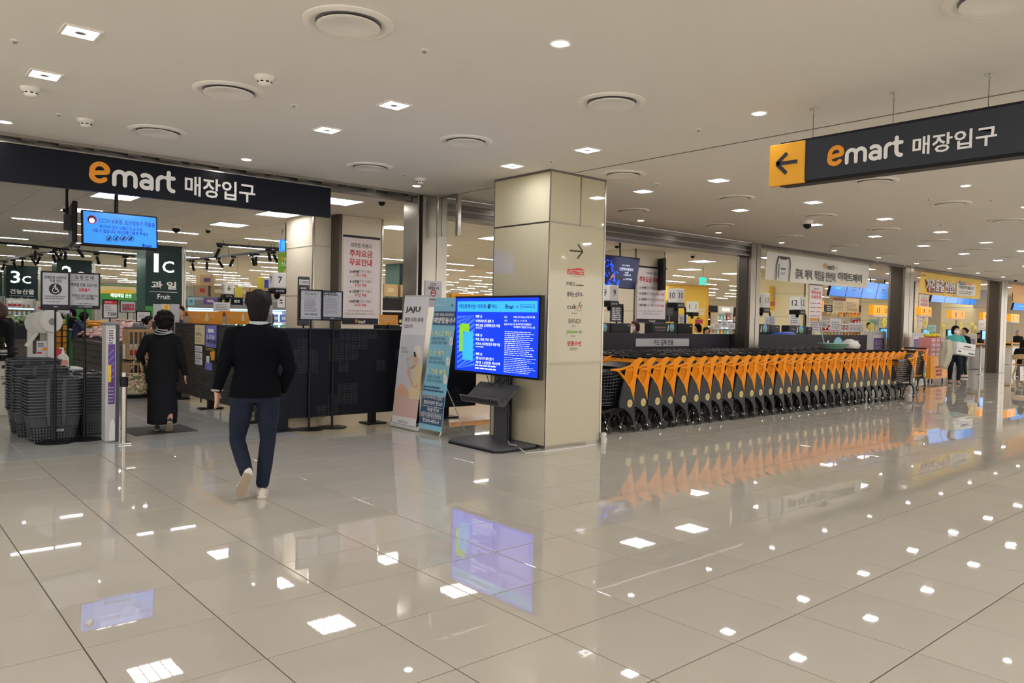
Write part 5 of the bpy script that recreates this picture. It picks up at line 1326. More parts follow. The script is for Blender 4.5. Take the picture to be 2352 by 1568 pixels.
def make_cart():
    t = thing('shopping_cart', '', 'shopping cart')
    for y in (0, CARTW - .016):
        part('side_frame', side_frame(y), t, local=True, bevel=.003, label='orange plastic side frame with punched lattice')
        lp = part('leg_panel', leg_panel(y), t, local=True, bevel=.004)
        s_ = -1 if y == 0 else 1; y1 = y - .0125 if y == 0 else y + .0185
        e = Plane((0, y1, 0), (1, 0, 0), (0, 0, 1)) if y == 0 else Plane((0, y1, 0), (-1, 0, 0), (0, 0, 1))
        m = MB(); u = -.202 if y == 0 else .202
        e.duv(m, u, .404, .056, 'sole', .0005, 24); e.duv(m, u, .404, .050, 'emblem', .0015, 24)
        e.tuv(m, 'e', u - .022, .380, u + .022, .428, 'sole', .01, .0025, .1)
        part('emblem', m, lp, local=True)
    part('basket', basket_mb(), t, local=True)
    part('handle', handle_mb(), t, local=True, smooth=True)
    part('coin_lock', coin_mb(), t, local=True)
    part('child_seat', seat_mb(), t, local=True)
    part('base_frame', base_mb(), t, local=True)
    cm, wm = caster_mb().mesh('caster', smooth=True), wheel_mb().mesh('wheel', smooth=True)
    for i, (x, y) in enumerate(CAST):
        c = link('caster', cm, t, (x, y, 0), (.3, -.5, -.2, .6)[i]); link('wheel', wm, c)
    return t
cart0 = make_cart()
YF = 6.868
xe = PY(2079, 812, YF).x; NC = 30; pitch = (xe - 8.27) / (NC - 1)
rc = random.Random(11)
for k in range(NC):
    o = cart0 if k == 0 else copy_tree(cart0)
    o.location = (8.27 + k * pitch, YF + rc.uniform(-.012, .012), 0); o.rotation_euler = (0, 0, rc.uniform(-.012, .012))
    o['label'] = f'orange and black shopping cart in the front nested row, {nth(k)} from the column'; o['group'] = 'nested shopping carts'
    if k:
        for c in o.children:
            if c.name.startswith('caster'): c.rotation_euler.z = rc.uniform(-.7, .7)
for px, py, rz, lab in ((2097, 916, .10, 'loose orange and black shopping cart just behind the nested front row'), (2122, 896, .16, 'last loose orange and black shopping cart nearest the pink boxes')):
    p = PZ(px, py); o = copy_tree(cart0); o.rotation_euler = (0, 0, rz); o['label'] = lab; o['group'] = 'loose shopping carts'
    o.location = (p.x + .07 * math.cos(rz), p.y - .02, 0)
# rear rows: only handles and frame tips show over the front row
m = MB()
for y in (0, CARTW - .016):
    q = side_frame(y); m.add(q.v, q.f, 'orange_cart'); q = leg_panel(y); m.add(q.v, q.f, 'plastic_cart')
for q in (handle_mb(), coin_mb(), seat_mb(), base_mb(), basket_mb()):
    o_ = len(m.v); m.v += q.v; m.f += [[i + o_ for i in f_] for f_ in q.f]; m.k += q.k
for x, y in CAST:
    for q in (caster_mb(), wheel_mb()):
        o_ = len(m.v); m.v += [(v[0] + x, v[1] + y, v[2]) for v in q.v]; m.f += [[i + o_ for i in f_] for f_ in q.f]; m.k += q.k
rear_me = m.mesh('shopping_cart')
for r, (y, rl) in enumerate(((7.53, 'second'), (8.19, 'third'))):
    for k in range(NC - 1):
        o = link('shopping_cart', rear_me, None, (8.18 + r * .06 + k * pitch, y + rc.uniform(-.01, .01), 0), rc.uniform(-.012, .012))
        tag(o, f'shopping cart in the {rl} nested row, {nth(k)} from the column, only its handle showing', 'shopping cart', 'nested shopping carts')
# mop, basin and bag lying on the carts
a, b_ = PY(1880, 730, 8.4), PY(1897, 808, 8.4)
solo('mop_handle', MB().tube([a, b_], .014, 'lightgrey', 8), 'grey mop handle standing up out of the carts', 'mop', smooth=True)
p = PY(1915, 802, 7.8)
solo('basin', MB().lathe([(.16, 1.05), (.30, 1.16), (.32, 1.16), (.18, 1.04), (.0, 1.04)], 'mint', 24, (p.x, p.y, 0)), 'green plastic basin resting on the carts', 'basin', smooth=True)
p = PY(1955, 800, 7.8)
solo('plastic_bag', MB().loft(ell_rings([(1.05, p.x, p.y, .22, .14), (1.12, p.x, p.y, .26, .16), (1.2, p.x - .05, p.y, .18, .12), (1.25, p.x - .1, p.y, .06, .05)], 14), 'film'), 'pale translucent plastic bag lying on the carts', 'bag', smooth=True)
# ================================================================ the left entrance
# ---- notice stands
def notice_stand(name, label, px_pole, base, Y, x0, y0, x1, y1, face, content, zb=None):
    b = PZ(*base); pl = planeY(Y)
    u0, v0, u1, v1 = pl.span(x0, y0, x1, y1)
    xp = PY(px_pole, (y1 + base[1]) / 2, Y + .02).x
    t = thing(name, label, 'notice stand', (xp, Y + .03, 0))
    part('board', MB().box(u0, u1, v0, v1, -.012, 0, face, pl.M), t)
    m = MB(); w = .014
    for a in ((u0 - w, u1 + w, v1 - .002, v1 + w), (u0 - w, u1 + w, v0 - w, v0 + .002), (u0 - w, u0 + .002, v0, v1), (u1 - .002, u1 + w, v0, v1)): m.box(*a, -.018, .006, 'black', pl.M)
    part('frame', m, t)
    part('pole', MB().tube([(xp, Y + .03, .01), (xp, Y + .03, v0 * .55)], .016, 'black', 10).tube([(xp, Y + .03, v0 * .5), (xp, Y + .03, v0 + .1)], .011, 'black', 8), t, smooth=True)
    part('base', MB().lathe([(.0, 0), (.20, 0), (.20, .008), (.06, .022), (.0, .024)], 'black', 32, (xp, Y + .03, 0)), t, smooth=True)
    m = MB(); content(pl, m); part('print', m, t)
z_ = lambda x, y: (x * 240 / 1344, 560 + y * 280 / 1568)
def c1(pl, m):
    T = lambda s, x0, y0, x1, y1, mk='ink', b=.02: pl.txt(m, s, *z_(x0, y0), *z_(x1, y1), mk, b)
    T('장애인용 쇼핑카트', 572, 412, 858, 452); T('이용 안내', 640, 456, 792, 496)
    cx, cy = z_(712, 580); pl.disc(m, cx, cy, 13, 'navy3', .001, 32)
    u, v = pl.uv(cx, cy); R_ = .042
    q = lambda a, b_: pl.pt(u + a * R_, v + b_ * R_, .002)
    pl.duv(m, u + .02 * R_, v + 1.05 * R_, .22 * R_, 'wht', .002, 12)
    for a, b_ in (((0, .75), (.05, -.1)), ((.05, -.1), (.6, -.15)), ((.6, -.15), (.85, -.85)), ((.05, .35), (.5, .3)), ((-.55, .55), (0, .7))): m.bar(q(*a), q(*b_), .16 * R_, .001, 'wht', up=pl.N)
    pl.duv(m, u - .05 * R_, v - .35 * R_, .72 * R_, 'wht', .0016, 24, .58 * R_)
    pl.fine(m, *z_(578, 660), *z_(845, 718), 2, 'ink_grey', .002, .5, 6); pl.fine(m, *z_(600, 732), *z_(810, 752), 1, 'ink_grey')
    pl.rect(m, *z_(538, 780), *z_(882, 834), 'navy3', .001); T('emart', 690, 796, 740, 816, 'greypaper', .03)
def c2(pl, m):
    T = lambda s, x0, y0, x1, y1, mk='ink', b=.015: pl.txt(m, s, *z_(x0, y0), *z_(x1, y1), mk, b)
    T('쇼 핑 안 내', 962, 404, 1202, 460); pl.rect(m, *z_(912, 470), *z_(1252, 474), 'ink_grey', .001); T('백화점 전용 쇼핑카트', 912, 506, 1252, 552); T('입장불가', 1014, 570, 1160, 616, 'crimson', .03)
    T('무빙워크 발판 접지불가로', 920, 650, 1252, 684); T('안전사고 발생예방', 975, 686, 1215, 720); T('※ 쇼핑몰 양해부탁드립니다', 995, 760, 1205, 778, 'ink', .01)
    pl.rect(m, *z_(905, 790), *z_(1272, 824), 'dkgrey', .001); T('emart 영등포점', 1006, 796, 1180, 818, 'greypaper', .02)
notice_stand('notice_stand', 'black pole stand with a framed wheelchair cart notice, in front of the basket stacks', 127, (125, 1012), 9.98, 97, 626, 157, 709, 'greypaper', c1)
notice_stand('notice_stand', 'black pole stand with a framed shopping guide notice, right of the wheelchair notice', 195, (200, 1008), 10.04, 160, 629, 227, 707, 'greypaper', c2)
y_ = lambda x, y: (640 + x * 320 / 1673, 480 + y * 300 / 1568)
def c3(pl, m):
    T = lambda s, x0, y0, x1, y1, mk='ink', b=.015: pl.txt(m, s, *y_(x0, y0), *y_(x1, y1), mk, b)
    for a in ((265, 985, 505, 989), (265, 1296, 505, 1300), (265, 985, 269, 1300), (501, 985, 505, 1300)): pl.rect(m, *y_(*a[:2]), *y_(*a[2:]), 'ink_grey', .001)
    T('안내 드립니다', 312, 1002, 458, 1030); T('(주차요금 안내)', 330, 1038, 444, 1054, 'ink_grey', .005); pl.rect(m, *y_(280, 1066), *y_(484, 1069), 'ink_grey', .001)
    pl.fine(m, *y_(306, 1084), *y_(465, 1232), 11, 'ink_grey', .002, .4, 6); T('이마트 영등포점', 306, 1250, 460, 1276)
def c4(pl, m):
    T = lambda s, x0, y0, x1, y1, mk='ink', b=.015: pl.txt(m, s, *y_(x0, y0), *y_(x1, y1), mk, b)
    pl.fine(m, *y_(542, 992), *y_(735, 1042), 2, 'ink', .002, .6, 6); pl.rect(m, *y_(548, 1048), *y_(742, 1051), 'ink_grey', .001)
    pl.fine(m, *y_(552, 1064), *y_(720, 1262), 14, 'ink_grey', .002, .35, 6)
    pl.rect(m, *y_(526, 1292), *y_(760, 1328), 'midgrey', .001); T('emart', 622, 1300, 668, 1318, 'greypaper', .03)
notice_stand('notice_stand', 'black pole stand with a bordered notice sheet, left of the pair before the dark panel', 712, (712, 985), 9.42, 690, 667, 738, 733, 'greypaper', c3)
notice_stand('notice_stand', 'black pole stand with a question sheet, right of the pair before the dark panel', 765, (764, 979), 9.42, 742, 670, 785, 734, 'greypaper', c4)

# ---- stacked shopping baskets
def basket_meshes():
    L, D_, H_ = .54, .37, .315
    m = MB()
    def ring(z):
        f_ = z / H_; l = (L - .085 * (1 - f_)) / 2; d = (D_ - .07 * (1 - f_)) / 2; r = .055
        o = []
        for sx, sy, a0 in ((1, 1, 0), (-1, 1, PI / 2), (-1, -1, PI), (1, -1, 3 * PI / 2)):
            for k in range(4): a = a0 + k * PI / 6; o.append(((l - r) * sx + r * math.cos(a), (d - r) * sy + r * math.sin(a), z))
        return o
    def dense(z, n=72):
        R_ = ring(z); per = []; tot = 0
        for i in range(len(R_)):
            a, b_ = Vector(R_[i]), Vector(R_[(i + 1) % len(R_)]); per.append((tot, a, b_, (b_ - a).length)); tot += (b_ - a).length
        o = []
        for k in range(n):
            s_ = tot * k / n
            for st, a, b_, l in per:
                if st <= s_ < st + l + 1e-9: o.append(a.lerp(b_, (s_ - st) / l)); break
        return o
    n = 96; zs = [0, .015, .035, .050, .070, .085, .105, .120, .140, .155, .175, .190, .26, .300]
    rings = [dense(z, n) for z in zs]; vs = [p for r in rings for p in r]; fs = []
    for j in range(len(zs) - 1):
        for k in range(n):
            if j in (1, 3, 5, 7, 9) and k % 2 == 0 and (k // 12) % 8 != 7: continue
            fs.append((j * n + k, j * n + (k + 1) % n, (j + 1) * n + (k + 1) % n, (j + 1) * n + k))
    m.add(vs, fs, 'plastic_basket'); m.add(rings[0], [list(range(n))[::-1]], 'plastic_basket')
    rim = MB()
    def off(z, e, nn=48): return [Vector((p.x * (1 + e / .27), p.y * (1 + e / .18), z)) for p in dense(.300, nn)]
    rim.loft([off(.294, .0), off(.292, .012), off(.297, .022), off(.311, .022), off(.315, .014), off(.309, .0)], 'plastic_basket', cap=False)
    for x in (-.085, .085): rim.box(x - .012, x + .012, -.206, -.186, .27, .314, 'plastic_basket'); rim.box(x - .012, x + .012, .186, .206, .27, .314, 'plastic_basket')
    hd = []
    for sgn in (-1, 1):
        h = MB(); y = sgn * .172
        h.tube([(-.20, y * .98, .302), (-.19, y * .8, .321), (-.10, y * .62, .323), (.10, y * .62, .323), (.19, y * .8, .321), (.20, y * .98, .302)], .009, 'plastic_basket', 6)
        for x in (-.075, .075): h.box(x - .012, x + .012, y * 1.10 - .012, y * 1.10 + .012, .19, .321, 'plastic_basket')
        hd.append(h)
    lab = MB(); pl = Plane((0, -.172, 0), (1, 0, 0), (0, -.25, 1)); pl.ruv(lab, -.01, .125, .075, .152, 'lightgrey', .004); pl.tuv(lab, 'emart', -.004, .131, .068, .146, 'ink_grey', .03, .005)
    return m, rim, hd, lab
bm, rim, hd, lab = basket_meshes()
bproto = thing('shopping_basket', '', 'basket')
part('body', bm, bproto, local=True); part('rim', rim, bproto, local=True, smooth=True)
for h in hd: part('handle', h, bproto, local=True, smooth=True)
lab_me = lab.mesh('label_plate')
first = True
for (x, y, rz, n, where) in ((1.775, 10.26, .03, 13, 'front stack'), (1.73, 10.68, -.08, 16, 'stack behind the front one'), (1.72, 11.10, -.05, 18, 'rear left stack'), (2.245, 10.53, PI / 2, 13, 'right stack beside the gate'), (2.245, 11.12, PI / 2, 13, 'rear right stack')):
    for k in range(n):
        o = bproto if first else copy_tree(bproto)
        if not first:
            for c in list(o.children):
                if c.name.startswith('label_plate'): bpy.data.objects.remove(c)
        first = False
        o.location = (x + rc.uniform(-.004, .004), y + rc.uniform(-.004, .004), k * .0345); o.rotation_euler = (0, 0, rz + rc.uniform(-.012, .012))
        if k == 0: link('label_plate', lab_me, o)
        pos = 'bottom one' if k == 0 else 'top one' if k == n - 1 else f'{nth(k)} from the floor'
        o['label'] = f'dark grey shopping basket in the {where}, {pos}'; o['group'] = 'stacked dark grey shopping baskets'

# ---- anti-theft gate with purple poster, steel posts, mat
def gate(x, y, h, label, rz=0.0, wd=.30):
    """slim pedestal; poster on its -X/-Y face"""
    t = thing('security_gate', label, 'security gate', (x, y, 0), rz)
    part('pedestal', MB().box(-.065, .045, -.10, .10, 0, h - .03, 'lightgrey'), t, local=True, bevel=.012)
    part('cap', MB().box(-.075, .085, -.11, .11, h - .03, h, 'grey'), t, local=True, bevel=.01)
    part('back_panel', MB().box(.045, .078, -.095, .095, 0, h - .03, 'midgrey'), t, local=True)
    part('foot_shell', MB().prism([(-.03, .02), (.03, .02), (.03, .22), (.01, .27), (-.02, .24)], 0, .02, 'white', yplane(-.10)), t, local=True)
    return t
GX, GY = 2.285, 9.82
t = gate(GX, GY, 1.39, 'slim grey security gate pedestal with a tall purple notice beside the basket stacks')
pl = planeY(GY - .102); m = MB()
pl.rect(m, 247, 755, 265, 930, 'paper', .002); pl.rect(m, 248, 790, 264, 928, 'purple', .003)
pl.fine(m, 250, 757, 262, 790, 6, 'ink', .004, .5, 2)
for k in range(5):
    pl.poly(m, [(250, 812 + k * 15), (262, 800 + k * 15), (262, 804 + k * 15), (250, 816 + k * 15)], 'violet', .004)
pl.fine(m, 249, 886, 263, 925, 5, 'greypaper', .004, .3, 2); pl.rect(m, 248, 838, 255, 877, 'yellow', .005)
part('poster', m, t)
def post(x, y, h, label, clip=False):
    t = thing('steel_post', label, 'post', (x, y, 0))
    part('tube', MB().lathe([(.030, .02), (.030, h), (.0, h + .002)], 'steel', 18), t, local=True, smooth=True)
    part('base_plate', MB().box(-.07, .07, -.07, .07, 0, .022, 'chrome'), t, local=True, bevel=.006)
    if clip: part('clip', MB().lathe([(.034, h * .80), (.042, h * .81), (.042, h * .93), (.034, h * .94)], 'black', 16), t, local=True, smooth=True)
post(2.36, 9.50, .82, 'brushed steel post with a black clip beside the purple notice gate', True)
post(4.10, 9.50, .62, 'short steel post behind the walking man by the dark panel')
solo('doormat', MB().box(2.62, 3.38, 10.05, 10.75, .0, .008, 'mat_brown'), 'dark brown doormat under the curly haired woman', 'mat', bevel=.003)

# ---- checkout screens: the perforated panel and the ribbed one
t = thing('partition', 'dark blue perforated metal partition on black feet behind the two notice stands', 'partition', (5.8, 9.5, 0))
part('perforated_sheet', MB().box(4.32, 7.45, 9.48, 9.51, .155, 1.325, 'perforated'), t)
part('end_post', MB().box(4.20, 4.32, 9.44, 9.56, .02, 1.33, 'panelblue'), t, bevel=.004)
part('top_rail', MB().box(4.20, 7.45, 9.46, 9.53, 1.325, 1.345, 'navy2'), t, bevel=.003)
for x in (4.26, 5.62, 6.9):
    part('foot', MB().box(x - .05, x + .05, 9.50, 9.58, .02, .2, 'black').box(x - .15, x + .15, 9.38, 9.64, 0, .022, 'black'), t, bevel=.004)
t = thing('partition', 'dark brown ribbed partition with posters running back into the shop', 'partition', (4.3, 13, 0))
part('backing_sheet', MB().box(4.31, 4.33, 9.72, 15.4, .13, 1.325, 'panelbrown'), t)
m = MB()
for k in range(38):
    z = .15 + k * .0305
    m.add([(4.31, 9.72, z), (4.296, 9.72, z + .006), (4.296, 9.72, z + .020), (4.31, 9.72, z + .026), (4.31, 15.4, z), (4.296, 15.4, z + .006), (4.296, 15.4, z + .020), (4.31, 15.4, z + .026)], [(0, 4, 5, 1), (1, 5, 6, 2), (2, 6, 7, 3), (0, 1, 2, 3), (4, 7, 6, 5)], 'panelbrown')
tag(part('rib', m, t), kind='stuff')
part('top_rail', MB().box(4.285, 4.34, 9.72, 15.4, 1.325, 1.345, 'panelbrown'), t)
for y in (10.4, 12.3, 13.9, 15.1): part('foot', MB().box(4.28, 4.36, y - .05, y + .05, .02, .14, 'black').box(4.14, 4.50, y - .08, y + .08, 0, .022, 'black'), t)
pl = planeX(4.292); v_ = lambda x, y: (200 + x * 300 / 1809, 600 + y * 260 / 1568)
def sheet(label, quads, cat='poster'):
    m = MB(); quads(m); solo('poster', m, label, cat)
def q1(m):
    pl.rect(m, *v_(1495, 880), *v_(1632, 1150), 'cream', .004, .003); pl.fine(m, *v_(1508, 980), *v_(1606, 1030), 2, 'ink_grey', .006, .6, 4); pl.fine(m, *v_(1506, 1050), *v_(1600, 1120), 4, 'sole', .006, .4, 3); pl.fine(m, *v_(1520, 925), *v_(1580, 945), 1, 'sole', .006)
sheet('beige card poster on the brown ribbed partition', q1)
for k, (y0, y1) in enumerate(((1172, 1250), (1262, 1340), (1350, 1430))):
    def q2(m, y0=y0, y1=y1): pl.rect(m, *v_(1498, y0), *v_(1598, y1), 'paper', .004, .003); pl.fine(m, *v_(1506, y0 + 20), *v_(1590, y1 - 14), 3, 'ink_grey', .006, .4, 3)
    sheet(f'small white slip, {("top", "middle", "bottom")[k]} of the three under the beige card poster', q2)
def q3(m):
    pl.rect(m, *v_(1645, 880), *v_(1795, 1190), 'violet', .006, .004); pl.rect(m, *v_(1680, 935), *v_(1760, 985), 'wht', .0075); pl.txt(m, '소공템', *v_(1655, 1020), *v_(1770, 1078), 'wht', .02, .008); pl.txt(m, '주유템', *v_(1670, 1085), *v_(1785, 1140), 'navy3', .03, .008)
sheet('violet poster hanging on the brown ribbed partition', q3)
def q4(m):
    pl.rect(m, *v_(1645, 1180), *v_(1790, 1400), 'black', .003, .002); pl.poly(m, [v_(1705, 1255), v_(1775, 1240), v_(1768, 1370), v_(1725, 1372)], 'amber', .005); pl.rect(m, *v_(1655, 1310), *v_(1700, 1400), 'wht', .005); pl.fine(m, *v_(1650, 1200), *v_(1780, 1240), 2, 'brightyellow', .005, .4, 3)
sheet('black and yellow card poster below the violet one', q4)
def q5(m): pl.rect(m, *v_(1640, 1402), *v_(1735, 1505), 'violet', .004, .003)
sheet('plain violet sheet at the bottom of the ribbed partition', q5)

# orange promotion boards standing on the till edge behind the partition
pl = planeX(4.42); w_ = lambda x, y: (400 + x * 300 / 2138, 560 + y * 220 / 1568)
for k, (x0, x1) in enumerate(((148, 757), (772, 1330))):
    u0, v0, u1, v1 = pl.span(*w_(x0, 1102), *w_(x1, 1296)); c = pl.pt((u0 + u1) / 2, v0)
    t = thing('promotion_board', f'orange promotion board on the tills, {("left one ending before", "right one partly behind")[k]} the walking man\'s head', 'promotion board', c)
    part('panel', MB().box(u0, u1, v0 - .02, v1, -.02, 0, 'orange', pl.M), t)
    part('strut', MB().tube([pl.pt((u0 + u1) / 2, v0, -.015), ((pl.pt((u0 + u1) / 2, 0, -.015)).x, pl.pt((u0 + u1) / 2, 0).y, .02)], .012, 'black', 6), t)
    m = MB()
    X = lambda a: x0 + a * (x1 - x0)
    pl.poly(m, [w_(X(.03), 1290), w_(X(.04), 1180), w_(X(.06), 1130), w_(X(.10), 1140), w_(X(.155), 1170), w_(X(.16), 1290)], 'sole', .002)
    pl.poly(m, [w_(X(.04), 1180), w_(X(.06), 1110), w_(X(.12), 1120), w_(X(.14), 1180)], 'maroon', .003)
    pl.txt(m, '주간 행사상품', *w_(X(.19), 1165), *w_(X(.45), 1225), 'cream', .01)
    pl.poly(m, [w_(X(.58), 1260), w_(X(.60), 1190), w_(X(.63), 1130), w_(X(.66), 1130), w_(X(.69), 1200), w_(X(.69), 1260)], 'cream', .002)
    pl.fine(m, *w_(X(.74), 1140), *w_(X(.88), 1220), 3, 'cream', .002, .4, 3)
    part('print', m, t)

# ---- till numbers on posts
def till_number(px, py, Y, num, sub, lab, size=.22, arm=0.0, zlow=1.0, body='wht', lit=False):
    c = PY(px, py, Y)
    t = thing('till_number', lab, 'till number', (c.x, Y, 0))
    h = size * 1.2
    part('lamp_box', MB().box(c.x - size / 2, c.x + size / 2, Y - size / 2, Y + size / 2, c.z - h * .45, c.z + h * .55, body), t, bevel=.012)
    part('label_box', MB().box(c.x - size * .52, c.x + size * .52, Y - size * .52, Y + size * .52, c.z - h * .45 - size * .42, c.z - h * .45 - .002, 'black'), t, bevel=.006)
    pf = planeY(Y - size / 2 - .001); px_ = planeX(c.x - size / 2 - .001); m = MB()
    pf.nat(m, num, c.x, c.z + .08 * h, .42 * h, 'ink', .008)
    px_.nat(m, num, -Y, c.z + .08 * h, .42 * h, 'ink', .008)
    if sub: planeY(Y - size * .52 - .001).tuv(m, sub, c.x - size * .34, c.z - h * .45 - size * .29, c.x + size * .34, c.z - h * .45 - size * .12, 'greypaper', .02)
    part('digits', m, t)
    part('camera', MB().lathe([(.0, 0), (.05, 0), (.045, -.05), (.02, -.08), (.0, -.082)], 'black', 12, (c.x, Y, c.z - h * .45 - size * .42)), t, smooth=True)
    zb = c.z - h * .45 - size * .3
    if arm: pts = [(c.x, Y, zb), (c.x + arm * .85, Y, zb), (c.x + arm * .97, Y, zb - .03), (c.x + arm, Y, zb - .10), (c.x + arm, Y, zlow)]
    else: pts = [(c.x, Y + .1, zb), (c.x - size * .4, Y + .12, zb), (c.x - size * .45, Y + .12, zlow)]
    part('arm', MB().tube(pts, .022, 'black', 8), t, smooth=True)
till_number(522, 664, 14.5, '6', 'CCTV', 'white till number six on a dark post left of the walking man\'s head', .18)
till_number(637, 646, 11.3, '7', '촬영중', 'white till number seven on a black arm right of the walking man\'s head', .20, arm=-.33)
# grey card-only paddle before the pier
pl = planeY(11.6); t = thing('paddle_sign', 'grey rounded paddle sign behind the notice stands', 'sign', pl.pt(*pl.uv(698, 745)))
u0, v0, u1, v1 = pl.span(684, 635, 712, 748)
part('panel', MB().box(u0, u1, v0, v1, -.03, 0, 'midgrey', pl.M), t, bevel=.02); part('pole', MB().tube([((u0 + u1) / 2, 11.61, v0 + .02), ((u0 + u1) / 2, 11.61, .97)], .015, 'black', 6), t)
m = MB(); pl.rect(m, 687, 642, 710, 654, 'paper', .002); pl.txt(m, '카드 결제 전용', 688, 645, 709, 651, 'ink', .02, .004); pl.txt(m, 'emart', 691, 659, 704, 664, 'paper', .02); part('print', m, t)
pl = planeY(11.5); t = thing('paddle_sign', 'pale grey information card right of the walking man\'s head', 'sign', pl.pt(*pl.uv(616, 740)))
u0, v0, u1, v1 = pl.span(604, 680, 626, 742); part('panel', MB().box(u0, u1, v0, v1, -.02, 0, 'lightgrey', pl.M), t); part('pole', MB().tube([((u0 + u1) / 2, 11.51, v0 + .02), ((u0 + u1) / 2, 11.51, .97)], .012, 'black', 6), t); m = MB(); pl.rect(m, 606, 722, 624, 740, 'grey', .001); pl.fine(m, 607, 690, 623, 738, 7, 'ink_grey', .002, .3, 3); part('print', m, t)
pl = planeY(13.2); t = thing('paddle_sign', 'white notice card above the orange boards', 'sign', pl.pt(*pl.uv(510, 715)))
u0, v0, u1, v1 = pl.span(491, 694, 528, 715); part('panel', MB().box(u0, u1, v0, v1, -.02, 0, 'paper', pl.M), t); part('pole', MB().tube([((u0 + u1) / 2, 13.21, v0 + .02), ((u0 + u1) / 2, 13.21, .02)], .012, 'black', 6), t); m = MB(); pl.fine(m, 495, 697, 525, 712, 4, 'ink_grey', .002, .3, 4); part('print', m, t)
for k, (x0, x1, y0, y1, mk) in enumerate(((352, 371, 698, 738, 'greypaper'), (371, 391, 698, 712, 'cream'), (392, 412, 698, 740, 'greypaper'))):
    pl = planeY(13.8); u0, v0, u1, v1 = pl.span(x0, y0, x1, y1); m = MB().box(u0, u1, v0, v1, -.02, 0, mk, pl.M)
    m.tube([((u0 + u1) / 2, 13.81, v0 + .02), ((u0 + u1) / 2, 13.81, .02)], .012, 'grey', 6)
    if k == 1: pl.ruv(m, u0 + .05, v0, u1 - .03, v1 - .02, 'amber', .002)
    solo('display_card', m, ('pale blue card left of the curly haired woman\'s head, at the fruit stand', 'small cream and orange card between the two pale blue ones', 'pale blue card over the curly haired woman\'s head')[k], 'card')

# ---- parking fee poster on the near pier
pl = planeY(12.025); u0, v0, u1, v1 = pl.span(788, 546, 870, 744)
t = thing('parking_poster', 'tall pale parking fee poster on the cream pier behind the dark panel', 'poster', pl.pt((u0 + u1) / 2, v0))
part('panel', MB().box(u0, u1, v0, v1, -.004, .004, 'pinkpaper', pl.M), t); part('top_bar', MB().box(u0 - .01, u1 + .01, v1 - .01, v1 + .03, -.004, .012, 'dkgrey', pl.M), t)
m = MB(); T = lambda s, x0, y0, x1, y1, mk='ink', b=.005: pl.txt(m, s, *y_(x0, y0), *y_(x1, y1), mk, b, .008)
T('이마트 이용시', 866, 412, 1110, 470); T('주차요금', 850, 494, 1124, 578, 'red', .025); T('무료안내', 848, 598, 1120, 684, 'red', .025)
for k, (a, b_, c) in enumerate((('2~4만원', '미만 구매시', '1시간 무료'), ('4~6만원', '미만 구매시', '2시간 무료'), ('6~10만원', '미만 구매시', '3시간 무료'), ('10만원', '이상 구매시', '5시간 무료'))):
    y = 730 + k * 119; T(a, 850, y, 962, y + 40, 'ink', .03); T(b_, 966, y + 2, 1112, y + 42, 'ink_grey', -.003); T(c, 912, y + 48, 1052, y + 84, 'red', .02)
    if k < 3: pl.rect(m, *y_(825, y + 94), *y_(1130, y + 97), 'greypaper', .006)
T('지금 이마트 앱으로 주차 이용하시면', 826, 1210, 1126, 1234, 'ink_grey', -.003); T('주차요금을 간단하게 해결하실 수 있습니다', 796, 1246, 1160, 1270, 'ink_grey', -.003)
pl.rect(m, *y_(762, 1310), *y_(1192, 1382), 'navy3', .006); pl.logo(m, *y_(914, 1322), *y_(1038, 1372), n=.008)
part('print', m, t)
pl = planeY(11.0); u0, v0, u1, v1 = pl.span(873, 723, 914, 746)
t = thing('promotion_board', 'orange promotion board between the cream pier and the steel corner pillar', 'promotion board', pl.pt((u0 + u1) / 2, v0)); part('panel', MB().box(u0, u1, v0, v1, -.02, 0, 'orange', pl.M), t); part('pole', MB().tube([((u0 + u1) / 2, 11.01, v0 + .02), ((u0 + u1) / 2, 11.01, .97)], .015, 'black', 6), t); m = MB(); pl.fine(m, 878, 727, 905, 740, 3, 'cream', .002, .35, 3); part('print', m, t)
u0, v0, u1, v1 = pl.span(872, 746, 922, 756); solo('card_terminal', MB().box(u0, u1, v0 - .1, v1, -.2, -.03, 'black', pl.M).box(u0 + .15, u1 - .15, .97, v0, -.15, -.08, 'black', pl.M), 'black till terminal below the orange board at the steel pillar', 'terminal', bevel=.01)

# ---- hanging double screen
pl = Plane(tuple(PY(185, 562, 11.5)), (1, 0, 0), (0, .10, 1)); a, b_ = pl.uv(357, 576), pl.uv(190, 480); c = pl.uv(367, 497)
t = thing('hanging_screen', 'blue recording notice screen hung from the ceiling behind the left shop sign', 'screen', (2.85, 11.6, 2.4))
u0, v0, u1, v1 = pl.span(188, 489, 362, 569)
part('housing', MB().box(u0, u1, v0, v1, -.06, 0, 'black', pl.M), t, bevel=.006); part('screen', MB().box(u0 + .02, u1 - .02, v0 + .035, v1 - .02, 0, .003, 'scr_azure', pl.M), t)
m = MB(); h_ = lambda x, y: (x * 800 / 2352, 300 + y * 400 / 1176); T = lambda s, x0, y0, x1, y1, mk='scr_ink', b=.01: pl.txt(m, s, *h_(x0, y0), *h_(x1, y1), mk, b, .006)
pl.disc(m, *h_(620, 600), 10, 'crimson', .005, 24); pl.disc(m, *h_(620, 600), 8.4, 'navy3', .0055, 24); pl.disc(m, *h_(620, 606), 6, 'scr_white', .006, 20); pl.txt(m, 'CCTV', *h_(602, 586), *h_(638, 598), 'crimson', .02, .007)
T('CCTV 녹화중, 도난경보기 작동중', 668, 606, 1045, 640); T('계산되지 않은 상품은 이 곳 으로', 668, 646, 960, 670); T('나갈 수 없습니다. 계산대를 이용해 주세요', 622, 674, 998, 699)
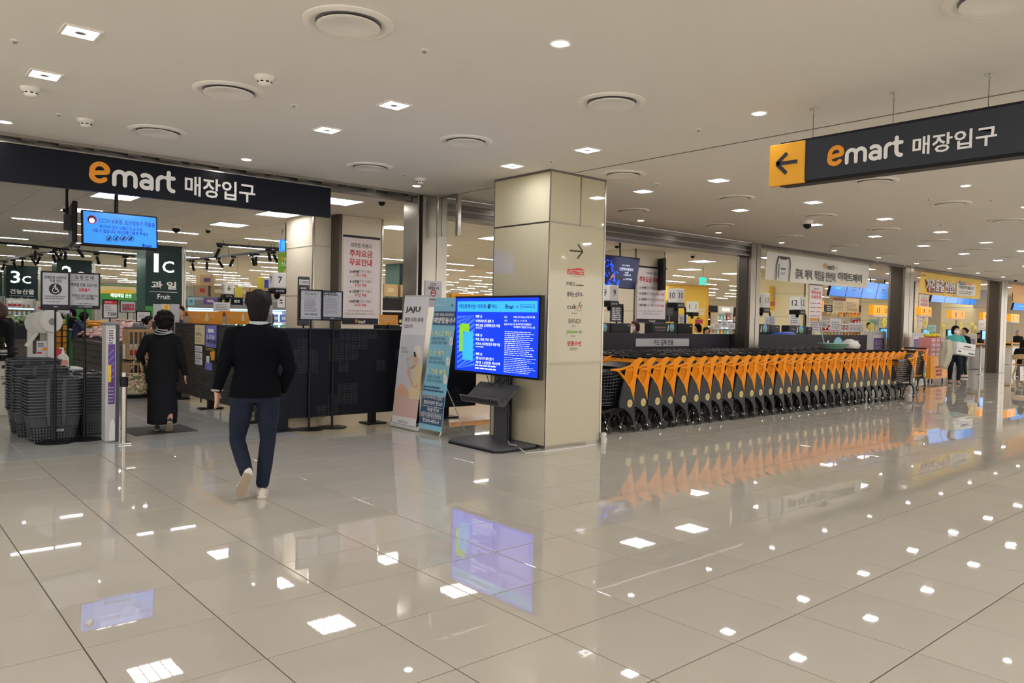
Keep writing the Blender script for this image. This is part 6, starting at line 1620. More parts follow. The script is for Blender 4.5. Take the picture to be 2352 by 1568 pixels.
for k in range(4):
    x = 735 + k * 49; pl.disc(m, *h_(x, 728), 6.8, 'navy3', .005, 20, 0) ; pl.disc(m, *h_(x, 728), 5.6, 'scr_azure', .0055, 20); m.bar(pl.pt(*pl.uv(*h_(x - 14, 742)), .0065), pl.pt(*pl.uv(*h_(x + 14, 714)), .0065), .012, .001, 'navy3', up=pl.N)
    pl.rect(m, *h_(x - 8, 722), *h_(x + 9, 736), 'navy3', .006)
pl.luv(m, *pl.uv(*h_(960, 788)), *(pl.uv(*h_(1024, 788))[0] - pl.uv(*h_(960, 788))[0], .055), e='scr_ink', m='scr_ink', n=.006)
part('screen_content', m, t)
pc = PY(268, 470, 11.62); part('ceiling_pole', MB().tube([(pc.x, 11.64, 2.85), (pc.x, 11.64, ZC)], .025, 'black', 10), t, smooth=True)
p0, p1 = pl.pt(u0, 0), pl.pt(u0 + .02, v1)
t = thing('hanging_screen', 'second hanging screen turned away at the left of the blue one, edge on', 'screen', (2.3, 11.9, 2.4)); q = Plane((2.30, 11.62, 2.43), (.135, .99, 0), (0, .0, 1))
part('housing', MB().box(.02, .95, 0, .55, -.06, 0, 'black', q.M), t, bevel=.006); part('bracket', MB().box(.35, .6, .2, .4, -.14, -.06, 'midgrey', q.M).tube([q.pt(.47, .3, -.1), (q.pt(.47, 0, -.1).x, q.pt(.47, 0, -.1).y, ZC)], .02, 'black', 8), t)
# ================================================================ tills and signs behind the right openings
pl = planeY(9.6)
t = thing('partition', 'long dark purple-grey till front behind the nested carts, lettered for card payment', 'partition', (14, 9.64, 0))
part('front_sheet', MB().box(8.0, 14.6, 9.6, 9.66, .08, 1.285, 'navy3'), t)
part('front_sheet', MB().box(14.62, 20.3, 9.6, 9.66, .08, 1.285, 'panelblue'), t)
part('front_sheet', MB().box(20.3, 21.2, 9.6, 9.66, .08, 1.285, 'navy3'), t, label='lighter end sheet with the last letter of the slogan')
part('top_rail', MB().box(8.0, 21.2, 9.59, 9.68, 1.285, 1.30, 'dkgrey'), t)
part('foot_rail', MB().box(8.0, 21.2, 9.61, 9.65, 0, .08, 'black'), t)
m = MB()
pl.rect(m, 1460, 777, 1582, 795, 'greypaper', .006, .005); pl.txt(m, '카드 결제 전용', 1501, 779, 1546, 793, 'ink', .025, .008)
for x0, x1, y0 in ((1464, 1489, 803), (1546, 1562, 802), (1609, 1620, 801)):
    for a in ((x0, y0, x1, y0 + 1), (x0, y0, x0 + 1, y0 + 14), (x1 - 1, y0, x1, y0 + 14)): pl.rect(m, *a, 'greypaper', .004)
    pl.rect(m, x0 + 3, y0 + 5, x1 - 3, y0 + 7, 'greypaper', .004)
pl.txt(m, 'Tomorrow', 1728, 795, 1811, 812, 'logo_o', .03, .004); pl.txt(m, '지구 아닌 우리가', 1815, 797, 1890, 806, 'wht', .01, .004)
cx, cy = 1925, 793
pl.poly(m, [(cx + (11 + (1 if math.sin(a) > 0 else 0)) * math.cos(a), cy + (19 if math.sin(a) < 0 else 9) * math.sin(a)) for a in [2 * PI * k / 24 for k in range(24)]], 'blue_art' if 0 else 'skyblue', .004)
pl.poly(m, [(1914, 792), (1921, 790), (1923, 800), (1918, 803)], 'lime', .006); pl.poly(m, [(1928, 790), (1936, 792), (1934, 801), (1927, 801)], 'lime', .006)
pl.poly(m, [(1896, 798), (1899, 785), (1903, 780), (1903, 787), (1900, 799)], 'wht', .004)
pl.txt(m, '니다', 1958, 781, 1972, 793, 'wht', .03, .004)
part('lettering', m, t)

def till_desk(x0, x1, y0, y1, lab):
    t = thing('till_desk', lab, 'till desk', ((x0 + x1) / 2, (y0 + y1) / 2, 0))
    part('body', MB().box(x0, x1, y0, y1, 0, .93, 'offwhite'), t); part('worktop', MB().box(x0 - .03, x1 + .03, y0 - .03, y1 + .03, .93, .97, 'grey'), t, bevel=.006)
    return t
for k, (x0, x1, y0, y1, lab) in enumerate(((4.55, 5.9, 10.95, 11.9, 'till desk behind the perforated panel, in front of the cream pier'), (4.55, 5.5, 14.0, 15.2, 'till desk behind the ribbed partition under till number six'), (6.45, 7.3, 10.8, 11.25, 'till desk beside the steel corner pillar under an orange board'),
        (10.2, 11.9, 10.1, 11.0, 'till desk under number nine behind the card payment panel'), (12.3, 14.3, 10.1, 11.0, 'till desk under number ten behind the card payment panel'), (15.3, 17.0, 10.1, 11.0, 'till desk under number eleven right of the steel pillar'), (17.3, 19.8, 10.1, 11.0, 'till desk under number twelve below the white banner'))):
    till_desk(x0, x1, y0, y1, lab)
pl = planeY(10.2)
def till_back(x0, x1, y0, y1, kind, lab):
    u0, v0, u1, v1 = pl.span(x0, y0, x1, y1)
    t = thing('till_screen', lab, 'till screen', ((u0 + u1) / 2, 10.3, .97))
    part('housing', MB().box(u0, u1, 10.2, 10.42 if kind else 10.30, 1.05, v1, 'dkgrey' if kind else 'black'), t, bevel=.02)
    part('stand', MB().box((u0 + u1) / 2 - .08, (u0 + u1) / 2 + .08, 10.24, 10.30, .972, 1.06, 'black'), t)
    m = MB()
    if kind:
        a = x1 - 13; c = (y0 + y1) / 2
        pl.poly(m, [(a + 5.2 * math.cos(q), c - 1 + 9 * math.sin(q)) for q in [2 * PI * k / 18 for k in range(18)]], 'skyblue', .003)
        pl.poly(m, [(a - 4, c + 6), (a, c - 2), (a + 4, c + 6)], 'lime', .005); pl.poly(m, [(a - 11, c + 7), (a - 9, c - 6), (a - 7, c - 8), (a - 8, c + 6)], 'wht', .004)
        if x1 - x0 > 40: pl.txt(m, 'tomorrow', x0 + 6, c - 4, a - 14, c + 1, 'sole', .02, .003); pl.fine(m, x0 + 10, c + 4, a - 15, c + 6, 1, 'greypaper', .003)
    else: pl.rect(m, x1 - 8, y0 + 5, x1 - 4, y0 + 7, 'greypaper', .002)
    part('print', m, t)
for a in ((1374, 1402, 741, 765, 1, 'till back with a round leaf picture, cut by the column edge'), (1403, 1450, 742, 765, 0, 'black till monitor left of the brown haired cashier'), (1498, 1556, 741, 765, 1, 'till back lettered tomorrow below the poster pier'), (1558, 1592, 743, 765, 0, 'black till monitor left of the dark haired cashier'),
          (1729, 1770, 744, 766, 1, 'till back with leaf picture just right of the steel pillar'), (1771, 1792, 746, 766, 0, 'black till monitor behind the blue apron heap'), (1812, 1853, 747, 767, 1, 'till back lettered tomorrow below number twelve'), (1854, 1866, 750, 767, 0, 'narrow black till monitor below number twelve')):
    till_back(a[0], a[1], a[2], a[3], a[4], a[5])
c = PY(1812, 762, 9.9); m = MB().loft(ell_rings([(1.06, c.x, 10.0, .5, .16), (1.24, c.x, 10.0, .62, .2), (1.33, c.x - .1, 10.0, .45, .15), (1.36, c.x + .2, 10.0, .1, .05)], 16), 'blue_art')
solo('apron', m.box(c.x - .3, c.x + .3, 9.9, 10.1, .97, 1.08, 'blue_art'), 'heap of bright blue cloth lying on the till below number twelve', 'cloth', smooth=True)
till_number(1400, 675, 10.6, '9', '촬영중', 'white till number nine on a black arm beside the glass column', .27, arm=.42, zlow=.97)
till_number(1553, 681, 10.9, '10', '촬영중', 'white till number ten on a black arm left of the yellow column', .27, arm=.36, zlow=.97)
till_number(1749, 692, 10.7, '11', '촬영중', 'white till number eleven on a black arm beside the steel pillar', .30, arm=.42, zlow=.97)
till_number(1832, 698, 10.7, '12', '촬영중', 'white till number twelve on a black arm before the yellow cream pier', .30, arm=.45, zlow=.97)
till_number(1590, 706, 14.5, '1', '', 'small white till number in front of the yellow column', .28, arm=-.5, zlow=.02)

# parking posters on the far piers
def parking(Y, x0, x1, y0, y1, lab, wide):
    pl = planeY(Y); u0, v0, u1, v1 = pl.span(x0, y0, x1, y1); w, h = u1 - u0, v1 - v0
    t = thing('parking_poster', lab, 'poster', pl.pt((u0 + u1) / 2, v0))
    part('panel', MB().box(u0, u1, v0, v1, -.004, .004, 'pinkpaper', pl.M), t); part('top_bar', MB().box(u0 - .01, u1 + .01, v1, v1 + .04, -.004, .012, 'dkgrey', pl.M), t)
    m = MB(); F = lambda s, a, b_, c, d, mk='ink', bo=.01: pl.tuv(m, s, u0 + a * w, v1 - d * h, u0 + c * w, v1 - b_ * h, mk, bo, .008)
    F('이마트 이용시', .3, .07, .72, .12)
    if wide:
        F('주차요금 무료안내', .06, .16, .94, .27, 'red', .03)
        for k, (a, b_, c) in enumerate((('2~4만원', '미만 구매시', '1시간 무료'), ('4~6만원', '미만 구매시', '2시간 무료'), ('6~10만원', '미만 구매시', '3시간 무료'), ('10만원', '이상 구매시', '5시간 무료'))):
            y = .34 + k * .105; F(a, .07, y, .30, y + .05, 'ink', .03); F(b_, .31, y, .60, y + .05, 'ink_grey', 0); F(c, .63, y, .93, y + .05, 'red', .02)
        F('지금 이마트 앱으로 주차 이용하시면', .08, .77, .92, .80, 'ink_grey', 0); F('간단하게 해결하실 수 있습니다', .2, .82, .8, .85, 'ink_grey', 0)
        pl.ruv(m, u0, v0, u1, v0 + .07 * h, 'navy3', .006); pl.luv(m, u0 + .42 * w, v0 + .012 * h, .22 * w, .045 * h, n=.008)
    else:
        F('주차요금', .14, .14, .88, .24, 'red', .03); F('무료안내', .14, .26, .88, .36, 'red', .03)
        for k in range(4): y = .46 + k * .11; pl.fuv(m, u0 + .1 * w, v1 - (y + .03) * h, u0 + .55 * w, v1 - y * h, 1, 'ink_grey', .008, .7, 3); pl.fuv(m, u0 + .58 * w, v1 - (y + .03) * h, u0 + .92 * w, v1 - y * h, 1, 'red', .008, .7, 2)
    part('print', m, t)
parking(11.985, 1463, 1529, 616, 741, 'parking fee poster on the pier behind the two wall screens', True)
parking(11.985, 1858, 1888, 655, 742, 'narrow parking fee poster on the yellow cream pier', False)
parking(11.985, 2110, 2132, 676, 752, 'parking fee poster under the left end of the yellow banner', False)
# two screens hung before the pier
pl = Plane(tuple(PY(1388, 663, 11.4)), (1, .03, 0), (0, -.16, 1))
u0, v0, u1, v1 = pl.span(1384, 588, 1466, 662)
t = thing('hanging_screen', 'dark blue advertising screen with glowing flowers hung beside the column', 'screen', pl.pt((u0 + u1) / 2, v0))
part('housing', MB().box(u0, u1, v0, v1, -.07, 0, 'black', pl.M), t, bevel=.006); part('screen', MB().box(u0 + .02, u1 - .02, v0 + .02, v1 - .02, 0, .003, 'scr_night', pl.M), t)
m = MB(); rq = random.Random(4); a_ = lambda x, y: (1370 + x * 210 / 1176, 560 + y * 280 / 1568)
for _ in range(46):
    x, y = rq.uniform(100, 300), rq.uniform(170, 550)
    if x > 220 and y < 330 and rq.random() < .6: continue
    cx, cy = a_(x, y); r_ = rq.uniform(1.5, 5); an = rq.uniform(0, 6)
    pl.poly(m, [(cx + r_ * math.cos(an) * 1.5, cy + r_ * math.sin(an) * 1.5), (cx - r_ * .5 * math.sin(an), cy + r_ * .5 * math.cos(an)), (cx - r_ * math.cos(an), cy - r_ * math.sin(an)), (cx + r_ * .5 * math.sin(an), cy - r_ * .5 * math.cos(an))], 'scr_art' if rq.random() < .75 else 'scr_blue', .004 + rq.random() * .002)
pl.poly(m, [a_(160, 470), a_(195, 400), a_(215, 380), a_(240, 460), a_(215, 420), a_(190, 440)], 'pink', .007); pl.poly(m, [a_(205, 400), a_(235, 350), a_(242, 360), a_(214, 410)], 'scr_stripe', .007)
T = lambda s, x0, y0, x1, y1: pl.txt(m, s, *a_(x0, y0), *a_(x1, y1), 'scr_white', 0, .006)
T('다시 시작하는', 328, 264, 432, 288); T("'신한투자증권이", 296, 305, 470, 345); T('새로', 362, 355, 412, 380); T("시작합니다'", 345, 385, 442, 412); T('신한투자증권', 365, 442, 456, 464); pl.disc(m, *a_(352, 455), 1.4, 'scr_white', .006, 12)
part('screen_content', m, t)
pm = pl.pt((u0 + u1) / 2, v1, -.05); part('bracket', MB().tube([(pm.x, pm.y + .03, pm.z - .1), (pm.x, pm.y + .05, ZC)], .02, 'black', 8), t)
q = Plane(tuple(PY(1529, 666, 11.6)), (.55, .83, 0), (0, -.0, 1)); t = thing('hanging_screen', 'black backed hanging screen seen obliquely right of the poster pier', 'screen', q.O)
part('housing', MB().add([(0, 0, 0), (.95, 0, 0), (1.05, .80, 0), (.02, .77, 0), (0, 0, -.07), (.95, 0, -.07), (1.05, .80, -.07), (.02, .77, -.07)], [(0, 1, 2, 3), (7, 6, 5, 4), (0, 4, 5, 1), (1, 5, 6, 2), (2, 6, 7, 3), (3, 7, 4, 0)], 'black', q.M), t, bevel=.006)
pm = q.pt(.5, .75, -.1); part('bracket', MB().tube([(pm.x, pm.y, pm.z - .2), (pm.x, pm.y, ZC)], .02, 'black', 8), t)
# grey paddle, exit sign
pl = planeY(11.7); u0, v0, u1, v1 = pl.span(1402, 697, 1433, 739); t = thing('paddle_sign', 'grey rounded paddle sign with white lines under till number nine', 'sign', pl.pt((u0 + u1) / 2, v0))
part('panel', MB().box(u0, u1, v0, v1, -.03, 0, 'midgrey', pl.M), t, bevel=.03); m = MB(); pl.fine(m, 1406, 701, 1429, 736, 8, 'paper', .002, .55, 2); part('print', m, t); part('pole', MB().tube([pl.pt((u0 + u1) / 2, v0 + .05, -.015), ((u0 + u1) / 2, 11.715, .01)], .02, 'black', 8), t)
def exit_sign(x0, x1, y0, y1, Y, mk, lab):
    pl = planeY(Y); u0, v0, u1, v1 = pl.span(x0, y0, x1, y1); t = thing('exit_sign', lab, 'sign', pl.pt((u0 + u1) / 2, v0))
    part('light_box', MB().box(u0, u1, v0, v1, -.06, 0, mk, pl.M), t, bevel=.01)
    m = MB(); w, h = u1 - u0, v1 - v0
    if mk == 'exit_green':
        for a in ((.15, .62, .55, .70), (.15, .42, .55, .50), (.62, .2, .8, .75), (.28, .15, .36, .6)): pl.ruv(m, u0 + a[0] * w, v0 + a[1] * h, u0 + a[2] * w, v0 + a[3] * h, 'wht', .002)
    else: pl.ruv(m, u0 + .2 * w, v0 + .1 * h, u0 + .8 * w, v0 + .9 * h, 'scr_sky', .002)
    part('pictogram', m, t); part('hanger', MB().tube([pl.pt((u0 + u1) / 2, v1 - .01, -.03), ((u0 + u1) / 2, Y + .03, ZC)], .012, 'steel', 6), t)
exit_sign(1609, 1623, 637, 654, 14, 'exit_green', 'small lit green exit sign hanging above the yellow column')
exit_sign(643, 657, 550, 577, 15, 'scr_azure', 'pale blue lit sign hanging left of the cream pier')
# banners in the right openings
def hung_banner(name, lab, tl, bl, tr, br, Y, mk, draw):
    A, B, C_, D_ = (PY(*p, Y) for p in (tl, tr, bl, br))
    m = MB(); nx, nz = 16, 6; vs = []
    for j in range(nz + 1):
        for i in range(nx + 1):
            f_, g_ = i / nx, j / nz; p = (C_.lerp(D_, f_)).lerp(A.lerp(B, f_), g_); vs.append((p.x, p.y + .012 * math.sin(f_ * 11) * (1 - g_), p.z - .02 * math.sin(PI * f_) * (1 - g_)))
    m.add(vs, [(j * (nx + 1) + i, j * (nx + 1) + i + 1, (j + 1) * (nx + 1) + i + 1, (j + 1) * (nx + 1) + i) for j in range(nz) for i in range(nx)], mk)
    t = thing(name, lab, 'banner', (C_.lerp(D_, .5)))
    part('cloth', m, t, smooth=True); m = MB(); draw(planeY(Y - .016), m); part('print', m, t)
    m = MB()
    for p in (A, B): m.tube([(p.x, p.y, p.z), (p.x, p.y, ZC - .02)], .006, 'steel_dk', 5)
    part('tie', m, t)
x_ = lambda x, y: (1720 + x * 380 / 2128, 560 + y * 280 / 1568)
def d1(pl, m):
    T = lambda s, x0, y0, x1, y1, mk='ink', b=.015: pl.txt(m, s, *x_(x0, y0), *x_(x1, y1), mk, b, .003)
    P = [pl.uv(*x_(*p)) for p in ((348, 460), (358, 270), (385, 165), (525, 182), (535, 270), (520, 482))]
    for a, b_ in zip(P, P[1:]): m.bar(pl.pt(*a, .003), pl.pt(*b_, .003), .035, .002, 'ink', up=pl.N)
    pl.poly(m, [x_(405, 172), x_(500, 184), x_(486, 206), x_(418, 198)], 'ink', .004); pl.rect(m, *x_(390, 262), *x_(492, 440), 'paper', .002)
    T('emart', 408, 302, 480, 336, 'ink', .03); T('mart', 408, 362, 466, 398, 'ink_grey', .02); pl.logo(m, *x_(966, 252), *x_(1096, 332), m='ink', n=.003); T('pay', 1098, 292, 1140, 336, 'ink_grey', -.004)
    T('결제. 혜택. 적립을 한번에.', 602, 344, 1128, 470, 'ink', .012); T('이마트페이', 1150, 376, 1455, 490, 'ink', .02); pl.rect(m, *x_(1150, 505), *x_(1445, 511), 'yellow', .002)
hung_banner('pay_banner', 'white cloth banner with a phone drawing, hung across the middle right opening', (1762, 577), (1757, 641), (1997, 611), (1991, 661), 9.42, 'offwhite', d1)
k4 = lambda x, y: (2060 + x * 292 / 1526, 600 + y * 300 / 1568)
def d2(pl, m):
    T = lambda s, x0, y0, x1, y1, mk='ink', b=.015, n=.006: pl.txt(m, s, *k4(x0, y0), *k4(x1, y1), mk, b, n)
    T('emart', 302, 158, 352, 178, 'maroon', .02)
    for q, w in (((352, 214, 566, 362), '가격동결'), ((572, 246, 692, 372), '선언!')):
        pl.poly(m, [k4(q[0] - 8, q[1] + 4), k4(q[2], q[1] + 20), k4(q[2] + 4, q[3] + 22), k4(q[0] + 26, q[3] + 8)], 'maroon', .003); T(w, *q, 'wht', .03)
    for x, y in ((392, 190), (482, 206), (626, 236), (416, 372), (560, 404), (676, 410)): pl.poly(m, [k4(x, y - 10), k4(x + 5, y), k4(x, y + 8), k4(x - 4, y)], 'maroon', .004)
    pl.poly(m, [k4(716, 256), k4(920, 262), k4(948, 300), k4(940, 418), k4(712, 412)], 'offwhite', .003); pl.poly(m, [k4(750, 240), k4(822, 250), k4(822, 286), k4(750, 282)], 'slateblue', .005); T('이마트가', 756, 250, 816, 276, 'wht', .01, .007); pl.poly(m, [k4(826, 252), k4(900, 260), k4(920, 272), k4(898, 290), k4(826, 286)], 'orange', .005)
    T('"가격을 멈추지 않겠습니다"', 740, 296, 922, 338, 'ink', .02); pl.fine(m, *k4(744, 356), *k4(922, 400), 2, 'ink_grey', .005, .5, 6)
hung_banner('price_banner', 'yellow cloth banner with white and dark red lettering, right of the white one', (2115, 623), (2111, 673), (2254, 641), (2250, 687), 9.42, 'yellow', d2)
def d3(pl, m): pl.poly(m, [(2326, 672), (2352, 678), (2352, 697), (2326, 692)], 'amber', .003)
hung_banner('orange_banner', 'orange cloth banner cut off by the right picture edge', (2324, 648), (2324, 694), (2400, 662), (2400, 702), 9.42, 'orange', d3)
pl = planeY(13.0); u0, v0, u1, v1 = pl.span(1767, 658, 1797, 713); t = thing('price_poster', 'yellow vertical poster hanging left of the yellow cream pier', 'poster', pl.pt((u0 + u1) / 2, v0)); part('panel', MB().box(u0, u1, v0, v1, -.02, 0, 'yellow', pl.M), t)
m = MB()
for k, s in enumerate(('가격', '동결', '선언!')):
    pl.txt(m, s, 1775, 662 + k * 10, 1789 + (2 if k == 2 else 0), 671 + k * 10, 'ink', .06, .002); pl.txt(m, s, 1775.5, 662.5 + k * 10, 1788.5 + (2 if k == 2 else 0), 670.5 + k * 10, 'wht', .015, .004)
pl.rect(m, 1770, 693, 1794, 702, 'crimson', .002); pl.fine(m, 1772, 695, 1792, 700, 2, 'wht', .003, .4, 3); part('print', m, t); part('hanger', MB().tube([pl.pt((u0 + u1) / 2, v1, -.01), ((u0 + u1) / 2, 13.01, ZC)], .01, 'steel', 5), t)
# rows of big blue order screens
def screen_row(pxs, Y, tilt, lab, toward=1):
    pl = Plane(tuple(PY(pxs[0][0], pxs[0][1], Y)), (1, 0, 0), (0, -tilt, 1))
    u1 = pl.uv(*pxs[1])[0]; h = pl.uv(*pxs[2])[1]; n = pxs[3]; w = u1 / n
    for k in range(n):
        t = thing('menu_screen', f'blue menu screen, {nth(k)} from left in the row {lab}', 'screen', pl.pt((k + .5) * w, 0), group='menu screens ' + lab)
        part('housing', MB().box(k * w + .008, (k + 1) * w - .008, 0, h, -.08, 0, 'black', pl.M), t); part('screen', MB().box(k * w + .02, (k + 1) * w - .02, .012, h - .012, 0, .003, 'scr_panel', pl.M), t)
        m = MB()
        if k % 2: pl.fuv(m, k * w + .3 * w, h * .55, k * w + .6 * w, h * .66, 1, 'scr_ink', .005, .7, 2); pl.fuv(m, k * w + .3 * w, h * .35, k * w + .65 * w, h * .5, 3, 'scr_ink', .005, .4, 3); pl.duv(m, k * w + .78 * w, h * .58, .09 * h, 'scr_ink', .005, 10)
        else: pl.fuv(m, k * w + .3 * w, h * .4, k * w + .7 * w, h * .55, 2, 'exit_green', .005, .5, 3)
        part('screen_content', m, t)
        c = pl.pt((k + .5) * w, h, -.06); part('hanger', MB().tube([(c.x, c.y, c.z - .1), (c.x, c.y, ZC)], .025, 'black', 6), t)
screen_row(((1903, 679), (2072, 692), (1930, 640), 5), 12.6, .22, 'below the white banner')
screen_row(((2137, 693), (2276, 708), (2145, 655), 5), 12.6, .22, 'below the yellow banner')
screen_row(((2325, 712), (2400, 718), (2325, 690), 2), 12.6, .22, 'at the far right')
# orange till numbers
def orange_number(x0, x1, y0, y1, Y, num, num2, lab):
    pl = planeY(Y); u0, v0, u1, v1 = pl.span(x0, y0, x1, y1); t = thing('till_number', lab, 'till number', ((u0 + u1) / 2, Y, 0)); w = u1 - u0
    part('lamp_box', MB().box(u0, u1, Y, Y + .16, v0, v1, 'lampshade_lit'), t, bevel=.01); part('lower_edge', MB().box(u0, u1, Y - .01, Y + .16, v0 - .05, v0, 'offwhite'), t)
    m = MB(); pl.nat(m, num, u0 + .3 * w, v0 + .48 * (v1 - v0), .56 * (v1 - v0), 'ink', .02, .004)
    if num2: pl.nat(m, num2, u0 + .78 * w, v0 + .48 * (v1 - v0), .5 * (v1 - v0), 'maroon', .008, .004)
    part('digits', m, t); part('pole', MB().tube([((u0 + u1) / 2, Y + .08, v0), ((u0 + u1) / 2, Y + .08, .02)], .03, 'lightgrey', 8), t)
for a in ((1885, 1893, 690, 712, 13.0, '2', '', 'sliver of an orange till number right of the narrow poster'), (2006, 2043, 701, 724, 11.2, '11', '10', 'orange lit till number eleven below the blue screens'), (2115, 2140, 705, 724, 10.9, '9', '9', 'orange lit till number nine right of the steel pillar'),
          (2186, 2217, 713, 732, 10.6, '8', '7', 'orange lit till number eight above the teal woman'), (2258, 2278, 717, 733, 12.0, '6', '6', 'orange lit till number six on the right cream pier'), (2322, 2341, 721, 738, 10.8, '5', '4', 'orange lit till number five at the far right')): orange_number(*a)
# loose notices, discs, cards over the right tills
def card(x0, x1, y0, y1, Y, mk, lab, rows=4, head=None, name='notice_card', zfoot=.02):
    pl = planeY(Y); u0, v0, u1, v1 = pl.span(x0, y0, x1, y1); t = thing(name, lab, 'notice', ((u0 + u1) / 2, Y, zfoot))
    part('panel', MB().box(u0, u1, v0, v1, -.02, 0, mk, pl.M), t); m = MB(); pl.fine(m, x0 + 2, y0 + (y1 - y0) * .25, x1 - 2, y1 - 3, rows, 'ink_grey', .002, .35, 3)
    if head: pl.rect(m, x0, y0, x1, y0 + (y1 - y0) * .2, head, .002)
    part('print', m, t); part('stem', MB().tube([pl.pt((u0 + u1) / 2, v0 + .02, -.02), ((u0 + u1) / 2, Y + .03, zfoot)], .012, 'grey', 6), t)
for a in ((1914, 1942, 684, 717, 11.9, 'cream', 'left of the two cream order notices below the blue screens', 7, 'maroon', 'notice_card'), (1943, 1973, 685, 718, 11.9, 'cream', 'right of the two cream order notices below the blue screens', 7, None, 'notice_card'),
          (1757, 1768, 725, 747, 10.6, 'paper', 'white till card left of the sitting rack under number eleven'), (1770, 1780, 726, 748, 10.6, 'greypaper', 'grey till card under number eleven, right of the white one'), (1814, 1837, 717, 746, 11.9, 'paper', 'framed white notice on the yellow cream pier'),
          (1861, 1883, 730, 762, 10.8, 'paper', 'white card with an orange head beside the narrow poster', 4, 'orange'), (1886, 1902, 734, 752, 11.5, 'lightgrey', 'grey till screen card right of the orange headed card'), (1908, 1932, 731, 758, 11.0, 'paper', 'white till card before the shelves, left one'), (1951, 1983, 741, 762, 10.8, 'paper', 'broad white till card right of the tall one'),
          (1999, 2022, 733, 748, 11.5, 'mint', 'green till display under orange number eleven'), (2026, 2048, 733, 747, 11.6, 'lightgrey', 'pale till display right of the green one'), (2131, 2150, 746, 762, 11.0, 'mint', 'green till display under orange number nine'), (2248, 2265, 735, 758, 11.95, 'paper', 'framed notice on the right cream pier under number six', 5, None, 'notice_card'), (2270, 2287, 745, 758, 11.4, 'paper', 'small card right of the framed notice'),
          (1532, 1546, 690, 724, 13, 'midgrey', 'dark framed card left of till number ten'), (1560, 1572, 722, 742, 11.2, 'greypaper', 'grey till card below number ten'), (1572, 1580, 722, 742, 11.2, 'paper', 'white till card beside the grey one below number ten'), (1598, 1614, 733, 743, 13, 'crimson', 'small red card on the yellow column\'s foot'), (1640, 1656, 741, 756, 13, 'paper', 'white till card left of the pale cap'), (1658, 1672, 735, 752, 13.2, 'paper', 'taller white till card behind the pale cap'), (1674, 1690, 741, 756, 13, 'paper', 'white till card right of the pale cap')): card(*a)
for i, (x, y, Y) in enumerate(((2002, 753, 10.6), (2031, 740, 11.2), (2058, 740, 11.2), (2124, 742, 10.8), (2166, 752, 11.8), (2207, 747, 11.5), (2233, 748, 11), (2240, 757, 10.9), (2276, 762, 11.2), (2290, 762, 11.4))):
    pl = planeY(Y); u, v = pl.uv(x, y); t = thing('price_disc', f'bright yellow round tag over the right tills, {nth(i)} from left', 'tag', (u, Y, .02), group='yellow round tags over the tills')
    m = MB(); m.lathe([(.0, -.01), (.16, -.01), (.16, .01), (.0, .01)], 'brightyellow', 20, M=pl.M @ Matrix.Translation((u, v, 0))); part('disc', m, t); m = MB(); pl.fuv(m, u - .1, v - .05, u + .1, v + .05, 2, 'sole', .012, .4, 2); part('print', m, t); part('stem', MB().tube([(u, Y + .02, v), (u, Y + .02, .02)], .01, 'lightgrey', 6), t)
# purple gates, white tills with yellow tops
for x0, x1, y0, Y, lab in ((2002, 2035, 760, 9.75, 'security gate with a purple notice left of the second steel pillar'), (2095, 2127, 764, 9.75, 'security gate with a purple notice right of the second steel pillar'), (2212, 2244, 766, 10.6, 'security gate with a purple notice behind the teal woman'), (2276, 2299, 767, 9.9, 'security gate with a purple notice left of the far right pillar')):
    pl = planeY(Y); u0, v0, u1, v1 = pl.span(x0, y0, x1, 806); t = thing('security_gate', lab, 'security gate', ((u0 + u1) / 2, Y + .1, 0))
    part('pedestal', MB().box(u0, u1, Y, Y + .14, 0, v1, 'lightgrey'), t, bevel=.015); part('side_trim', MB().box(u1, u1 + .06, Y + .02, Y + .12, 0, v1 - .04, 'grey'), t)
    m = MB(); w = u1 - u0; pl.ruv(m, u0 + .1 * w, v0 - .02, u1 - .1 * w, v1 - .10, 'paper', .003); pl.ruv(m, u0 + .13 * w, v0, u1 - .13 * w, v1 - .2, 'purple', .005); pl.fuv(m, u0 + .2 * w, v0 + .05, u1 - .2 * w, v1 - .25, 7, 'greypaper', .007, .35, 3); part('poster', m, t)
for x0, x1, Y, lab in ((2172, 2212, 11.2, 'white till counter behind the teal woman'), (2238, 2290, 10.4, 'white till counter with a yellow and black top at right'), (2040, 2066, 11.2, 'white till counter left of the second steel pillar'), (2128, 2160, 11.0, 'white till counter behind the pink boxes'), (2322, 2390, 11.0, 'white till counter at the far right edge')):
    pl = planeY(Y); u0, v0, u1, v1 = pl.span(x0, 806, x1, 857); t = thing('till_counter', lab, 'till counter', ((u0 + u1) / 2, Y + .3, 0))
    part('body', MB().box(u0 + .3, u1 - .3, Y + .1, Y + .6, 0, .82, 'white'), t, bevel=.02); part('worktop', MB().box(u0, u1, Y, Y + .7, .86, .93, 'black'), t, bevel=.02); part('yellow_edge', MB().box(u0 - .02, u1 + .02, Y - .02, Y + .72, .93, .975, 'amber').box(u0, u1, Y - .01, Y + .7, .82, .86, 'amber'), t, bevel=.015)
    part('monitor', MB().box(u1 - 1.0, u1 - .4, Y + .25, Y + .31, 1.12, 1.5, 'dkgrey').box(u1 - .97, u1 - .43, Y + .245, Y + .25, 1.15, 1.47, 'scr_sky').box(u1 - .75, u1 - .65, Y + .26, Y + .32, .975, 1.12, 'dkgrey'), t)
p = PZ(2250, 860); post(p.x, p.y, .95, 'steel post before the yellow topped till at right')
p = PY(2152, 757, 11.2); m = MB()
rq = random.Random(8)
for k in range(26): m.ball((p.x + rq.uniform(-.28, .28), 11.35 + rq.uniform(-.1, .1), 1.22 + rq.uniform(0, .3)), rq.uniform(.04, .08), 'brightyellow' if k % 2 else 'veg', 6, 4)
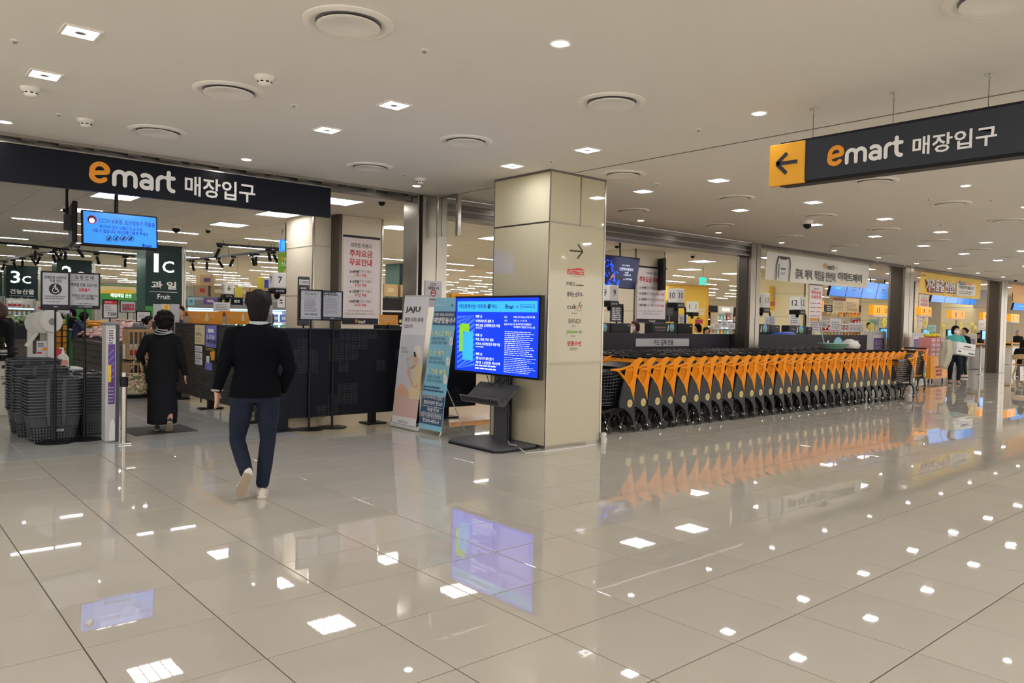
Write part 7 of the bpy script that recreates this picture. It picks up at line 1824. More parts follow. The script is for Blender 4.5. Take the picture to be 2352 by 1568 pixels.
m.lathe([(.0, .975), (.10, .975), (.14, 1.2), (.0, 1.2)], 'green', 12, (p.x, 11.35, 0)); solo('flower_pot', m, 'pot of yellow flowers on the till left of the teal woman', 'flowers')
# pink boxes on an orange skirted stand
p = PZ(2122, 874); p2 = PZ(2172, 868)
Y = 8.48; x0 = PY(2137, 840, Y).x; x1 = PY(2172, 840, Y).x
t = thing('promotion_stand', 'promotion stand with a long orange skirt on casters, pink boxes on top', 'promotion stand', ((x0 + x1) / 2, Y + .2, 0))
m = MB(); n = 28; vs = []
for z, e in ((.12, .04), (.40, .02), (.72, 0)):
    for i in range(n):
        a = i / n * 4; s_, f_ = int(a), a - int(a); cx_ = [(x0 - e, Y - e), (x1 + e, Y - e), (x1 + e, Y + .38 + e), (x0 - e, Y + .38 + e)]; q0, q1 = cx_[s_], cx_[(s_ + 1) % 4]
        w = .018 * math.sin(i * 2.3) * (1 - z); vs.append((q0[0] + (q1[0] - q0[0]) * f_ + w, q0[1] + (q1[1] - q0[1]) * f_ + w, z))
m.add(vs, [(j * n + i, j * n + (i + 1) % n, (j + 1) * n + (i + 1) % n, (j + 1) * n + i) for j in range(2) for i in range(n)], 'orange'); part('skirt', m, t, smooth=True)
part('top_board', MB().box(x0, x1, Y, Y + .38, .72, .75, 'amber'), t)
m = MB(); pl = planeY(Y - .05); pl.fine(m, 2152, 838, 2168, 864, 3, 'red', .004, .6, 2); part('lettering', m, t)
for x in (x0 + .05, x1 - .05):
    for y in (Y + .05, Y + .33): part('caster', MB().lathe([(.0, -.015), (.045, -.015), (.045, .015), (.0, .015)], 'rubber', 12, M=Matrix.Translation((x, y, .045)) @ Matrix.Rotation(PI / 2, 4, 'X')).box(x - .01, x + .01, y - .02, y + .02, .05, .14, 'steel'), t)
bw = (x1 - x0 - .1) / 3; bmesh_ = MB().box(-bw * .47, bw * .47, -.17, .17, 0, .125, 'pink').box(-bw * .4, bw * .4, -.172, -.17, .03, .07, 'pinkpaper').box(-bw * .3, bw * .3, -.1, .1, .125, .128, 'crimson').mesh('gift_box')
for r in range(4):
    for k in range(3):
        tag(link('gift_box', bmesh_, None, (x0 + .05 + bw * (k + .5), Y + .19, .75 + r * .129), rq.uniform(-.05, .05)), f'pink packaged box on the orange stand, {ORD[r]} layer up, {ORD[k]} from left', 'box', 'pink packaged boxes')
for k in range(3): tag(solo('yellow_pack', MB().ball((x0 + .25 + bw * k, Y + .2, 1.32), (.12, .1, .055), 'brightyellow', 12, 6), f'round yellow pack on top of the pink boxes, {ORD[k]} from left', 'pack', 'yellow packs on the pink boxes'))
# coat and carton carried by the teal woman
tw, tv, ts = TEAL; Mt = Matrix.Translation(tw.location) @ Matrix.Rotation(tw.rotation_euler.z, 4, 'Z')
q = Plane(tuple(PZ(2190, 880)), (1, 0, 0), (0, 0, 1)); c = PY(2207, 801, 7.72)
Mb = Matrix.Translation(c) @ Matrix.Rotation(-.35, 4, 'Z') @ Matrix.Rotation(.12, 4, 'Y')
m = MB().box(-.34, .34, -.16, .16, -.16, .16, 'white', Mb); m.box(-.345, .345, -.165, -.155, -.005, .003, 'black', Mb)
t = thing('carton', 'white carton with black print carried by the teal woman', 'carton', c); part('box', m, t, bevel=.008)
m = MB()
for a in ((-.30, -.10, -.18, -.07), (-.1, .05, .16, .08), (.1, -.12, .30, -.09)): m.box(a[0], a[2], -.168, -.166, a[1], a[3], 'ink', Mb)
m.box(-.1, .12, -.05, .05, .1605, .162, 'ink', Mb); part('print', m, t)
c = PY(2170, 806, 7.95); m = MB().loft(ell_rings([(c.z - .46, c.x - .16, c.y, .03, .04), (c.z - .38, c.x - .13, c.y, .13, .08, .3), (c.z - .2, c.x - .06, c.y, .17, .11, .6), (c.z - .05, c.x - .0, c.y, .15, .12, .2), (c.z + .12, c.x + .05, c.y, .20, .12, .5), (c.z + .24, c.x + .12, c.y, .17, .11), (c.z + .31, c.x + .16, c.y, .08, .06)], 18), 'beigecloth')
for k in range(6): a = -.15 + k * .06; m.tube([(c.x + a + .08, c.y - .08, c.z + .26), (c.x + a, c.y - .13, c.z + .02 * (k % 3)), (c.x + a - .05, c.y - .10, c.z - .18 - .05 * (k % 2)), (c.x + a * .6 - .12, c.y - .06, c.z - .36 - .06 * (k % 3))], [.03, .04, .034, .02], 'beigecloth', 7)
solo('coat', m, 'beige coat draped over the teal woman\'s arm', 'coat', smooth=True)
# wooden chair
sx, sy = SEAT.x + .1, SEAT.y; t = thing('chair', 'pale wooden chair with splayed legs under the seated person at right', 'chair', (sx, sy, 0), -1.25)
part('seat', MB().loft([[(.24 * math.copysign(abs(math.cos(a)) ** .7, math.cos(a)), .23 * math.copysign(abs(math.sin(a)) ** .7, math.sin(a)) + .05, z) for a in [2 * PI * k / 24 for k in range(24)]] for z in (.40, .425)], 'woodpale'), t, local=True, bevel=.008)
m = MB(); rr = []
for z, r_ in ((.54, .25), (.62, .27), (.70, .27)): rr.append([(r_ * math.sin(a), .05 - r_ * math.cos(a), z + .05 * math.cos(a)) for a in [-1.5 + 3.0 * k / 14 for k in range(15)]])
vs = [p for r in rr for p in r] + [(p[0] * 1.08, (p[1] - .05) * 1.08 + .05, p[2]) for r in rr for p in r]
fs = [(j * 15 + i, j * 15 + i + 1, (j + 1) * 15 + i + 1, (j + 1) * 15 + i) for j in range(2) for i in range(14)]; fs += [tuple(a + 45 for a in f_[::-1]) for f_ in fs]; fs += [(i, 45 + i, 46 + i, i + 1) for i in range(14)] + [(30 + i, 31 + i, 76 + i, 75 + i) for i in range(14)]
part('backrest', m.add(vs, fs, 'woodpale'), t, local=True, smooth=True)
m = MB()
for a in (-.9, 0, .9): m.tube([(.2 * math.sin(a), .05 - .2 * math.cos(a), .42), (.26 * math.sin(a), .05 - .26 * math.cos(a), .56)], .02, 'woodpale', 6)
part('back_support', m, t, local=True)
for x in (-1, 1):
    for y in (-1, 1): part('leg', MB().tube([(x * .15, .05 + y * .14, .40), (x * .25, .05 + y * .25, 0)], [.022, .016], 'woodpale', 8), t, local=True)
# ================================================================ goods deeper in the shop
rg = random.Random(21)
def shelf_unit(px0, px1, Y, zs, lab, body='lightgrey', depth=.45, header=None, hdr_text=None, light=False, back='offwhite', x01=None):
    pl = planeY(Y)
    u0, u1 = x01 or (pl.uv(px0, 700)[0], pl.uv(px1, 700)[0])
    top = zs[-1] + .36
    t = thing('shelf_unit', lab, 'shelf', ((u0 + u1) / 2, Y + depth / 2, 0))
    part('back_panel', MB().box(u0, u1, Y + depth - .03, Y + depth, 0, top, back), t)
    for x in (u0, u1 - .03): part('side_panel', MB().box(x, x + .03, Y, Y + depth, 0, top, body), t)
    part('plinth', MB().box(u0, u1, Y + .02, Y + depth, 0, .14, 'midgrey'), t)
    for z in zs: part('shelf', MB().box(u0 + .03, u1 - .03, Y, Y + depth - .03, z - .03, z, body).box(u0 + .03, u1 - .03, Y - .008, Y, z - .045, z + .005, 'cool_lit' if light else 'paper'), t)
    if header:
        m = MB().box(u0, u1, Y - .03, Y + .03, top, top + .30, header); part('header', m, t)
        if hdr_text: m = MB(); planeY(Y - .032).tuv(m, hdr_text, u0 + .25 * (u1 - u0), top + .07, u0 + .75 * (u1 - u0), top + .23, 'letter_lit' if light else 'wht', .03, .002); part('lettering', m, t)
    return t, u0, u1
def pack(kind, mk, w, d, h, mk2='paper'):
    m = MB()
    if kind == 'box':
        m.box(-w / 2, w / 2, -d / 2, d / 2, 0, h, mk); m.box(-w * .4, w * .4, -d / 2 - .002, -d / 2, h * .3, h * .7, mk2)
    elif kind == 'carton':
        m.box(-w / 2, w / 2, -d / 2, d / 2, 0, h, mk); m.box(-w / 2 - .001, w / 2 + .001, -.03, .03, h - .02, h + .002, 'sole'); m.box(-w * .25, w * .2, -d / 2 - .002, -d / 2, h * .35, h * .7, mk2)
    elif kind == 'bottle': m.lathe([(.0, 0), (w * .5, 0), (w * .5, h * .58), (w * .2, h * .76), (w * .18, h), (.0, h)], mk, 10); m.lathe([(w * .51, h * .2), (w * .51, h * .48)], mk2, 10, cap=False)
    elif kind == 'jar': m.lathe([(.0, 0), (w * .5, 0), (w * .5, h * .8), (w * .42, h * .86)], mk, 10); m.lathe([(w * .46, h * .86), (w * .46, h), (.0, h)], mk2, 10)
    elif kind == 'pouch': m.loft([[(w / 2 * math.copysign(abs(math.cos(a)) ** .6, math.cos(a)), d / 2 * e * math.sin(a), z) for a in [2 * PI * k / 10 for k in range(10)]] for z, e in ((0, .9), (h * .3, 1), (h * .8, .6), (h, .08))], mk); m.box(-w * .3, w * .3, -d / 2 - .001, -d / 2 + .004, h * .25, h * .6, mk2)
    return m.mesh(kind)
KIND = {('box', c): pack('box', c, .16, .12, .24, c2) for c, c2 in (('crimson', 'wht'), ('cream', 'red'), ('skyblue', 'wht'), ('violet', 'wht'), ('lime', 'wht'), ('orange', 'cream'), ('paper', 'red'), ('dkgrey', 'amber'), ('mint', 'wht'))}
KIND.update({('jar', c): pack('jar', c, .11, .11, .17, c2) for c, c2 in (('jar', 'offwhite'), ('cream', 'sole'), ('offwhite', 'amber'), ('sole', 'wht'))})
KIND.update({('bottle', c): pack('bottle', c, .085, .085, .31, c2) for c, c2 in (('glassdark', 'paper'), ('black', 'cream'), ('maroon', 'paper'))})
KIND[('pouch', 'film')] = pack('pouch', 'film', .2, .12, .26, 'red')
PNAME = {'box': ('product_box', 'box'), 'jar': ('food_jar', 'jar'), 'bottle': ('bottle', 'bottle'), 'pouch': ('product_pouch', 'pouch'), 'carton': ('carton', 'carton')}
CN = dict(crimson='red', cream='cream', skyblue='light blue', violet='violet', lime='green', orange='orange', paper='white', dkgrey='black', mint='mint', jar='brown', offwhite='white', sole='tan', glassdark='dark green', black='black', maroon='dark red', film='clear', carton='brown')
def fill(u0, u1, Y, zs, kinds, step, lab, skip=0.0):
    for r, z in enumerate(zs):
        n = int((u1 - u0 - .1) / step); c = kinds[(r * 2) % len(kinds)]; j = 0
        for k in range(n):
            if rg.random() < .3: c = rg.choice(kinds)
            if rg.random() < skip: continue
            o = link(PNAME[c[0]][0], KIND[c], None, (u0 + .05 + step * (k + .5), Y + .12 + rg.uniform(0, .03), z), rg.uniform(-.1, .1))
            j += 1
            tag(o, f'{CN[c[1]]} {c[0]}, {lab}, {ORD[r]} shelf up, {nth(j - 1)} from left', PNAME[c[0]][1], c[0] + ' goods on the ' + lab)
# dried produce shelf below 3C, dark shelf at the edge
t, a, b_ = shelf_unit(14, 82, 33, (1.02, 1.28, 1.55), 'three tier shelf of jars below the sign 3C', 'white', light=True); fill(a, b_, 33, (1.02, 1.28, 1.55), [('jar', 'jar'), ('jar', 'cream'), ('jar', 'offwhite'), ('jar', 'sole'), ('pouch', 'film')], .15, 'jar shelf below 3C')
t, a, b_ = shelf_unit(-22, 12, 32, (1.0, 1.3, 1.6), 'shelf of blue goods cut by the left picture edge', 'lightgrey'); fill(a, b_, 32, (1.0, 1.3, 1.6), [('box', 'skyblue'), ('box', 'mint'), ('box', 'paper')], .17, 'shelf at the left picture edge')
t, a, b_ = shelf_unit(84, 131, 30, (.9, 1.2, 1.45), 'shelf of light blue packs left of the wheelchair notice', 'white'); fill(a, b_, 30, (.9, 1.2, 1.45), [('box', 'skyblue'), ('box', 'paper'), ('box', 'violet')], .17, 'light blue shelf')
# fresh food mural far back
pl = planeY(44); u0, v0, u1, v1 = pl.span(224, 655, 312, 700)
t = thing('mural_sign', 'wide green field mural with white lettering far behind the produce stand', 'sign', ((u0 + u1) / 2, 44, 0)); part('panel', MB().box(u0, u1, 44, 44.1, v0, v1, 'green').box(u0, u0 + .1, 44.02, 44.1, 0, v0, 'grey').box(u1 - .1, u1, 44.02, 44.1, 0, v0, 'grey'), t)
m = MB(); pl.poly(m, [(224, 656), (312, 659), (312, 668), (280, 664), (224, 667)], 'cream', .01); pl.poly(m, [(224, 667), (280, 664), (312, 668), (312, 674), (224, 673)], 'yellow', .012)
for k in range(9): pl.poly(m, [(226 + k * 10, 682), (229 + k * 10, 674 + 3 * (k % 2)), (234 + k * 10, 674), (236 + k * 10, 682)], 'green', .014)
pl.txt(m, '매일매일 신선', 254, 674, 301, 683, 'letter_lit', .02, .02); part('print', m, t)
# hanging green farmers banner
pl = planeY(14); u0, v0, u1, v1 = pl.span(639, 580, 672, 671); t = thing('hanging_banner', 'bright green hanging banner partly hidden by the cream pier', 'banner', ((u0 + u1) / 2, 14, v0)); part('cloth', MB().box(u0, u1, 14, 14.02, v0, v1, 'lime'), t)
m = MB(); pl.txt(m, 'e', 646, 589, 652, 599, 'logo_o', .03); pl.txt(m, 'mart', 653, 591, 672, 599, 'wht', .02); pl.txt(m, '신선한', 646, 602, 672, 611, 'wht', .02); pl.disc(m, 662, 628, 12, 'cream', .002, 24); pl.disc(m, 662, 628, 8, 'lime', .003, 20); pl.disc(m, 662, 628, 7, 'cream', .004, 20); pl.fine(m, 657, 622, 667, 634, 3, 'sole', .005, .5, 2); pl.txt(m, 'FARMERS', 651, 646, 672, 650, 'cream', 0); part('print', m, t)
part('hanger', MB().tube([((u0 + u1) / 2, 14.01, v1), ((u0 + u1) / 2, 14.01, ZC)], .012, 'grey', 5), t)

# ---- produce stands with bagged goods
bag_me = MB().loft([[(.11 * math.cos(a) * e, .075 * math.sin(a) * e, z) for a in [2 * PI * k / 10 for k in range(10)]] for z, e in ((0, .6), (.02, 1), (.05, .95), (.075, .45))], 'bagpink').mesh('produce_bag', smooth=True)
veg_me = MB().loft([[(.10 * math.cos(a) * e, .08 * math.sin(a) * e, z) for a in [2 * PI * k / 9 for k in range(9)]] for z, e in ((0, .6), (.03, 1), (.07, .9), (.10, .35))], 'veg').mesh('vegetable_bag', smooth=True)
def planks(t, X, y0, y1, z0, z1, rows, L):
    """staggered boards on the aisle face at x=X"""
    h = (z1 - z0) / rows; me = {}
    for r in range(rows):
        y = y0 - (L / 2 if r % 2 else 0)
        while y < y1:
            a, e = max(y, y0), min(y + L, y1)
            if e - a > .1: part('plank', MB().box(X - .02 - .006 * rg.random(), X, a + .006, e - .006, z0 + r * h + .005, z0 + (r + 1) * h - .005, 'wooddark'), t)
            y += L
def produce_stand(x0, x1, y0, y1, z, lab, me, n, name, glab, slope=.45, rows_=9):
    t = thing('produce_stand', lab, 'produce stand', ((x0 + x1) / 2, (y0 + y1) / 2, 0))
    part('body', MB().box(x0, x1, y0, y1, .05, z - .06, 'wooddark'), t); part('plinth', MB().box(x0 + .06, x1, y0 + .06, y1, 0, .05, 'black'), t); planks(t, x0, y0, y1, .08, z - .06, 4, 1.3)
    part('ledge', MB().box(x0 - .04, x1, y0 - .04, y1, z - .06, z, 'wooddark'), t)
    part('display_bed', MB().add([(x0 + .02, y0 + .02, z), (x0 + .02, y1, z), (x1, y1, z + slope), (x1, y0 + .02, z + slope), (x1, y0 + .02, z), (x1, y1, z)], [(0, 3, 2, 1), (0, 4, 3), (1, 2, 5), (3, 4, 5, 2)], 'dkgrey'), t)
    per = n // rows_
    for r in range(rows_):
        for k in range(per):
            f_ = (r + .5) / rows_; x = x0 + .08 + (x1 - x0 - .16) * f_ + rg.uniform(-.03, .03); y = y0 + .1 + (y1 - y0 - .2) * (k + .5) / per + rg.uniform(-.06, .06)
            o = link(name, me, None, (x, y, z + .01 + slope * (x - x0) / (x1 - x0) + rg.uniform(0, .05)), rg.uniform(0, 6))
            o.rotation_euler = (rg.uniform(-.3, .3), rg.uniform(-.6, -.1), rg.uniform(0, 6)); s_ = rg.uniform(.75, 1.05); o.scale = (s_, s_, s_ * 1.2)
            tag(o, f'{glab}, {ORD[r]} row up, {nth(k)} from near end', 'bagged produce', glab + ' heap')
produce_stand(4.45, 5.65, 17.4, 22.9, .78, 'dark plank sided produce stand of pink bagged goods behind the gate', bag_me, 198, 'produce_bag', 'pink bag on the right produce stand')
produce_stand(2.2, 3.75, 23.3, 28.0, .74, 'dark plank sided produce stand of green bagged goods behind the bag reels', veg_me, 144, 'vegetable_bag', 'green bag on the left produce stand', .5)
for i in range(24):
    p = PY(206 + (i % 8) * 5 + rg.uniform(-2, 2), 742 + (i // 8) * 5, 24.2)
    tag(link('mandarin_bag', bag_me, None, (p.x, 24.2 + rg.uniform(-.2, .2), p.z), rg.uniform(0, 6)), f'orange fruit bag behind the pink bags, {nth(i % 8)} from left, {ORD[i // 8]} layer down', 'bagged fruit', 'orange fruit bags')
fb = bag_me.copy(); fb.materials.clear(); fb.materials.append(MAT['fruit']); fb.name = 'mandarin_bag'
for o in [o for o in COL.objects if o.name.startswith('mandarin_bag')]: o.data = fb
t = thing('display_table', 'low green skirted table under the orange fruit bags', 'table', (5.9, 24.4, 0)); part('skirt', MB().box(4.6, 7.4, 23.9, 24.9, 0, .97, 'green'), t); part('worktop', MB().box(4.55, 7.45, 23.85, 24.95, .97, 1.0, 'lightgrey'), t)
# price signs of the produce stands
def price_sign(x0, x1, y0, y1, Y, head, price, lab, zf=.9):
    pl = planeY(Y); u0, v0, u1, v1 = pl.span(x0, y0, x1, y1); h = v1 - v0; w = u1 - u0
    t = thing('price_sign', lab, 'price sign', ((u0 + u1) / 2, Y, 0))
    part('panel', MB().box(u0, u1, v0, v1, -.02, 0, 'paper', pl.M), t); part('frame', MB().box(u0 - .02, u1 + .02, v1, v1 + .02, -.03, .004, 'black', pl.M).box(u0 - .02, u1 + .02, v0 - .02, v0, -.03, .004, 'black', pl.M).box(u0 - .02, u0, v0, v1, -.03, .004, 'black', pl.M).box(u1, u1 + .02, v0, v1, -.03, .004, 'black', pl.M), t)
    m = MB()
    if head: pl.ruv(m, u0, v1 - .22 * h, u1, v1, 'crimson', .002); pl.tuv(m, head, u0 + .1 * w, v1 - .17 * h, u0 + .6 * w, v1 - .06 * h, 'wht', .02, .004)
    pl.fuv(m, u0 + .12 * w, v0 + .38 * h, u0 + .7 * w, v0 + .7 * h, 3, 'ink_grey', .003, .4, 3)
    if price: pl.tuv(m, price, u0 + .28 * w, v0 + .08 * h, u0 + .95 * w, v0 + .30 * h, 'navy3', .02, .004)
    part('print', m, t); part('pole', MB().tube([((u0 + u1) / 2, Y + .03, v0 + .05), ((u0 + u1) / 2, Y + .03, .02)], .014, 'black', 6), t)
    return t
price_sign(238, 269, 690, 729, 16.8, '카드 행사', '7,500', 'price sign with red head reading 7,500 above the gate')
PS = price_sign(277, 311, 692, 716, 23.3, '', '', 'pink price list sign behind the gate'); price_sign(315, 345, 716, 737, 16.9, '', '7,500', 'small price sign left of the curly haired woman\'s head'); price_sign(132, 160, 712, 724, 20.5, '', '4,900', 'small price card reading 4,900 below the wheelchair notice')
pl = planeY(23.25); m = MB()
for r in range(2):
    for k in range(5): pl.rect(m, 281 + k * 5.6, 698 + r * 8, 285 + k * 5.6, 704 + r * 8, 'crimson', .004)
part('price_print', m, PS)

# ---- orange net rack, reels, counter things
t = thing('net_rack', 'black wire rack filled with orange netted goods beside the wheelchair notice pole', 'rack', (3.0, 18.2, 0))
pl = planeY(18.2); u0, v0, u1, v1 = pl.span(128, 730, 156, 815)
m = MB()
for x in (u0, (u0 + u1) / 2, u1): m.bar((x, 18.2, 0), (x, 18.2, v1 + .1), .025, .025, 'black')
for k in range(7): z = v0 + (v1 - v0) * k / 6; m.bar((u0, 18.2, z), (u1, 18.2, z), .018, .018, 'black')
m.bar((u0, 18.7, 0), (u0, 18.7, v1), .025, .025, 'black').bar((u1, 18.7, 0), (u1, 18.7, v1), .025, .025, 'black'); part('wire_frame', m, t)
part('liner', MB().box(u0 + .02, u1 - .02, 18.25, 18.65, .2, v1 - .15, 'orange'), t)
for i in range(10): tag(link('net_sack', fb, None, (u0 + .1 + (u1 - u0 - .2) * (i % 5) / 4, 18.45, v1 - .16 + .07 * (i // 5)), rg.uniform(0, 6)), f'orange netted sack on top of the wire rack, {ORD[i % 5]} from left, {("lower", "upper")[i // 5]} layer', 'sack', 'orange netted sacks')
# bag reels: three white discs on a stand
t = thing('bag_reel_stand', 'white stand with three big reels of wet bags and a hanging strip', 'dispenser', (1.95, 11.9, 0))
m = MB()
for k, (px, py, Y) in enumerate(((118, 738, 11.7), (98, 740, 12.0), (82, 742, 12.3))):
    c = PY(px, py, Y); M = Matrix.Translation(c) @ Matrix.Rotation(PI / 2, 4, 'X') @ Matrix.Rotation(.35, 4, 'Y')
    part('reel', MB().lathe([(.045, -.02), (.14, -.02), (.15, 0), (.14, .02), (.045, .02), (.03, .0)], 'film', 28, M=M), t, smooth=True); part('hub', MB().lathe([(.0, -.025), (.045, -.025), (.045, .025), (.0, .025)], 'grey', 12, M=M), t)
c = PY(118, 738, 11.7)
part('post', MB().box(c.x - .035, c.x + .035, 11.72, 11.79, .02, c.z, 'film').box(c.x - .18, c.x - .12, 12.3, 12.36, .02, c.z, 'film'), t); part('base', MB().box(c.x - .3, c.x + .2, 11.55, 12.5, 0, .04, 'film'), t)
a, b_ = PY(84, 765, 11.8), PY(60, 795, 11.75); part('hanging_strip', MB().bar(a, b_, .05, .01, 'film', up=(0, 1, 0)), t)
def stand_box(x0, x1, y0, y1, z0, z1, lab, mk='offwhite'):
    t = thing('display_plinth', lab, 'plinth', ((x0 + x1) / 2, (y0 + y1) / 2, 0)); part('body', MB().box(x0, x1, y0, y1, 0, z1 - .03, mk), t, bevel=.01); part('worktop', MB().box(x0 - .02, x1 + .02, y0 - .02, y1 + .02, z1 - .03, z1, 'lightgrey'), t); return t
pb = PY(144, 845, 12.4); stand_box(1.75, 2.50, 12.2, 12.75, 0, pb.z, 'white plinth hidden behind the basket stacks')
zb = pb.z
c = PY(146, 845, 12.4); m = MB().loft(ell_rings([(zb, c.x, 12.45, .075, .05), (zb + .14, c.x, 12.45, .08, .055), (zb + .19, c.x, 12.45, .05, .04), (zb + .20, c.x, 12.45, .02, .02)], 14), 'film').lathe([(.02, zb + .20), (.02, zb + .24), (.012, zb + .24), (.012, zb + .28)], 'wht', 10, (c.x, 12.45, 0)); m.box(c.x - .06, c.x + .05, 12.39, 12.395, zb + .05, zb + .11, 'pink').box(c.x - .045, c.x + .012, 12.44, 12.46, zb + .27, zb + .29, 'wht')
solo('sanitizer_bottle', m, 'cloudy hand sanitizer bottle behind the basket stacks', 'bottle', smooth=True)
c = PY(95, 845, 12.5); solo('leaflet_box', MB().box(c.x - .12, c.x - .0, 12.4, 12.5, zb, zb + .2, 'paper').box(c.x - .115, c.x - .005, 12.395, 12.4, zb + .05, zb + .16, 'red'), 'white box with red print left of the sanitizer bottle', 'box')
pl = planeY(12.7); u0, v0, u1, v1 = pl.span(84, 783, 114, 838); t = thing('menu_stand', 'small framed snack sign behind the bag reels', 'sign', ((u0 + u1) / 2, 12.7, zb)); part('panel', MB().box(u0, u1, zb, v1, -.02, 0, 'paper', pl.M), t); m = MB(); pl.poly(m, [pl_ for pl_ in ((95, 802), (104, 797), (112, 801), (104, 806))], 'orange', .002); pl.fine(m, 87, 787, 100, 797, 2, 'ink', .002, .5, 2); pl.rect(m, 85, 808, 96, 822, 'red', .002); part('print', m, t)
c = PY(136, 800, 12.5); solo('tissue_pack', MB().loft(ell_rings([(zb, c.x, 12.5, .07, .05), (zb + .2, c.x, 12.5, .075, .05), (zb + .27, c.x, 12.5, .04, .03)], 10), 'crimson').box(c.x - .06, c.x + .06, 12.44, 12.45, zb + .03, zb + .12, 'wht'), 'red and white pack beside the sanitizer bottle', 'pack')
# wine crate on a white promotion plinth at the left edge
yb = 12.9; zt0 = PY(10, 829, yb).z; xr = PY(42, 815, yb).x
t = stand_box(.9, xr + .02, yb, yb + .6, 0, zt0, 'white promotion plinth with printed front at the left picture edge'); pl = planeY(yb - .01); m = MB(); pl.fine(m, 2, 862, 22, 872, 2, 'ink_grey', .002, .5, 3); pl.rect(m, 5, 877, 22, 883, 'ink_grey', .002); pl.rect(m, 4, 838, 12, 846, 'ink', .002); part('print', m, t)
t = thing('bottle_crate', 'black open crate of dark bottles on the white plinth at left edge', 'crate', ((.9 + xr) / 2, yb + .25, zt0)); part('base', MB().box(.95, xr, yb + .02, yb + .5, zt0, zt0 + .02, 'black'), t)
m = MB()
for z in (.10, .16): m.box(.95, xr, yb + .02, yb + .035, zt0 + z, zt0 + z + .02, 'black').box(xr - .015, xr, yb + .02, yb + .5, zt0 + z, zt0 + z + .02, 'black')
part('rail', m, t)
nb = int((xr - 1.0) / .105)
for r in range(3):
    for k in range(nb): tag(link('wine_bottle', KIND[('bottle', 'glassdark')], None, (1.02 + .105 * k, yb + .12 + .13 * r, zt0 + .02)), f'dark bottle in the black crate, {ORD[r]} row back, {ORD[k]} from left', 'bottle', 'dark bottles in the crate')
# wooden crate shelf with pouches
pl = planeY(14.4); u0, u1 = pl.uv(293, 830)[0], pl.uv(352, 830)[0]; v1 = pl.uv(320, 752)[1]
t = thing('crate_shelf', 'pale wooden slatted crate shelf of pouches left of the curly haired woman', 'shelf', ((u0 + u1) / 2, 14.5, 0))
for lev in range(2):
    z0 = .08 + lev * (v1 - .08) / 2; z1 = z0 + (v1 - .08) / 2 - .03
    part('frame', MB().box(u0, u1, 14.4, 14.43, z0, z0 + .05, 'wood').box(u0, u1, 14.4, 14.43, z1 - .05, z1, 'wood').box(u0, u1, 14.4, 14.75, z0 - .01, z0 + .02, 'wood').box(u0, u0 + .02, 14.43, 14.75, z0, z1, 'wood').box(u1 - .02, u1, 14.43, 14.75, z0, z1, 'wood'), t)
    for k in range(6): x = u0 + (u1 - u0 - .05) * k / 5; part('slat', MB().box(x + .012, x + .034, 14.395, 14.42, z0 + .05, z1 - .05, 'wood'), t)
    for k in range(5):
        tag(link('product_pouch', KIND[('pouch', 'film')], None, (u0 + .07 + (u1 - u0 - .14) * (k % 5) / 4, 14.58, z0 + .025 + .27 * (k // 5) * (1 if z1 - z0 > .55 else 0)), rg.uniform(-.3, .3)), f'clear pouch in the {("lower", "upper")[lev]} wooden crate, {ORD[k % 5]} from left', 'pouch', 'pouches in the crate shelf')
part('plinth', MB().box(u0, u1, 14.42, 14.74, 0, .07, 'black'), t)
part('back_board', MB().box(u0 + .02, u1 - .02, 14.74, 14.76, .05, v1, 'wooddark'), t)
# ---- lit chillers with cartons above, behind the orange boards
def chiller(px0, px1, Y, lab, zt=1.62):
    pl = planeY(Y); u0, u1 = pl.uv(px0, 710)[0], pl.uv(px1, 710)[0]
    t = thing('chiller', lab, 'chiller', ((u0 + u1) / 2, Y + .4, 0))
    part('cabinet', MB().box(u0, u1, Y + .75, Y + .85, 0, 2.0, 'lightgrey').box(u0, u0 + .05, Y, Y + .75, 0, zt + .18, 'lightgrey').box(u1 - .05, u1, Y, Y + .75, 0, zt + .18, 'lightgrey').box(u0, u1, Y, Y + .75, 0, .5, 'white'), t)
    part('canopy', MB().box(u0, u1, Y - .1, Y + .75, zt + .05, zt + .3, 'grey'), t); part('light_strip', MB().box(u0 + .05, u1 - .05, Y - .05, Y + .15, zt + .02, zt + .05, 'cool_lit'), t); part('back_light', MB().box(u0 + .05, u1 - .05, Y + .70, Y + .75, .6, zt, 'cool_lit'), t)
    for z in (.6, .95, 1.28): part('shelf', MB().box(u0 + .05, u1 - .05, Y, Y + .7, z - .03, z, 'white'), t)
    return u0, u1
for px0, px1, Y, lab in ((428, 520, 24, 'lit chiller cabinet of blue packs behind the left orange board'), (522, 600, 24.2, 'lit chiller cabinet behind till number six'), (604, 672, 23.6, 'lit chiller cabinet left of the cream pier')):
    u0, u1 = chiller(px0, px1, Y, lab); fill(u0 + .05, u1 - .05, Y + .05, (.6, .95, 1.28), [('box', 'skyblue'), ('box', 'paper'), ('box', 'mint'), ('pouch', 'film'), ('box', 'violet')], .26, 'chiller ' + ('left of number six', 'under number six', 'beside the pier')[(px0 > 500) + (px0 > 600)])
CAR = [pack('carton', 'carton', .46, .36, .34, 'cream'), pack('carton', 'carton', .36, .34, .34, 'red'), pack('carton', 'amber', .40, .34, .34, 'red'), pack('carton', 'woodpale', .46, .4, .34, 'purple')]
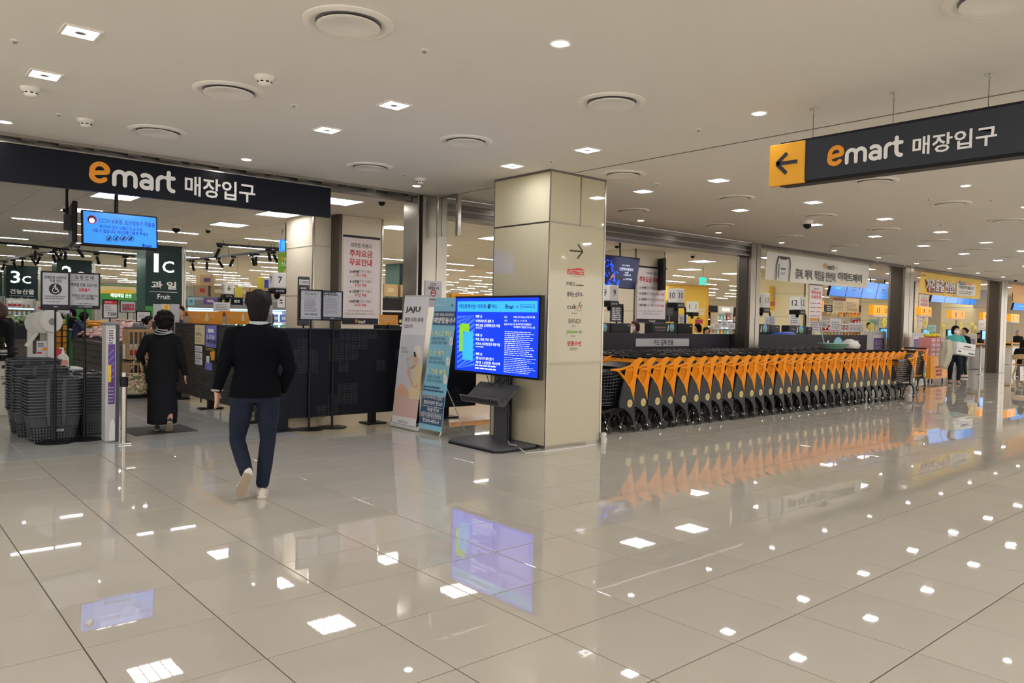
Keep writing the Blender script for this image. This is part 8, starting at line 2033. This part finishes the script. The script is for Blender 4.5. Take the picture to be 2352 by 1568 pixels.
def cartons(px0, px1, Y, zb, rows, lab, pick=(0, 1, 2, 3), drop=.15, support=True):
    pl = planeY(Y); u0, u1 = pl.uv(px0, 680)[0], pl.uv(px1, 680)[0]
    if support:
        t = thing('top_rack', 'grey rack carrying the cartons ' + lab, 'rack', ((u0 + u1) / 2, Y, 0)); part('deck', MB().box(u0, u1, Y - .25, Y + .35, zb - .05, zb - .001, 'grey'), t); m = MB()
        for x in (u0, u1 - .06): m.box(x, x + .06, Y + .2, Y + .3, 0, zb - .05, 'grey')
        part('upright', m, t)
    z = zb
    for r in range(rows):
        x = u0 + rg.uniform(0, .1) + r * .15; k = 0
        while x < u1 - .45 - r * .15:
            i = rg.choice(pick)
            if r == 0 or rg.random() > drop * (k % 3 == 0):
                tag(link('carton', CAR[i], None, (x + .24, Y + rg.uniform(-.03, .03), z), rg.uniform(-.04, .04)), f'carton {lab}, {ORD[r]} layer, {nth(k)} from left', 'carton', 'cartons ' + lab); k += 1
            x += .50
        z += .341
cartons(440, 522, 25.2, 2.06, 2, 'piled left of till number six'); cartons(532, 600, 25.4, 2.06, 1, 'behind the walking man\'s head', (0, 3)); cartons(606, 668, 24.9, 2.06, 1, 'left of the cream pier', (0, 1))
for x0, x1, y0, y1, mk, txt, lab in ((468, 500, 684, 699, 'purple', '행사', 'purple hanging sign over the left chiller'), (500, 522, 684, 699, 'dkgrey', '냉동', 'dark hanging sign over the chiller, left of till number six'), (531, 558, 684, 700, 'navy', '만두', 'dark hanging sign over the chiller, right of till number six'), (638, 654, 680, 706, 'paper', '1+1', 'white price card hanging beside the cream pier'), (432, 446, 683, 701, 'skyblue', '냉장', 'pale blue card at the left end of the chillers')):
    pl = planeY(23.4); u0, v0, u1, v1 = pl.span(x0, y0, x1, y1); t = thing('hanging_sign', lab, 'sign', ((u0 + u1) / 2, 23.4, v0)); part('panel', MB().box(u0, u1, v0, v1, -.02, 0, mk, pl.M), t); m = MB(); pl.fuv(m, u0 + .25 * (u1 - u0), v0 + .3 * (v1 - v0), u0 + .8 * (u1 - u0), v0 + .75 * (v1 - v0), 2, 'ink' if mk in ('paper', 'skyblue') else 'wht', .003, .55, 2); part('lettering', m, t); part('wire', MB().tube([((u0 + u1) / 2, 23.41, v1), ((u0 + u1) / 2, 23.41, ZC)], .006, 'grey', 4), t)
# yellow and blue packs on the carton rack
for i, (x0, x1, y0, y1, mk, lab) in enumerate(((595, 607, 643, 665, 'brightyellow', 'bright yellow pack at the top right of the walking man\'s head'), (607, 622, 648, 663, 'blue_art', 'blue pack beside the bright yellow one'), (545, 556, 666, 686, 'brightyellow', 'yellow pack left of the walking man\'s head'))):
    pl = planeY(25.0); u0, v0, u1, v1 = pl.span(x0, y0, x1, y1); m = MB().box(u0, u1, 24.98, 25.2, 2.06, v1 + .1, mk); solo('product_pack', m, lab, 'pack', bevel=.01)
# ---- middle opening: shelves behind the steel corner pillar
t, a, b_ = shelf_unit(868, 960, 18.6, (.5, .9, 1.3, 1.7), 'shelf of dark goods left of the steel corner pillar', 'midgrey', back='midgrey'); fill(a, b_, 18.6, (.9, 1.3), [('box', 'dkgrey'), ('box', 'cream'), ('bottle', 'black')], .22, 'dark goods shelf by the corner pillar', .1); cartons(868, 960, 18.8, 2.1, 1, 'on the shelf left of the steel corner pillar', (1, 0), support=False)
t, a, b_ = shelf_unit(1000, 1150, 22, (.5, .9, 1.3, 1.7), 'shelf of mixed goods behind the blue health banner', 'lightgrey'); fill(a, b_, 22, (1.3, 1.7), [('box', 'crimson'), ('box', 'cream'), ('box', 'lime'), ('box', 'orange')], .27, 'mixed goods shelf behind the banners'); cartons(1000, 1140, 22.2, 2.06, 1, 'on the shelf behind the blue health banner', (0, 2), support=False)
# ---- shelves in the right openings
def right_shelf(px0, px1, Y, zs, lab, short, kinds, step, **k):
    t, a, b_ = shelf_unit(px0, px1, Y, zs, lab, **k); fill(a, b_, Y, zs, kinds, step, short)
right_shelf(1627, 1648, 22, (1.0, 1.4, 1.75), 'dark shelf of jars right of the yellow column', 'dark jar shelf', [('jar', 'sole'), ('box', 'dkgrey')], .22, body='dkgrey', back='black', header='black', light=True)
right_shelf(1650, 1684, 21, (1.0, 1.35, 1.7), 'bright coffee display with lit white frame right of the yellow column', 'bright coffee display', [('box', 'mint'), ('box', 'orange'), ('box', 'crimson'), ('box', 'paper')], .25, body='white', back='wht', header='offwhite', hdr_text='KANU', light=True)
right_shelf(1685, 1725, 22, (1.0, 1.35, 1.7), 'dark shelf with a blue head left of the steel pillar', 'blue headed shelf', [('box', 'dkgrey'), ('box', 'crimson'), ('box', 'cream')], .3, body='dkgrey', back='black', header='navy')
cartons(1626, 1724, 24.5, 2.15, 1, 'above the coffee display', (0, 1))
right_shelf(1728, 1800, 17, (1.0, 1.32, 1.65), 'dark wine shelf right of the steel pillar', 'wine shelf', [('bottle', 'maroon'), ('bottle', 'black'), ('bottle', 'glassdark'), ('box', 'orange')], .26, body='dkgrey', back='black', header='black')
right_shelf(1888, 1985, 19, (.95, 1.3, 1.65), 'long shelf of packed goods below the cream order notices', 'long goods shelf', [('box', 'cream'), ('box', 'paper'), ('box', 'orange'), ('box', 'crimson'), ('jar', 'jar')], .36, body='lightgrey'); cartons(1888, 2066, 19.2, 2.05, 1, 'on the shelf below the blue screens', (2, 0, 1), support=False)
right_shelf(1986, 2068, 19, (.95, 1.3, 1.65), 'long shelf of packed goods left of the second steel pillar', 'goods shelf by the second pillar', [('box', 'paper'), ('box', 'skyblue'), ('box', 'lime'), ('jar', 'offwhite')], .40, body='lightgrey')
for x0, x1, y0, y1, a, b_, lab in ((1892, 1912, 700, 716, '핸드케어', '화장품', 'dark aisle sign left of the cream order notices'), (1974, 2006, 702, 718, '그래놀라', '시리얼', 'dark aisle sign left of orange number eleven'), (2044, 2060, 704, 722, '커피', '차', 'dark aisle sign right of orange number eleven'), (2172, 2187, 716, 731, '세제', '휴지', 'dark aisle sign left of orange number eight')):
    pl = planeY(16.5); u0, v0, u1, v1 = pl.span(x0, y0, x1, y1); w, h = u1 - u0, v1 - v0; t = thing('aisle_sign', lab, 'sign', ((u0 + u1) / 2, 16.5, v0)); part('panel', MB().box(u0, u1, v0, v1, -.04, 0, 'navy2', pl.M), t); part('top_edge', MB().box(u0, u1, v1, v1 + .06, -.04, .01, 'woodpale', pl.M), t)
    m = MB(); pl.fuv(m, u0 + .35 * w, v0 + .1 * h, u0 + .9 * w, v0 + .9 * h, 3, 'wht', .003, .5, 2); part('lettering', m, t); part('wire', MB().tube([((u0 + u1) / 2, 16.52, v1), ((u0 + u1) / 2, 16.52, ZC)], .008, 'grey', 4), t)
pl = planeY(20); u0, v0, u1, v1 = pl.span(2138, 690, 2234, 790); t = thing('lit_facade', 'pale blue lit shop front with white lettering far behind orange number eight', 'shop front', ((u0 + u1) / 2, 20, 0)); part('wall_panel', MB().box(u0, u1, 20, 20.1, 0, v1, 'skyblue'), t); m = MB(); pl.txt(m, '아름다운', 2147, 726, 2178, 735, 'letter_lit', .02, .01); part('lettering', m, t)
pl = planeY(15); u0, v0, u1, v1 = pl.span(2202, 706, 2232, 770); t = thing('wall_frame', 'white framed pale panel behind orange number eight', 'panel', ((u0 + u1) / 2, 15, 0)); part('panel', MB().box(u0, u1, 15, 15.1, 0, v1, 'offwhite'), t); part('black_frame', MB().box(u0 + .6, u1 - .3, 14.98, 15, v1 - .5, v1 - .45, 'black').box(u1 - .35, u1 - .3, 14.98, 15, 1.2, v1 - .45, 'black'), t)
pl = planeY(14); u0, v0, u1, v1 = pl.span(2324, 712, 2346, 740); t = thing('red_sign', 'red and white sign behind orange number five', 'sign', ((u0 + u1) / 2, 14, v0)); part('panel', MB().box(u0, u1, v0, v1, -.05, 0, 'crimson', pl.M), t); m = MB(); pl.rect(m, 2328, 714, 2340, 720, 'wht', .003); part('print', m, t); part('hanger', MB().tube([((u0 + u1) / 2, 14.02, v1), ((u0 + u1) / 2, 14.02, ZC)], .02, 'grey', 5), t)
# coffee corner with round lit badge left of number ten
pl = planeY(13.5); u0, v0, u1, v1 = pl.span(1527, 705, 1558, 742); t = thing('cafe_kiosk', 'dark cafe kiosk with a round lit mint badge left of till number ten', 'kiosk', ((u0 + u1) / 2, 13.6, 0)); part('back_wall', MB().box(u0, u1, 13.5, 13.6, 1.55, v1 + .1, 'black'), t); part('counter', MB().box(u0, u1, 13.2, 13.6, 0, 1.5, 'offwhite'), t); part('side_post', MB().box(u0, u0 + .06, 13.5, 13.6, 1.5, 1.56, 'black').box(u1 - .06, u1, 13.5, 13.6, 1.5, 1.56, 'black'), t)
m = MB(); pl.disc(m, 1538, 713, 7.2, 'mint_lit', .004, 24); pl.disc(m, 1538, 714, 3.4, 'letter_lit', .006, 12); pl.rect(m, 1536.4, 711, 1539.6, 718, 'mint_lit', .007); part('badge', m, t)
